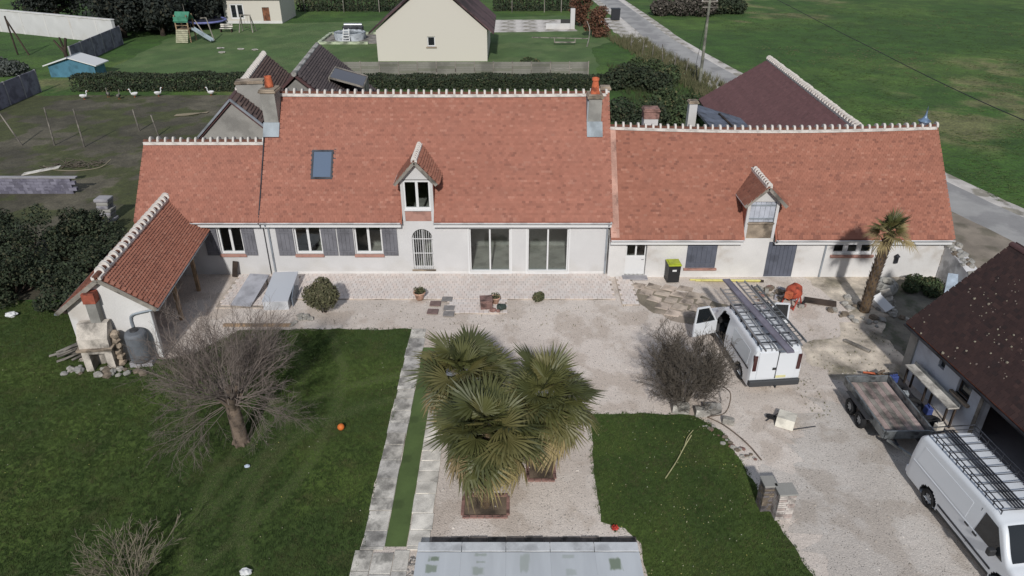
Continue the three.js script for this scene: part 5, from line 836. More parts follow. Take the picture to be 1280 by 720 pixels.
{ // junk by the grey door
  const q = seeded(41);
  const m = thing('cement_mixer', 'small red cement mixer standing in the rubble by the van', 'cement mixer', [12.55, 0, 3.0], 0.7);
  mesh('drum', lathe([[0, -0.3], [0.2, -0.3], [0.36, -0.05], [0.36, 0.08], [0.2, 0.36], [0.17, 0.36], [0.32, 0.06], [0.18, -0.26], [0, -0.26]], 0, 0, 0, 18).rotateZ(-0.8).translate(0, 0.72, 0), spec([166, 76, 54], 0.3, 0.6, 0.8), m);
  mesh('frame', [rod([-0.35, 0.02, -0.3], [0, 0.7, -0.3], 0.03), rod([0.35, 0.02, -0.3], [0, 0.7, -0.3], 0.03), rod([-0.35, 0.02, 0.3], [0, 0.7, 0.3], 0.03), rod([0.35, 0.02, 0.3], [0, 0.7, 0.3], 0.03), rod([-0.35, 0.1, -0.3], [-0.35, 0.1, 0.3], 0.025)], spec([168, 60, 44], 0.1, 0.5, 0.6), m); mesh('motor', RB(-0.55, -0.3, 0.55, 0.85, -0.14, 0.14, 0.03, 2), M.terra, m); for (const s of [-1, 1]) mesh('wheel', new THREE.CylinderGeometry(0.14, 0.14, 0.06, 18).rotateX(PI / 2).translate(0.36, 0.14, s * 0.36), M.rubber, m);
  for (let i = 0; i < 46; i++) { const s = 0.05 + q() * 0.11, o = mesh('rubble_block', i % 3 ? rock(s, 1.3, 0.7, 1, i + 60).translate(0, s * 0.4, 0) : RB(-s * 1.2, s * 1.2, 0, s, -s * 0.6, s * 0.6, 0.01, 1), [M.stone, M.brick, M.concrete, M.slab[2]][i % 4]); o.position.set(11.2 + q() * 1.9, 0.01, 1.35 + q() * 1.9); o.rotation.set(q() * 0.3, q() * 6, q() * 0.3); tag(o, 'small block of rubble in the heap by the grey plank door', 'rubble', 'rubble by the plank door'); }
  const pc = mesh('plank_offcut', beam([0, 0.05, 0], [1.25, 0.09, 0.5], 0.5, 0.04), M.darkWood); pc.position.set(13.3, 0.02, 2.55); tag(pc, 'brown board lying on the gravel between mixer and palm', 'board');
}
// things around the palm trunk
{
  const q = seeded(43);
  for (let i = 0; i < 30; i++) { const a = q() * 6.28, r = 0.5 + q() * 0.9, s = 0.07 + q() * 0.1, o = mesh('border_stone', rock(s, 1.2, 0.8, 1, i + 100).translate(0, s * 0.4, 0), [M.slab[0], M.stone, M.slab[1], M.wallGrey][i % 4]); o.position.set(15.7 + Math.cos(a) * r * 1.2, 0.01, 3.6 + Math.sin(a) * r); o.rotation.y = q() * 6; tag(o, 'rough pale stone around the foot of the tall palm', 'stone', 'stones around the tall palm'); }
  const t = thing('round_planter', 'grey round concrete planter with dark opening behind the tall palm', 'planter', [17.25, 0, 1.75]); mesh('bowl', lathe([[0, 0], [0.38, 0], [0.52, 0.28], [0.52, 0.5], [0.34, 0.68], [0.24, 0.68], [0.24, 0.3], [0, 0.3]], 0, 0, 0, 22).rotateX(0.25), spec([152, 150, 144], 0.2, 0.6, 0.95, { alt: [104, 104, 98] }), t); mesh('soil', new THREE.CylinderGeometry(0.25, 0.25, 0.03, 16).translate(0, 0.4, 0.1), M.darkWood, t);
  const w = thing('white_tub', 'tipped white plastic tub beside the tall palm trunk', 'tub', [16.45, 0.05, 3.15], 0.5); mesh('shell', prismX([[-0.3, 0], [0.3, 0], [0.4, 0.34], [-0.4, 0.34]], -0.24, 0.24), M.pvc, w); mesh('rim', [RB(-0.28, 0.28, 0.32, 0.36, -0.44, -0.38, 0.01, 1), RB(-0.28, 0.28, 0.32, 0.36, 0.38, 0.44, 0.01, 1)], M.pvc, w); w.rotation.x = 0.5;
  const s2 = thing('garden_chair', 'pale plastic chair lying on its side behind the palm', 'chair', [17.0, 0.0, 3.0], -0.4); mesh('seat', RB(-0.22, 0.22, 0.3, 0.34, -0.22, 0.22, 0.03, 2), M.slab[1], s2); mesh('backrest', RB(-0.22, 0.22, 0.34, 0.75, -0.24, -0.2, 0.03, 2), M.slab[1], s2); for (const [a, b] of [[-1, -1], [1, -1], [-1, 1], [1, 1]]) mesh('leg', rod([a * 0.2, 0.31, b * 0.2], [a * 0.23, 0, b * 0.23], 0.02), M.slab[1], s2); s2.rotation.z = 0.5;
  leafBush('wall_shrub', 'dark green shrub at the foot of the white wall by the ruin', 'shrub', [19.0, 0, 1.2], [[0, 0.3, 0, 0.5, 0.3], [0.6, 0.3, 0.3, 0.5, 0.3], [-0.5, 0.25, 0.5, 0.4, 0.25], [0.3, 0.25, 0.9, 0.45, 0.25]], 3600, 0.07, GREEN.mid, 66);
  const l = mesh('wall_lamp', [RB(18.2, 18.38, 0.78, 1.15, 0.25, 0.38, 0.04, 2), new THREE.ConeGeometry(0.14, 0.14, 8).translate(18.29, 1.22, 0.33)], M.steelDark); tag(l, 'dark lantern fixed to the white wall behind the palm', 'lantern');
}
{ // broken stone wall running out from the end of the farm building
  const w = thing('stone_wall', 'crumbling grey rendered stone wall at the end of the farm building', 'wall', [20.9, 0, 0]);
  const prof = [[0.3, 0], [0.3, 1.75], [0.9, 1.62], [1.5, 1.5], [2.3, 1.32], [3.2, 1.0], [4.4, 0.7], [4.4, 0]];
  mesh('render', prismX(prof, -0.45, 0.15), spec([208, 206, 206], 0.16, 2, 0.95, { n: 256, alt: [160, 158, 158], altAmt: 0.8, bump: 0.02 }), w);
  const q = seeded(47); for (let i = 0; i < 46; i++) { const z = 0.35 + q() * 4, k = prof.findIndex(p => p[0] > z), y = lerp(prof[k - 1][1], prof[k][1], (z - prof[k - 1][0]) / (prof[k][0] - prof[k - 1][0])), s = 0.09 + q() * 0.09; const o = mesh('stone', rock(s, 1.1, 0.75, 1, i + 140), [M.stone, M.slab[2], M.wallGrey][i % 3], w); o.position.set(-0.4 + q() * 0.5, y + 0.02, z); o.rotation.y = q() * 6; }
  mesh('leaning_panel', beam([-0.62, 0.05, 2.1], [-0.5, 0.95, 1.75], 0.7, 0.03), spec([150, 164, 180], 0.14, 0.8, 0.6), w);
}
// gate pillars at the lawn corner, built of bricks
function pillar(label, x, z, w, d, rows, bm) {
  const p = thing('brick_pillar', label, 'pillar', [x, 0, z], 0.06, 'pillars at the lawn corner'); mesh('core', BB(-w / 2 + 0.02, w / 2 - 0.02, 0, rows * 0.083, -d / 2 + 0.02, d / 2 - 0.02), M.concrete, p);
  const q = seeded(Math.round(x * 100)), bh = 0.07; for (let r = 0; r < rows; r++) { const y = r * 0.083; for (const s of [-1, 1]) { const o = r % 2 ? 0.5 : 0.62; const a = -w / 2, m = a + w * o; for (const [u, v] of [[a, m - 0.006], [m + 0.006, w / 2]]) mesh('brick', RB(u, v, y, y + bh, s > 0 ? d / 2 - 0.1 : -d / 2, s > 0 ? d / 2 : -d / 2 + 0.1, 0.006, 1), bm[Math.floor(q() * bm.length)], p); const za = -d / 2 + 0.105, zm = za + (d - 0.21) * (1 - o), zb = d / 2 - 0.105; for (const [u, v] of [[za, zm - 0.006], [zm + 0.006, zb]]) mesh('brick', RB(s > 0 ? w / 2 - 0.1 : -w / 2, s > 0 ? w / 2 : -w / 2 + 0.1, y, y + bh, u, v, 0.006, 1), bm[Math.floor(q() * bm.length)], p); } }
  mesh('capstone', RB(-w / 2 - 0.03, w / 2 + 0.03, rows * 0.083, rows * 0.083 + 0.06, -d / 2 - 0.03, d / 2 + 0.03, 0.015, 1), M.wallGrey, p);
}
M.brickPale = spec([190, 182, 176], 0.14, 0.3, 0.95, { alt: [160, 150, 146] }); M.brickPink = spec([172, 158, 152], 0.14, 0.3, 0.95, { alt: [140, 128, 124] });
pillar('pale brick gate pillar with flat cap at the corner of the lawn', 8.0, 15.42, 0.5, 0.44, 12, [M.brickPale, M.brickPink, M.brickPale]);
pillar('darker gate pillar standing just behind the pale one', 7.6, 15.1, 0.34, 0.4, 12, [spec([112, 106, 106], 0.2, 0.4), M.stone]);
// debris and long things on lawn and gravel
{
  const br = mesh('bamboo_cane', [tube([[0, 0.03, 0], [0.5, 0.06, -0.75], [0.9, 0.05, -1.45], [1.25, 0.08, -2.0]], 0.02, 20, 6), tube([[0.9, 0.05, -1.45], [1.1, 0.07, -1.9], [1.38, 0.05, -2.3]], 0.016, 12, 5)], spec([176, 172, 128], 0.1, 0.4, 0.7)); br.position.set(4.85, 0.03, 13.95); tag(br, 'pale bamboo cane lying across the lawn by the pillars', 'cane');
  const ho = mesh('fallen_branch', [tube([[0, 0.05, 0], [0.5, 0.5, 0.3], [0.75, 0.9, -0.2], [0.65, 0.75, -0.9]], 0.02, 24, 6), tube([[0, 0.05, 0], [0.45, 0.1, 0.5], [1.0, 0.06, 1.4], [1.25, 0.05, 2.2]], 0.022, 20, 6)], M.bark); ho.position.set(6.9, 0, 10.9); tag(ho, 'arched brown branch lying from the bush along the lawn edge', 'branch');
  const q = seeded(51);
  for (const [x, z, s, l] of [[6.0, 10.55, 0.3, 'widest pale block under the bare bush'], [6.75, 10.75, 0.26, 'squared pale block at the middle of the bush foot'], [7.15, 10.6, 0.3, 'tall pale block at the bush foot nearest the van'], [7.55, 11.2, 0.2, 'low pale block by the fallen branch']]) { const o = mesh('stone_block', RB(-s, s, 0, s * 1.15, -s * 0.55, s * 0.55, 0.03, 2), M.slab[Math.floor(q() * 4)]); o.position.set(x, 0, z); o.rotation.set((q() - 0.5) * 0.2, (q() - 0.5) * 0.6, (q() - 0.5) * 0.15); tag(o, l, 'stone block', 'blocks at the bush foot'); }
  for (let i = 0; i < 34; i++) { const s = 0.03 + q() * 0.06, t = q(), o = mesh('edge_pebble', rock(s, 1.2, 0.7, 1, i + 200).translate(0, s * 0.35, 0), [M.slab[0], M.stone, M.brick, M.slab[1]][i % 4]); o.position.set(lerp(6.5, 7.7, t) + q() * 0.4, 0.012, lerp(11.0, 13.0, t) + q() * 0.4); tag(o, 'small stone in the scatter along the lawn edge', 'stone', 'stones along the lawn edge'); }
  const wb = thing('wheelbarrow', 'overturned white wheelbarrow lying on the gravel drive', 'wheelbarrow', [9.62, 0, 11.1], -0.5);
  mesh('tray', (() => { const g = prismX([[-0.42, 0.02], [0.45, 0.02], [0.28, 0.3], [-0.28, 0.26]], -0.3, 0.3); return g; })(), spec([214, 208, 194], 0.1, 0.5, 0.5), wb); mesh('wheel', new THREE.TorusGeometry(0.15, 0.045, 10, 20).rotateX(PI / 2 - 0.3).translate(-0.48, 0.12, 0.12), M.rubber, wb); mesh('handles', [rod([-0.2, 0.12, -0.45], [-0.62, 0.05, 0.35], 0.016), rod([0.3, 0.06, 0.4], [0.95, 0.03, -0.2], 0.016)], M.steelDark, wb);
  const ball = mesh('ball', new THREE.SphereGeometry(0.12, 20, 14).translate(0, 0.12, 0), spec([214, 116, 50], 0.08, 0.3, 0.7)); ball.position.set(-5.9, 0.02, 11.55); tag(ball, 'small orange ball lying on the lawn', 'ball');
  const bag = [[-7.25, 17.55, 0.13, 'crumpled white bag on the lawn below the bare tree'], [-21.9, 3.95, 0.2, 'crumpled white bag at the far edge of the lawn'], [-8.55, 13.4, 0.07, 'small pale blue scrap on the grass beside the bare tree']]; for (const [x, z, s, l] of bag) { const o = mesh('litter_bag', rock(s, 1.2, 0.6, 0.9, 9 + Math.round(x), 2).translate(0, s * 0.45, 0), s < 0.1 ? mat([0.45, 0.52, 0.62], 0.6) : M.pvc); o.position.set(x, 0.03, z); tag(o, l, 'litter'); }
  const fl = thing('red_flower', 'small red flower clump at the gravel corner by the pool cover', 'flowers', [3.0, 0.01, 15.98]); leafCloud('petals', fl, 60, blobAt([[0, 0.07, 0, 0.1, 0.05]]), 0.05, [[0.42, 0.03, 0.03], [0.55, 0.06, 0.04]], seeded(2)); leafCloud('leaves', fl, 40, blobAt([[0, 0.03, 0, 0.13, 0.03]]), 0.05, GREEN.mid, seeded(4));
  // leaf litter and loose stones in the gravel
  const L = []; for (let i = 0; i < 1500; i++) { const x = -9 + q() * 23, z = 2.6 + q() * 16; if ((x < -2.3 && z > 5) || (x > 2.5 && x < 8.5 && z > 10.5)) continue; L.push({ p: V(x, 0.012, z), e: [0, q() * 6, 0], s: 0.4 + q() * q() * 1.6, c: mul(mixc([0.36, 0.31, 0.26], [0.62, 0.57, 0.52], q()), 0.7 + 0.6 * q()) }); }
  tag(instanced('loose_gravel', rock(0.025, 1.2, 0.5, 1, 3, 0), mat(0xffffff, 1), L), 'loose stones and leaf litter scattered over the gravel', 'gravel');
  const W = []; for (let i = 0; i < 420; i++) { const e = q(); let x, z; if (e < 0.35) { x = -8 + q() * 14; z = 3 + q() * 2; } else if (e < 0.7) { x = 12 + q() * 4; z = 5 + q() * 3.4; } else { x = 10.6 + q() * 0.8; z = 5 + q() * 6; } W.push({ p: V(x, 0.012, z), e: [0, q() * 6, 0], s: 0.4 + q() * 0.7, c: mul(mixc([0.16, 0.17, 0.08], [0.34, 0.30, 0.2], q()), 1) }); }
  const wg = []; for (let k = 0; k < 7; k++) wg.push(new THREE.ConeGeometry(0.008, 0.07 + 0.03 * hash(k, 1, 1), 3).translate(0, 0.04, 0).rotateZ((hash(k, 2, 1) - 0.5) * 1.6).rotateY(k * 0.9)); tag(instanced('weeds', join(wg), mat(0xffffff, 0.95), W), 'thin weeds growing up through the gravel', 'weeds');
  const D = []; for (let i = 0; i < 420; i++) { const r = q() < 0.6, x = r ? 2.8 + q() * 5 : -20 + q() * 15.5, z = r ? 11 + q() * 8 : 6 + q() * 13; if (r && x > 7.3) continue; D.push({ p: V(x, 0.05, z), e: [q() * 3, q() * 3, q()], s: 0.5 + q(), c: mul(mixc([0.5, 0.5, 0.42], [0.5, 0.45, 0.12], q()), 0.9) }); }
  tag(instanced('lawn_daisies', new THREE.OctahedronGeometry(0.014, 0), mat(0xffffff, 0.9), D), 'tiny pale daisies and dry leaves speckling the grass', 'daisies');
}
// junk between the trailer and the barn wall
{
  const tp = thing('black_tarpaulin', 'crumpled black tarpaulin on the ground before the barn bench', 'tarpaulin', [14.3, 0, 10.4], 0.09);
  const g = new THREE.PlaneGeometry(1.05, 3.7, 14, 36).rotateX(-PI / 2), p = g.attributes.position; for (let i = 0; i < p.count; i++) p.setY(i, 0.06 + 0.55 * noiseAt(p.getX(i) * 4, p.getZ(i) * 3, 3) * noiseAt(p.getX(i) * 1.4 + 3, p.getZ(i) * 1.3, 8)); g.computeVertexNormals(); mesh('cloth', g, mat([0.028, 0.028, 0.032], 0.5, { side: THREE.DoubleSide }), tp);
  const q = seeded(53);
  for (const [x, z, y, l] of [[14.2, 9.6, 0.3, 'old tyre flat on the tarpaulin nearest the barn corner'], [14.35, 10.5, 0.3, 'old tyre leaning in the middle of the barn junk'], [14.5, 11.35, 0.3, 'old tyre on the tarpaulin nearest the parked van']]) { const o = mesh('old_tyre', new THREE.TorusGeometry(0.22, 0.085, 10, 22).rotateX(PI / 2 + (q() - 0.5) * 0.6), M.rubber); o.position.set(x, y, z); tag(o, l, 'tyre', 'old tyres by the barn'); }
  for (const [x, z, c, l] of [[14.1, 10.15, [150, 156, 160], 'grey plastic can among the tyres by the barn'], [14.45, 11.9, [206, 200, 190], 'white plastic can close to the van roof rack'], [14.55, 11.0, [60, 74, 128], 'blue plastic can under the barn bench end'], [14.2, 9.15, [64, 80, 136], 'blue plastic can at the barn corner']]) { const o = mesh('plastic_can', [RB(-0.14, 0.14, 0, 0.3, -0.1, 0.1, 0.03, 2), rod([-0.06, 0.3, 0], [-0.06, 0.36, 0], 0.03), RB(-0.02, 0.12, 0.33, 0.36, -0.015, 0.015, 0.01, 1), BB(-0.02, 0.0, 0.29, 0.34, -0.014, 0.014), BB(0.1, 0.12, 0.29, 0.34, -0.014, 0.014)], spec(c, 0.08, 0.4, 0.6)); o.position.set(x, 0.28, z); o.rotation.y = q() * 3; tag(o, l, 'can', 'cans by the barn'); }
  const hp = thing('firewood_heap', 'loose heap of brown logs and offcuts beside the trailer tail', 'logs', [13.75, 0, 8.7]); for (let i = 0; i < 16; i++) { const a = q() * 3, x = (q() - 0.5) * 0.7, z = (q() - 0.5) * 0.5, y = 0.05 + 0.02 * i; mesh('log', rod([x - Math.cos(a) * 0.2, y, z - Math.sin(a) * 0.2], [x + Math.cos(a) * 0.2, y + 0.04, z + Math.sin(a) * 0.2], 0.045, 0.05, 7), [M.bark, M.wood, M.terra][i % 3], hp); }
  const pal = thing('pallet', 'grey timber pallet stood between the trailer and the van', 'pallet', [14.35, 0, 12.75], 0.1); for (let i = 0; i < 6; i++) mesh('slat', RB(-0.5, 0.5, 0.56, 0.58, -0.38 + i * 0.14, -0.28 + i * 0.14, 0.004, 1), M.greyWood, pal); for (const x of [-0.45, 0, 0.45]) mesh('bearer', BB(x - 0.04, x + 0.04, 0.0, 0.56, -0.38, 0.42), M.greyWood, pal);
}
// flat timbers in the courtyard
{ const o = mesh('half_buried_kerb', RB(-0.55, 0.55, 0, 0.1, -0.08, 0.08, 0.015, 1), M.greyWood); o.position.set(14.1, 0.01, 6.35); o.rotation.y = -0.9; tag(o, 'grey timber lying on the rubble towards the barn corner', 'timber'); }
{ const b = mesh('leaning_board', beam([0, 0.02, 0.32], [0.06, 0.72, 0.03], 0.26, 0.04), M.darkWood); b.position.set(-13.35, 0.05, 0.05); tag(b, 'short dark board leaning on the wall below the low house window', 'board'); }
// ================================================================ behind the houses
// rear wing with grey gable, ridge running back
{
  const b = thing('rear_barn', 'grey rendered gable with broad chimney and dark brown roof behind the house', 'outbuilding', [-15.3, 0, -8.2], 0.15);
  mesh('wall', prismZ([[-2.3, 0], [3.2, 0], [3.2, 3.0], [0, 6.2], [-2.3, 4.0]], -0.3, 0), M.wallGrey, b); mesh('wall', BB(-2.3, -2.0, 0, 4.0, -12, -0.3), M.wallGrey, b); mesh('wall', BB(2.9, 3.2, 0, 3.0, -12, -0.3), M.wallGrey, b);
  const rf = mesh('roof', [prismZ([[0, 6.42], [0, 6.24], [3.6, 2.7], [3.6, 2.86]], -12.2, 0.12), prismZ([[0, 6.42], [-2.5, 4.0], [-2.5, 3.84], [0, 6.24]], -12.2, 0.12)], M.brownRoof, b);
  const S = V(-3.6, 3.56, 0), sl = S.length(); S.normalize(); tileField(rf, V(3.6, 2.86, -12.2), V(0, 0, 1), S, 12.3, sl, null, [[0.075, 0.05, 0.046], [0.105, 0.07, 0.06], [0.05, 0.035, 0.034], [0.13, 0.09, 0.075], [0.085, 0.062, 0.055]], 0.24, 0.17, 301);
  ridge(rf, [0, 6.44, -2.4], [0, 6.44, -12.2], 0.42, 0.12);
  mesh('verge_mortar', [beam([0, 6.46, 0.14], [3.6, 2.9, 0.14], 0.14, 0.1), beam([0, 6.46, 0.14], [-2.5, 4.04, 0.14], 0.14, 0.1)], M.zinc, b);
  const c = chimney(b, 0.1, 1.55, -2.2, -1.5, 4.2, 7.05, { m: M.wallGrey });
}
{
  const b = thing('rear_shed', 'dark slate roofed shed with glazed lean-to rising behind the main ridge', 'outbuilding', [-14.1, 0, -16.6], 0.09);
  mesh('wall', prismZ([[-2.6, 0], [3.6, 0], [3.6, 2.4], [0, 5.6], [-2.6, 3.4]], -0.3, 0), M.wallGrey, b); mesh('wall', [BB(3.3, 3.6, 0, 2.4, -9.6, -0.3)], M.wallGrey, b); mesh('wall', [BB(-2.6, -2.3, 0, 3.2, -9.6, -0.3)], M.wallGrey, b); mesh('wall', prismZ([[-2.6, 0], [3.6, 0], [3.6, 2.4], [0, 5.6], [-2.6, 3.4]], -9.9, -9.6), M.wallGrey, b);
  const rf = mesh('roof', [prismZ([[0, 6.0], [0, 5.8], [4.2, 2.1], [4.2, 2.26]], -10, 0.2), prismZ([[0, 6.0], [-2.8, 3.5], [-2.8, 3.34], [0, 5.8]], -10, 0.2)], M.brownRoof, b);
  const S = V(-4.2, 3.74, 0), sl = S.length(); S.normalize(); tileField(rf, V(4.2, 2.26, -10), V(0, 0, 1), S, 10.1, sl, null, [[0.06, 0.048, 0.05], [0.085, 0.068, 0.068], [0.045, 0.036, 0.038], [0.11, 0.085, 0.08], [0.07, 0.058, 0.058]], 0.24, 0.17, 303);
  mesh('ridge_cap', [rod([0, 6.02, -10.1], [0, 6.02, 0.3], 0.17, 0.17, 10)], M.slab[3], b);
  const sk = mesh('roof_lantern', [BB(1.6, 1.7, 4.2, 5.0, -6.6, -3.2), BB(3.9, 4.0, 2.6, 4.3, -6.6, -3.2), beam([1.65, 5.0, -6.6], [3.95, 4.3, -6.6], 0.12, 0.12), beam([1.65, 5.0, -3.2], [3.95, 4.3, -3.2], 0.12, 0.12)], M.greyWood, b); mesh('pane', beam([1.7, 4.98, -4.9], [3.9, 4.31, -4.9], 3.3, 0.02), phys([0.05, 0.05, 0.07], 0.1), sk);
  mesh('stand_pipe', rod([4.9, 0, -2], [4.9, 3.6, -2], 0.06), M.darkWood, b);
}
{ // brown roofed barn behind the right end
  const b = thing('red_barn', 'barn with smooth maroon roof and white ridge behind the farm building', 'outbuilding', [18.7, 0, -7.2], -0.05);
  mesh('wall', [BB(-4.0, -3.7, 0, 2.4, -18, 0), BB(3.7, 4.0, 0, 2.4, -18, 0)], M.wallGrey, b); mesh('wall', prismZ([[-3.7, 0], [3.7, 0], [3.7, 2.2], [0, 4.9], [-3.7, 2.2]], -18, -17.7), M.wallGrey, b); mesh('wall', prismZ([[-3.7, 0], [3.7, 0], [3.7, 2.2], [0, 4.9], [-3.7, 2.2]], -0.3, 0), M.wallGrey, b);
  M.maroon = spec([102, 66, 68], 0.12, 1.2, 0.85, { n: 256, alt: [88, 58, 62], altAmt: 0.4 });
  const rf = mesh('roof', [prismZ([[0, 5.1], [0, 4.95], [4.9, 1.85], [4.9, 2.0]], -18.4, 0.3), prismZ([[0, 5.1], [-4.9, 2.0], [-4.9, 1.85], [0, 4.95]], -18.4, 0.3)], M.maroon, b);
  const S = V(4.9, 3.1, 0), sl = S.length(); S.normalize(); tileField(rf, V(-4.9, 2.0, -18.4), V(0, 0, 1), S, 18.6, sl, null, [[0.15, 0.070, 0.070], [0.165, 0.078, 0.078], [0.135, 0.064, 0.064], [0.175, 0.086, 0.084], [0.155, 0.073, 0.073]], 0.24, 0.2, 305);
  ridge(rf, [0, 5.13, 0.3], [0, 5.13, -18.4], 0.42, 0.13);
}
{
  const b = thing('slate_lean_to', 'small slate roofed lean-to with white flue behind the farm building ridge', 'outbuilding', [13.0, 0, -11]);
  mesh('wall', [BB(-1.7, 1.2, 0, 3.0, -3, -2.8), BB(-1.7, -1.5, 0, 3.2, -2.8, 1.5), BB(1.0, 1.2, 0, 2.4, -2.8, 1.5)], M.wallOld, b);
  mesh('roof', [prismZ([[-1.85, 4.75], [-1.85, 4.6], [1.5, 3.6], [1.5, 3.75]], -3.2, 2.0)], spec([92, 98, 112], 0.16, 1.2, 0.6, { alt: [66, 70, 84] }), b);
  const c = chimney(b, -2.35, -1.87, -1.6, -1.1, 0, 5.35, { m: M.wall });
  mesh('batten', beam([-0.2, 4.3, -2.2], [0.0, 4.24, 1.9], 0.1, 0.1), M.darkWood, b);
  const t = thing('timber_heap', 'pale broken branches heaped behind the farm building roof', 'branches', [10.3, 0, -9.5]); const A = new Twigs(), q = seeded(17); for (let i = 0; i < 30; i++) A.limb([V((q() - 0.5) * 3, q() * 2.6, (q() - 0.5) * 1.2), V((q() - 0.5) * 3, 1 + q() * 2.6, (q() - 0.5) * 1.2)], 0.06, 0.03, 5); mesh('branch_tangle', A.geo(), M.twigPale, t);
}
// garden behind: grass plot, hedge, fence
struct('back_garden', sheet([[-42, -38.5], [8.8, -38.5], [9.5, -58], [12.5, -62], [8, -84], [-44, -74]], 0.006, 0.3, 1), spec([80, 104, 58], 0.2, 9, 1, { n: 512, alt: [100, 116, 72], altAmt: 0.6, bump: 0.05 }));
struct('back_grass', sheet([[4.8, -7.5], [12, -7.5], [12, -34], [4.8, -34]], 0.0065, 0.3, 1), spec([52, 82, 34], 0.25, 5, 1, { n: 256, alt: [66, 92, 42] }));
function hedge(name, label, x0, x1, z0, z1, h, n, pal, seed, size = 0.14, turn = 0, pos) {
  const t = thing(name, label, 'hedge', pos || [(x0 + x1) / 2, 0, (z0 + z1) / 2], turn), w = (x1 - x0) / 2, d = (z1 - z0) / 2, A = new Twigs(), q = seeded(seed);
  const nb = Math.round(w * 2 / 0.7); for (let i = 0; i < nb; i++) { const x = -w + (i + 0.5) * 0.7; for (let k = 0; k < 4; k++) A.limb([V(x, 0, (q() - 0.5) * d), V(x + (q() - 0.5) * 0.5, h * 0.5, (q() - 0.5) * d * 1.4), V(x + (q() - 0.5) * 0.9, h * 0.9, (q() - 0.5) * d * 1.8)], 0.04, 0.012, 4); }
  mesh('stems', A.geo(), M.darkWood, t);
  leafCloud('foliage', t, n, (r) => { const f = r(), x = (r() * 2 - 1) * w, hh = h * (0.9 + 0.2 * noiseAt(x * 0.8, seed, 5)); if (f < 0.45) return [V(x, hh - r() * r() * 0.35, (r() * 2 - 1) * d), V(0, 0.6, 0)]; const dd = d * (0.9 + 0.25 * noiseAt(x * 0.9, 7, seed)); return [V(x, r() * hh, (f < 0.8 ? 1 : -1) * (dd - r() * r() * 0.3)), V(0, 0.2, f < 0.8 ? 0.6 : -0.6)]; }, size, pal, q); return t;
}
hedge('clipped_hedge', 'long dark clipped hedge in front of the grey slat fence', -16.8, 9.2, -39.2, -37.2, 1.1, 15000, GREEN.dark, 81);
hedge('field_hedge', 'dark hedge between the poultry yard and the play lawn', -41, -23.6, -38.2, -36.6, 1.45, 9000, GREEN.dark, 82);
hedge('tall_hedge', 'tall clipped hedge behind the cream house, on the play lawn side', -33.5, -15.5, -90, -88, 3.2, 8000, GREEN.dark, 83, 0.22); hedge('tall_hedge', 'tall clipped hedge behind the cream house, on the lane side', -3, 9.5, -90.5, -88.5, 3.0, 5500, GREEN.dark, 84, 0.22);
{
  const posts = thing('hedge_posts', 'row of thin pale posts standing in the tall hedge', 'posts', [0, 0, -87.2]); for (const x of [-32, -26, -20.5, 0, 5, 7.6]) mesh('post', rod([x, 0, 0], [x, 3.1, 0], 0.07), M.greyWood, posts);
  const f = thing('slat_fence', 'weathered grey panel fence behind the clipped hedge', 'fence', [0, 0, -41.2]);
  for (let i = 0; i < 14; i++) { const x = -16.7 + i * 1.86; mesh('post', BB(x - 0.05, x + 0.05, 0, 1.85, -0.05, 0.05), M.greyWood, f); if (i < 13) for (let k = 0; k < 8; k++) mesh('slat', BB(x + 0.055, x + 1.805, 0.08 + k * 0.215, 0.08 + k * 0.215 + 0.2, -0.015, 0.015), (i * 5 + k * 3) % 4 ? spec4() : spec2(), f); }
}
function spec4() { return M.fenceMain ||= spec([132, 130, 122], 0.08, 2.5, 0.95); }
function spec2() { return M.fenceAlt ||= spec([122, 122, 110], 0.08, 2.5, 0.95); }
// cream house
{
  const h = thing('cream_house', 'cream rendered house with brown roof seen gable on behind the fence', 'house', [-8.7, 0, -50.4]);
  const s = poly([[-6.0, 0], [6.0, 0], [6.0, 3.3], [0.2, 8.2], [-6.0, 3.3]]), p = new THREE.Path(); p.moveTo(-0.5, 1.55); p.lineTo(0.35, 1.55); p.lineTo(0.35, 2.6); p.lineTo(-0.5, 2.6); p.lineTo(-0.5, 1.55); s.holes.push(p);
  mesh('wall', new THREE.ExtrudeGeometry(s, { depth: 0.4, bevelEnabled: false }).translate(0, 0, -0.4), M.cream, h); mesh('wall', [BB(-6, -5.6, 0, 3.3, -11.4, -0.4), BB(5.6, 6, 0, 3.3, -11.4, -0.4)], M.cream, h); mesh('wall', prismZ([[-6.0, 0], [6.0, 0], [6.0, 3.3], [0.2, 8.2], [-6.0, 3.3]], -11.8, -11.4), M.cream, h);
  windowUnit(h, -0.5, 0.35, 1.55, 2.6, -0.12, 1, { f: 0.1, glass: M.glassDark }); mesh('sill', BB(-0.65, 0.5, 1.42, 1.55, -0.1, 0.1), M.stone, h);
  mesh('roof', [prismZ([[0.2, 8.6], [0.2, 8.36], [6.75, 2.85], [6.75, 3.07]], -12.2, 0.35), prismZ([[0.2, 8.6], [-6.75, 3.07], [-6.75, 2.85], [0.2, 8.36]], -12.2, 0.35)], spec([92, 72, 74], 0.16, 2, 0.9, { alt: [76, 60, 64] }), h);
  mesh('wall_vent', BB(-0.1, 0.1, 6.4, 7.0, 0.0, 0.04), M.stone, h);
}
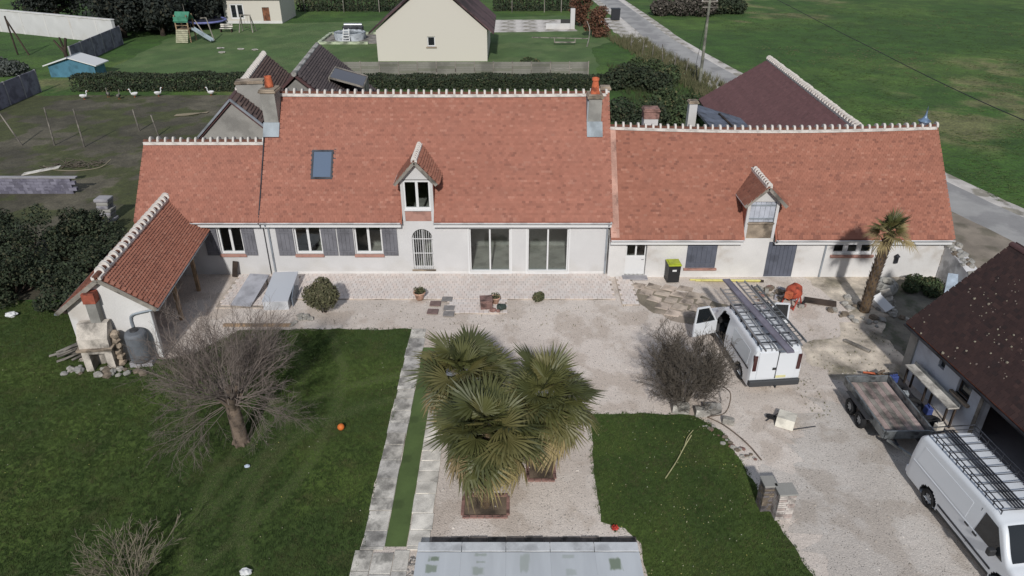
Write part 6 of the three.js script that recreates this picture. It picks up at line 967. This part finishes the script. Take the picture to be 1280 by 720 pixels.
{ // pale house at the top of the play lawn
  const h = thing('pale_house', 'pale house with white framed window and brown door beyond the trampoline', 'house', [-36.6, 0, -76.4]);
  const s = poly([[-3.9, 0], [4.1, 0], [4.1, 3.4], [-3.9, 3.4]]); for (const [a, b, c, d] of [[-3.0, -1.1, 0.6, 2.6], [1.5, 2.5, 0.05, 2.15]]) { const p = new THREE.Path(); p.moveTo(a, c); p.lineTo(b, c); p.lineTo(b, d); p.lineTo(a, d); p.lineTo(a, c); s.holes.push(p); }
  mesh('wall', new THREE.ExtrudeGeometry(s, { depth: 0.35, bevelEnabled: false }).translate(0, 0, -0.35), M.cream, h); mesh('wall', [BB(-3.9, 4.1, 0, 3.4, -7.3, -7), BB(-3.9, -3.6, 0, 3.4, -7, -0.35), BB(3.8, 4.1, 0, 3.4, -7, -0.35)], M.cream, h);
  windowUnit(h, -3.0, -1.1, 0.6, 2.6, -0.05, 2, { f: 0.16, glass: M.glassDark }); mesh('door', BB(1.52, 2.48, 0.06, 2.14, -0.2, -0.12), spec([128, 84, 60], 0.15, 0.8, 0.8), h); mesh('plinth', BB(-3.92, 4.12, 0, 0.35, 0.0, 0.03), M.wallOld, h);
  mesh('roof', prismX([[0.5, 3.35], [0.5, 3.55], [-3.6, 6.4], [-7.9, 3.55], [-7.9, 3.35], [-3.6, 6.2]], -4.4, 4.6), M.brownRoof, h);
}
// fence of dark boards behind the play lawn
{ const f = thing('dark_fence', 'dark slate blue boarded fence behind the trampoline', 'fence', [-46.5, 0, -77.2]); for (let i = 0; i < 24; i++) mesh('board', BB(-6.2 + i * 0.55, -6.2 + i * 0.55 + 0.53, 0, 2.6, -0.03, 0.03), spec3(i % 2), f); mesh('rail', BB(-6.2, 7, 2.3, 2.42, -0.09, -0.031), M.darkWood, f); }
function spec3(i) { M.fd ||= [spec([46, 48, 62], 0.15, 1, 0.9), spec([40, 42, 56], 0.15, 1, 0.9)]; return M.fd[i]; }
// ---- trees and bushes far behind
function leafTree(name, label, pos, h, r, n, pal, seed, g, size = 0.22) {
  const q = seeded(seed), t = thing(name, label, 'tree', pos, 0, g), A = new Twigs(), b = [];
  A.limb([V(0, -0.1, 0), V(0.1, h * 0.3, 0), V(0, h * 0.7, 0.1)], r * 0.12, r * 0.05, 8);
  for (let k = 0; k < 15; k++) { const a = q() * 6.28, rr2 = Math.sqrt(q()) * r * 0.7, y = h * (0.14 + 0.76 * q()); b.push([Math.cos(a) * rr2, y, Math.sin(a) * rr2, r * (0.34 + 0.25 * q())]); A.limb([V(0, y * 0.6, 0), V(Math.cos(a) * rr2 * 0.6, y * 0.85, Math.sin(a) * rr2 * 0.6), V(Math.cos(a) * rr2, y, Math.sin(a) * rr2)], r * 0.04, 0.02, 5); }
  mesh('trunk', A.geo(), M.darkWood, t); leafCloud('crown', t, n, blobAt(b), size, pal, q); return t;
}
const dk = ['nearest the grey panel wall', 'behind the corner of the white wall', 'between the white wall and the boarded fence', 'with the widest crown behind the slide tower', 'standing against the boarded fence', 'half hidden behind the dark conifers', 'at the outer end behind the white wall', 'beside the slide tower'];
[[-49.5, -65, 6, 3.2], [-52, -72, 7, 3.6], [-46, -70, 6.5, 3.2], [-48, -76, 8, 4], [-56, -77, 7, 3.6], [-42.8, -75.5, 5, 2.4], [-64, -76, 7, 4], [-45.2, -66.5, 4.6, 2.5]].forEach(([x, z, h, r], i) => leafTree('dark_conifer', 'dense blackish evergreen tree ' + dk[i], [x, 0, z], h, r * 1.2, 6000, [[0.012, 0.017, 0.014], [0.024, 0.032, 0.024], [0.035, 0.035, 0.022]], 700 + i, 'dark evergreens beyond the white wall', 0.26));
leafTree('copper_bush', 'rust brown leaved bush at the end of the drive by the lane', [10.9, 0, -66], 3.4, 1.7, 3600, GREEN.rust, 720, null, 0.16); leafTree('copper_bush', 'taller rust brown bush behind the drive gate', [9.4, 0, -74], 4.6, 1.8, 3600, GREEN.rust, 721, null, 0.16);
leafBush('hedge_bush', 'dark rounded bush near the end of the slat fence', 'bush', [10.8, 0, -38], [[0, 1, 0, 1.4], [1.6, 0.9, 0.6, 1.3], [-1.2, 0.9, 0.5, 1.1], [2.8, 0.8, 2.0, 1.2]], 5200, 0.16, GREEN.dark, 730);
leafBush('bank_bush', 'mid green scrubby bush on the bank by the lane posts', 'bush', [14.2, 0, -43], [[0, 0.6, 0, 1.2], [1.2, 0.5, 2, 1.2], [-1.4, 0.5, -1.5, 1.1], [0.5, 0.5, 4, 1.3]], 5200, 0.16, GREEN.mid, 731); leafBush('bank_bush', 'mid green scrubby bush on the slope behind the rear chimney', 'bush', [13.2, 0, -31], [[0, 0.5, 0, 1.3], [1.6, 0.5, 2.4, 1.3], [-1.8, 0.5, 2.5, 1.2], [0.2, 0.4, 5, 1.2]], 5600, 0.16, GREEN.mid, 732); leafBush('bank_bush', 'low dark bramble behind the white flue', 'bush', [9.8, 0, -23], [[0, 0.7, 0, 1.3], [1.4, 0.7, -2.2, 1.3], [-1, 0.6, -4, 1.3], [0.6, 0.5, 2.5, 1.1]], 5600, 0.16, GREEN.dark, 733);
leafBush('lawn_bush', 'small rounded green bush on the lawn behind the fence', 'bush', [1.7, 0, -47.5], [[0, 0.5, 0, 0.9, 0.5], [0.7, 0.4, 0.2, 0.7, 0.45]], 1800, 0.13, GREEN.mid, 734);
leafBush('far_thicket', 'dark bare thicket at the meadow edge by the lane', 'bush', [25.5, 0, -84], [[0, 1.4, 0, 2.2, 1.6], [3, 1.5, 0.5, 2.3, 1.7], [-3, 1.1, 0, 1.8, 1.2]], 4200, 0.24, [[0.05, 0.045, 0.035], [0.10, 0.085, 0.07], [0.15, 0.13, 0.11]], 735); leafBush('far_thicket', 'dark evergreen clump at the meadow edge behind the pole', 'bush', [31.5, 0, -86], [[0, 1.2, 0, 1.9, 1.4], [2.6, 1.0, 0, 1.8, 1.2]], 3200, 0.24, GREEN.dark, 736);
// tall dry grass along the lane bank
{ const q = seeded(88), L = [], g = []; for (let k = 0; k < 6; k++) g.push(new THREE.ConeGeometry(0.025, 0.6 + 0.3 * hash(k, 3, 3), 3).translate(0, 0.3, 0).rotateZ((hash(k, 5, 3) - 0.5) * 1.3).rotateY(k * 1.1)); for (let i = 0; i < 3600; i++) { const t = q(), x = lerp(19.2, 14.2, t) + (q() - 0.5) * 4.2, z = lerp(-34, -64, t) + (q() - 0.5) * 3; if (q() < 0.35) L.push({ p: V(x, 0, z), e: [0, q() * 6, 0], s: 0.6 + q() * 0.8, c: mixc([0.09, 0.10, 0.04], [0.20, 0.18, 0.10], q()) }); else L.push({ p: V(10 + q() * 8.5, 0, -14 - q() * 34), e: [0, q() * 6, 0], s: 0.35 + q() * 0.6, c: mixc([0.04, 0.062, 0.022], [0.085, 0.095, 0.04], q()) }); }
  tag(instanced('rough_grass', join(g), mat(0xffffff, 0.95), L), 'rough tufted grass on the bank below the lane', 'grass');
  const M2 = []; for (let i = 0; i < 15000; i++) { const z = -6 - q() * 85, x = 29 + q() * (16 + (-z) * 0.75), a = noiseAt(x * 0.12, z * 0.12, 8), b = noiseAt(x * 0.5, z * 0.5, 9); if (b < 0.42) continue; M2.push({ p: V(x, 0, z), e: [0, q() * 6, 0], s: V(0.5 + q() * 0.8, 0.05 + q() * 0.14, 0.5 + q() * 0.8), c: mixc([0.07, 0.12, 0.03], mixc([0.09, 0.135, 0.042], [0.21, 0.19, 0.105], sstep(0.55, 0.8, a)), q()) }); }
  tag(instanced('meadow_tufts', join(g), mat(0xffffff, 0.95), M2), 'tussocks of meadow grass beyond the road', 'grass'); }
// bank posts
{ const spots = [[14.0, -57], [14.9, -54], [15.6, -51.5], [16.3, -49], [17.0, -46.5], [17.6, -43.5], [18.2, -41]]; const q = seeded(6); spots.forEach(([x, z], i) => { const o = mesh('bank_post', rod([0, 0, 0], [(q() - 0.5) * 0.4, 1.5 + q() * 0.6, 0], 0.06, 0.05, 7), M.greyWood); o.position.set(x, 0, z); tag(o, 'thin leaning grey post on the bank along the lane', 'post', 'posts along the lane bank'); }); }
{ const o = thing('utility_pole', 'grey wooden utility pole with crossarm at the edge of the lane', 'pole', [18.0, 0, -39]); mesh('pole', rod([0, 0, 0], [0, 8.3, 0], 0.16, 0.11, 12), spec([140, 140, 128], 0.15, 1, 0.95, { alt: [110, 112, 100] }), o); mesh('crossarm', [BB(-0.75, 0.75, 7.55, 7.65, -0.06, 0.06), BB(-0.6, 0.6, 7.05, 7.13, -0.05, 0.05)], M.greyWood, o); for (const x of [-0.65, 0, 0.65]) mesh('insulator', lathe([[0.02, 0], [0.06, 0.03], [0.04, 0.1], [0.06, 0.13], [0, 0.18]], x, 7.65, 0, 10), M.pvc, o); mesh('stay_wire', rod([0, 7.2, 0], [-0.4, 0, -1.4], 0.02, 0.02, 5), M.steelDark, o);
  const w = mesh('overhead_cable', tube([[28.5, 6.6, -96], [30.6, 5.6, -66], [30.3, 4.9, -36], [29.2, 4.9, -10], [29, 6.2, 24]], 0.028, 80, 5), M.black); tag(w, 'single dark overhead cable sagging across the meadow', 'cable');
  for (const [x, z, h] of [[28.5, -96, 6.7], [29, 24, 6.3]]) { const p = thing('cable_pole', h > 6.5 ? 'far wooden pole carrying the meadow cable' : 'near wooden pole carrying the meadow cable beside the road', 'pole', [x, 0, z]); mesh('pole', rod([0, 0, 0], [0, h, 0], 0.13, 0.1, 10), M.greyWood, p); mesh('insulator', lathe([[0.03, 0], [0.07, 0.05], [0, 0.15]], 0, h, 0, 10), M.pvc, p); } }
{ const b = thing('lane_bin', 'dark wheeled bin standing beside the lane', 'bin', [15.0, 0, -79.5]); mesh('tub', prismX([[-0.4, 0.1], [0.4, 0.1], [0.5, 1.5], [-0.5, 1.5]], -0.6, 0.6), mat([0.02, 0.022, 0.028], 0.6), b); mesh('lid', RB(-0.65, 0.65, 1.5, 1.62, -0.55, 0.55, 0.04, 2), mat([0.025, 0.028, 0.035], 0.6), b);
  const d = struct('drive', sheet([[-3, -69], [8.8, -70], [7.4, -80], [-2.6, -79.6]], 0.011, 0.1, 1), M.verge); const g = thing('drive_gate', 'white gate post with dark gate leaf at the end of the drive', 'gate', [8.2, 0, -72]); mesh('post', RB(-0.3, 0.3, 0, 2.6, -0.3, 0.3, 0.02, 1), M.wall, g); mesh('gate_leaf', [BB(-1.6, -0.3, 0.1, 1.2, -0.04, 0.04)], M.black, g); mesh('low_wall', BB(-3.6, -0.32, 0, 0.7, -0.2, 0.2), M.wall, g);
  const s = thing('seesaw', 'pale timber frame with crossbar standing on the back lawn', 'frame', [6.8, 0, -60]); mesh('crossbar', beam([-4.4, 0.9, 0], [2.4, 0.75, 0], 0.1, 0.1), M.greyWood, s); mesh('upright', tube([[2.2, 0, 1.2], [2.5, 0.9, 0.2], [2.6, 1.8, -0.6], [2.3, 2.6, -1]], 0.06, 14, 6), M.greyWood, s); mesh('seat', [BB(-1.7, 0.9, 0.28, 0.38, -0.15, 0.15), BB(-1.7, -1.6, 0.38, 0.8, -0.05, 0.05), BB(0.8, 0.9, 0.38, 0.75, -0.05, 0.05)], M.greyWood, s);
  const k = mesh('garden_slab', RB(-0.9, 0.9, 0, 0.35, -0.4, 0.4, 0.04, 2), M.slab[1]); k.position.set(5.3, 0, -45.5); tag(k, 'pale low bench block on the lawn just behind the fence', 'bench'); }
// above ground pool in a timber frame
{ const p = thing('garden_spa', 'round grey garden pool with white ladder inside a pale timber frame', 'pool', [-20.4, 0, -63.5]);
  mesh('timber_frame', [BB(-3.2, 2.8, 0, 0.3, -4.1, -3.7), BB(-3.2, 2.8, 0, 0.3, 2.7, 3.1), BB(-3.4, -3.0, 0, 0.3, -3.7, 2.7)], spec([166, 174, 150], 0.15, 1, 0.9), p); mesh('deck', BB(-3.0, 3.8, 0.0, 0.06, -3.7, 2.7), M.greyWood, p);
  mesh('pool_wall', lathe([[1.9, 0.06], [2.0, 0.9], [1.85, 0.95], [1.75, 0.8], [1.7, 0.1]], 0, 0, -0.3, 28), spec([176, 182, 188], 0.15, 1, 0.7, { alt: [120, 128, 138] }), p); mesh('water', new THREE.CylinderGeometry(1.75, 1.75, 0.02, 28).translate(0, 0.7, -0.3), phys([0.06, 0.08, 0.09], 0.1), p);
  const l = mesh('ladder', [rod([-0.45, 0.06, 2.3], [-0.3, 1.6, 1.6], 0.05), rod([0.45, 0.06, 2.3], [0.3, 1.6, 1.6], 0.05)], M.pvc, p); for (let i = 0; i < 5; i++) mesh('rung', BB(-0.42, 0.42, 0.25 + i * 0.28, 0.33 + i * 0.28, 2.18 - i * 0.13, 2.3 - i * 0.13), M.pvc, l);
  mesh('pump_box', [RB(-1.4, 1.2, 0.06, 1.2, -3.5, -2.6, 0.1, 2)], M.steelDark, p); mesh('cover_roll', [rod([-1.2, 1.35, -3.0], [1.1, 1.35, -3.0], 0.22, 0.22, 12)], M.alu, p); }
// ---- play things
{ const t = thing('slide_tower', 'wooden play tower with green canopy, climbing wall and slide', 'play tower', [-40.4, 0, -62.5], -0.05);
  for (const [x, z] of [[-0.75, -0.75], [0.75, -0.75], [-0.75, 0.75], [0.75, 0.75]]) mesh('post', BB(x - 0.07, x + 0.07, 0, 3.2, z - 0.07, z + 0.07), M.wood, t);
  mesh('platform', BB(-0.8, 0.8, 1.45, 1.55, -0.8, 0.8), M.wood, t); mesh('canopy', prismX([[-0.95, 2.5], [0, 3.5], [0.95, 2.5], [0.9, 2.45], [0, 3.4], [-0.9, 2.45]], -0.9, 0.9), spec([66, 128, 104], 0.1, 0.8, 0.7), t); mesh('canopy_front', BB(-0.85, 0.85, 2.35, 3.0, 0.84, 0.88), spec([70, 132, 108], 0.1, 0.8, 0.7), t);
  for (let i = 0; i < 7; i++) mesh('plank', BB(-0.75, 0.75, 0.1 + i * 0.21, 0.28 + i * 0.21, 1.55 - i * 0.1, 1.6 - i * 0.1), spec([176, 174, 150], 0.12, 0.7), t); mesh('rail', BB(-0.8, 0.8, 1.95, 2.05, 0.78, 0.83), M.wood, t);
  mesh('slide', [beam([1.0, 1.5, 0.1], [3.6, 0.25, 1.0], 0.6, 0.05), beam([1.0, 1.62, -0.22], [3.6, 0.38, 0.68], 0.05, 0.22), beam([1.0, 1.62, 0.42], [3.6, 0.38, 1.32], 0.05, 0.22)], spec([158, 170, 176], 0.08, 0.8, 0.5), t);
  mesh('swing_frame', [rod([0.9, 2.4, -1.0], [2.6, 0, -0.2], 0.07), rod([2.2, 2.6, -1.4], [3.2, 0, -0.4], 0.07), rod([1.4, 2.5, -1.6], [2.2, 2.6, -1.4], 0.07)], M.greyWood, t); mesh('flag_pole', rod([0.3, 3.3, 0], [0.3, 4.4, 0], 0.03), M.greyWood, t);
  const tr = thing('trampoline', 'blue rimmed garden trampoline standing before the dark fence', 'trampoline', [-41.6, 0, -72.2]); mesh('rim', new THREE.TorusGeometry(2.6, 0.14, 8, 40).rotateX(PI / 2).translate(0, 1.05, 0), spec([112, 116, 168], 0.1, 1, 0.6), tr); mesh('mat', new THREE.CylinderGeometry(2.5, 2.5, 0.03, 36).translate(0, 1.03, 0), mat([0.015, 0.016, 0.03], 0.8), tr); for (let i = 0; i < 6; i++) { const a = i * 1.047; mesh('leg', rod([Math.cos(a) * 2.55, 0, Math.sin(a) * 2.55], [Math.cos(a) * 2.55, 1.05, Math.sin(a) * 2.55], 0.05), M.galv, tr); }
  const b = thing('garden_bench', 'pale slatted garden bench in front of the pale house', 'bench', [-37.9, 0, -69.2]); for (let i = 0; i < 3; i++) mesh('slat', BB(-0.8, 0.8, 0.45, 0.5, -0.3 + i * 0.2, -0.14 + i * 0.2), M.slab[1], b); for (let i = 0; i < 2; i++) mesh('slat', BB(-0.8, 0.8, 0.62 + i * 0.22, 0.78 + i * 0.22, -0.36, -0.31), M.slab[1], b); mesh('leg', BB(-0.75, -0.66, 0, 0.449, -0.3, 0.26), M.darkWood, b); mesh('leg', BB(0.66, 0.75, 0, 0.449, -0.3, 0.26), M.darkWood, b);
  const sw = thing('swing', 'small timber A-frame swing beside the pale garden bench', 'swing', [-35.2, 0, -69.5]); mesh('frame', [rod([-0.9, 0, 0.7], [-0.6, 2.1, 0], 0.07), rod([-0.9, 0, -0.7], [-0.6, 2.1, 0], 0.07), rod([0.9, 0, 0.7], [0.6, 2.1, 0], 0.07), rod([0.9, 0, -0.7], [0.6, 2.1, 0], 0.07), rod([-0.7, 2.1, 0], [0.7, 2.1, 0], 0.07)], M.greyWood, sw); mesh('seat', BB(-0.25, 0.25, 0.55, 0.6, -0.12, 0.12), M.darkWood, sw); mesh('rope', [rod([-0.22, 0.6, 0], [-0.22, 2.1, 0], 0.015), rod([0.22, 0.6, 0], [0.22, 2.1, 0], 0.015)], M.greyWood, sw);
  const q = seeded(33); for (const [x, z] of [[-33.5, -55], [-32.0, -57], [-30.2, -56.6], [-34.6, -57.6]]) { const o = mesh('lawn_scrap', rock(0.28, 1.5, 0.4, 0.8, Math.round(-x), 1).translate(0, 0.08, 0), M.slab[0]); o.position.set(x, 0, z); tag(o, 'pale scrap lying on the play lawn', 'litter', 'scraps on the play lawn'); } }
// ---- walls, shed and poultry yard
{ const w = thing('white_wall', 'long white rendered garden wall below the dark trees', 'wall', [-48.4, 0, -61.0], -0.42); mesh('render', BB(-46, 0, 0, 2.7, -0.2, 0.2), M.wall, w); mesh('coping', BB(-46, 0.05, 2.7, 2.82, -0.27, 0.27), M.wallOld, w); for (let i = 0; i < 9; i++) mesh('pilaster', BB(-3 - i * 4.6, -2.75 - i * 4.6, 0, 2.66, 0.2, 0.24), M.wallOld, w);
  const panelWall = (label, a, b, n, h) => { const dx = b[0] - a[0], dz = b[1] - a[1], L = Math.hypot(dx, dz), t = thing('panel_wall', label, 'wall', [a[0], 0, a[1]], Math.atan2(-dz, dx), 'grey panel walls'); for (let i = 0; i < n; i++) { mesh('panel', BB(i * L / n + 0.06, (i + 1) * L / n - 0.06, 0, h, -0.05, 0.05), M.panelGrey[i % 2], t); } for (let i = 0; i <= n; i++) mesh('post', BB(i * L / n - 0.06, i * L / n + 0.06, 0, h + 0.03, -0.08, 0.08), M.concrete, t); };
  M.panelGrey = [spec([128, 126, 140], 0.14, 2.4, 0.95, { n: 256, alt: [88, 86, 100], altAmt: 0.8 }), spec([120, 118, 132], 0.14, 2.4, 0.95, { n: 256, alt: [92, 90, 102], altAmt: 0.8 })];
  panelWall('grey concrete panel wall running up to the white wall', [-46.6, -47.5], [-47.6, -60.6], 5, 2.1); panelWall('grey concrete panel wall at the corner of the poultry yard', [-43.6, -24.5], [-43.9, -36.6], 5, 2.0); 
  const lw = thing('yard_wall', 'low grey block wall beside the dark shrubs', 'wall', [-31, 0, -10.8]); for (let r = 0; r < 5; r++) for (let i = 0; i < 18; i++) mesh('block', BB(-5 + i * 0.5 + (r % 2) * 0.25, -5 + i * 0.5 + (r % 2) * 0.25 + 0.49, r * 0.2, r * 0.2 + 0.19, -0.1, 0.1), M.panelGrey[(i * 3 + r) % 2], lw); mesh('coping', RB(-5.1, 4.4, 1.0, 1.08, -0.15, 0.15, 0.01, 1), M.concrete, lw); mesh('sheet', beam([0.9, 1.1, -0.4], [3.0, 1.4, -0.9], 0.5, 0.03), M.slab[0], lw);
  const sp = thing('stone_pillar', 'stack of pale rough stones by the dark shrubs', 'pillar', [-22.8, 0, -6.6]); for (let r = 0; r < 7; r++) mesh('stone', RB(-0.4 + (r * 7 % 3) * 0.05, 0.4 - (r * 5 % 3) * 0.05, r * 0.2, r * 0.2 + 0.19, -0.35, 0.35, 0.05, 2), [M.concrete, M.wallGrey][r % 2], sp);
  const s = thing('blue_shed', 'small teal garden shed with white roof by the hedge', 'shed', [-44.0, 0, -42.6]); mesh('wall', prismZ([[-2.3, 0], [2.3, 0], [2.3, 1.15], [0, 1.8], [-2.3, 1.15]], -2, 0), spec([72, 118, 138], 0.1, 1, 0.7), s); mesh('roof', [prismZ([[0.03, 1.98], [0.03, 1.88], [2.65, 1.1], [2.65, 1.2]], -2.3, 0.3), prismZ([[-0.03, 1.98], [-2.65, 1.2], [-2.65, 1.1], [-0.03, 1.88]], -2.3, 0.3)], M.pvc, s); mesh('ridge_strip', BB(-0.06, 0.06, 1.9, 2.02, -2.32, 0.32), M.zinc, s);
  const st = thing('felled_trunk', 'blackened pruned tree stump with three stubs by the panel wall', 'stump', [-48.6, 0, -50]); const A = new Twigs(); A.limb([V(0, 0, 0), V(0, 1.1, 0)], 0.25, 0.2, 8); A.limb([V(0, 0.9, 0), V(-0.9, 2.3, 0)], 0.14, 0.09, 6); A.limb([V(0, 1, 0), V(-0.2, 2.6, 0)], 0.12, 0.09, 6); A.limb([V(0, 1, 0), V(0.45, 2.5, 0)], 0.15, 0.13, 6); mesh('trunk', A.geo(), M.darkWood, st);
  const yp = thing('clothes_frame', 'dark leaning A-frame of poles against the white wall', 'frame', [-56.5, 0, -54]); mesh('poles', [rod([0, 0, 0], [-0.1, 4.2, 0], 0.09), rod([1.4, 0, 0.2], [-0.1, 3.9, 0], 0.09)], M.darkWood, yp);
  [['tall straight yard post nearest the low house roof', -29.0, -24, 1.7], ['leaning yard post at the outer end of the line', -36.0, -20.4, 2.6], ['thick yard post in the middle of the line', -33.6, -20.4, 2.8], ['yard post beside the flattened hoops', -31.2, -20, 2.8], ['short yard post close to the roof corner', -27.0, -22.8, 1.6]].forEach(([l, x, z, h], i) => { const o = mesh('yard_post', rod([0, 0, 0], [[-0.1, -0.9, 0.1, 0, -0.2][i], h, 0], 0.06, 0.05, 7), M.greyWood); o.position.set(x, 0, z); tag(o, l, 'post', 'posts of the poultry yard'); });
  const hp = thing('branch_heap', 'flat heap of dark branches and a pale hoop in the poultry yard', 'branches', [-29.5, 0, -15.8]); const B = new Twigs(), q = seeded(19); for (let i = 0; i < 40; i++) { const x = (q() - 0.5) * 3.4, z = (q() - 0.5) * 1.2; B.limb([V(x, 0.06, z), V(x + (q() - 0.5) * 1.4, 0.15 + q() * 0.2, z + (q() - 0.5)), V(x + (q() - 0.5) * 2, 0.1, z + (q() - 0.5))], 0.03, 0.012, 4); } mesh('branch_tangle', B.geo(), M.twigDark, hp); mesh('hoop', tube([[-2.2, 0.06, 0.1], [-1.2, 0.05, 0.8], [0.6, 0.05, 1.0], [1.8, 0.06, 0.3], [2.1, 0.3, -0.5]], 0.035, 24, 5), M.twigPale, hp);
  const h2 = mesh('cane_heap', [0, 1, 2, 3].map(i => tube([[0, 0.05, i * 0.15], [1.1, 0.1, -0.2 + i * 0.2], [2.4, 0.07, -0.5 - i * 0.12]], 0.03, 10, 5)), M.twigPale); h2.position.set(-28, 0, -28.6); tag(h2, 'bundle of pale canes on the ground near the grey gable', 'canes');
  leafBush('grey_bramble', 'blue-grey bramble mound in front of the white wall', 'bush', [-53.5, 0, -45], [[0, 0.6, 0, 1.8, 0.9], [2.4, 0.5, 1, 1.7, 0.8], [-2.8, 0.7, 0.5, 2, 1], [-5.6, 0.7, 0, 2, 1]], 5600, 0.2, [[0.05, 0.06, 0.05], [0.09, 0.10, 0.09], [0.06, 0.07, 0.05]], 740);
}
// ducks and geese in the yard
function bird(label, x, z, turn, white) {
  const o = thing('goose', label, 'goose', [x, 0, z], turn, 'geese in the yard'); o.scale.setScalar(0.72); const c = white ? M.pvc : spec([120, 116, 108], 0.2, 0.3);
  const g = new THREE.SphereGeometry(0.24, 16, 12), p = g.attributes.position; for (let i = 0; i < p.count; i++) { const a = p.getX(i) / 0.24; p.setXYZ(i, p.getX(i) * 1.75, p.getY(i) * (0.9 - 0.2 * a) + 0.42 + (a < -0.5 ? 0.1 * (-a - 0.5) * 2 : 0), p.getZ(i) * (1 - 0.15 * Math.abs(a))); } g.computeVertexNormals();
  mesh('body', [g, tube([[0.3, 0.48, 0], [0.42, 0.66, 0], [0.4, 0.85, 0], [0.46, 0.98, 0]], 0.06, 14, 8), new THREE.SphereGeometry(0.085, 12, 10).scale(1.3, 0.95, 0.9).translate(0.5, 1.0, 0)], c, o);
  mesh('beak', new THREE.ConeGeometry(0.04, 0.13, 8).rotateZ(-PI / 2).translate(0.66, 0.98, 0), M.terra, o); for (const s of [-1, 1]) { mesh('leg', rod([0.0, 0.02, s * 0.09], [0.0, 0.28, s * 0.08], 0.018), M.terra, o); mesh('foot', BB(-0.02, 0.12, 0.0, 0.02, s * 0.09 - 0.05, s * 0.09 + 0.05), M.terra, o); mesh('wing', new THREE.SphereGeometry(0.2, 12, 8).scale(1.6, 0.55, 0.3).translate(-0.08, 0.48, s * 0.2), white ? M.wallOld : M.steelDark, o); }
}
bird('white goose standing apart at the hedge nearest the teal shed', -38.4, -33.8, 0.3, true); bird('grey goose with raised neck at the hedge, second from the shed', -36.6, -34.6, 2.2, false); bird('grey goose facing the big white one in the yard', -35.3, -33.9, 1.7, false); bird('white goose in the middle of the flock, tail to the grey pair', -34.2, -34.6, 3.4, true); bird('white goose nearest the grey gable end of the flock', -32.2, -34.9, 0.6, true); bird('single white goose resting by the cane bundle', -27.5, -35.2, 3.0, true);
renderer.render(scene, camera);
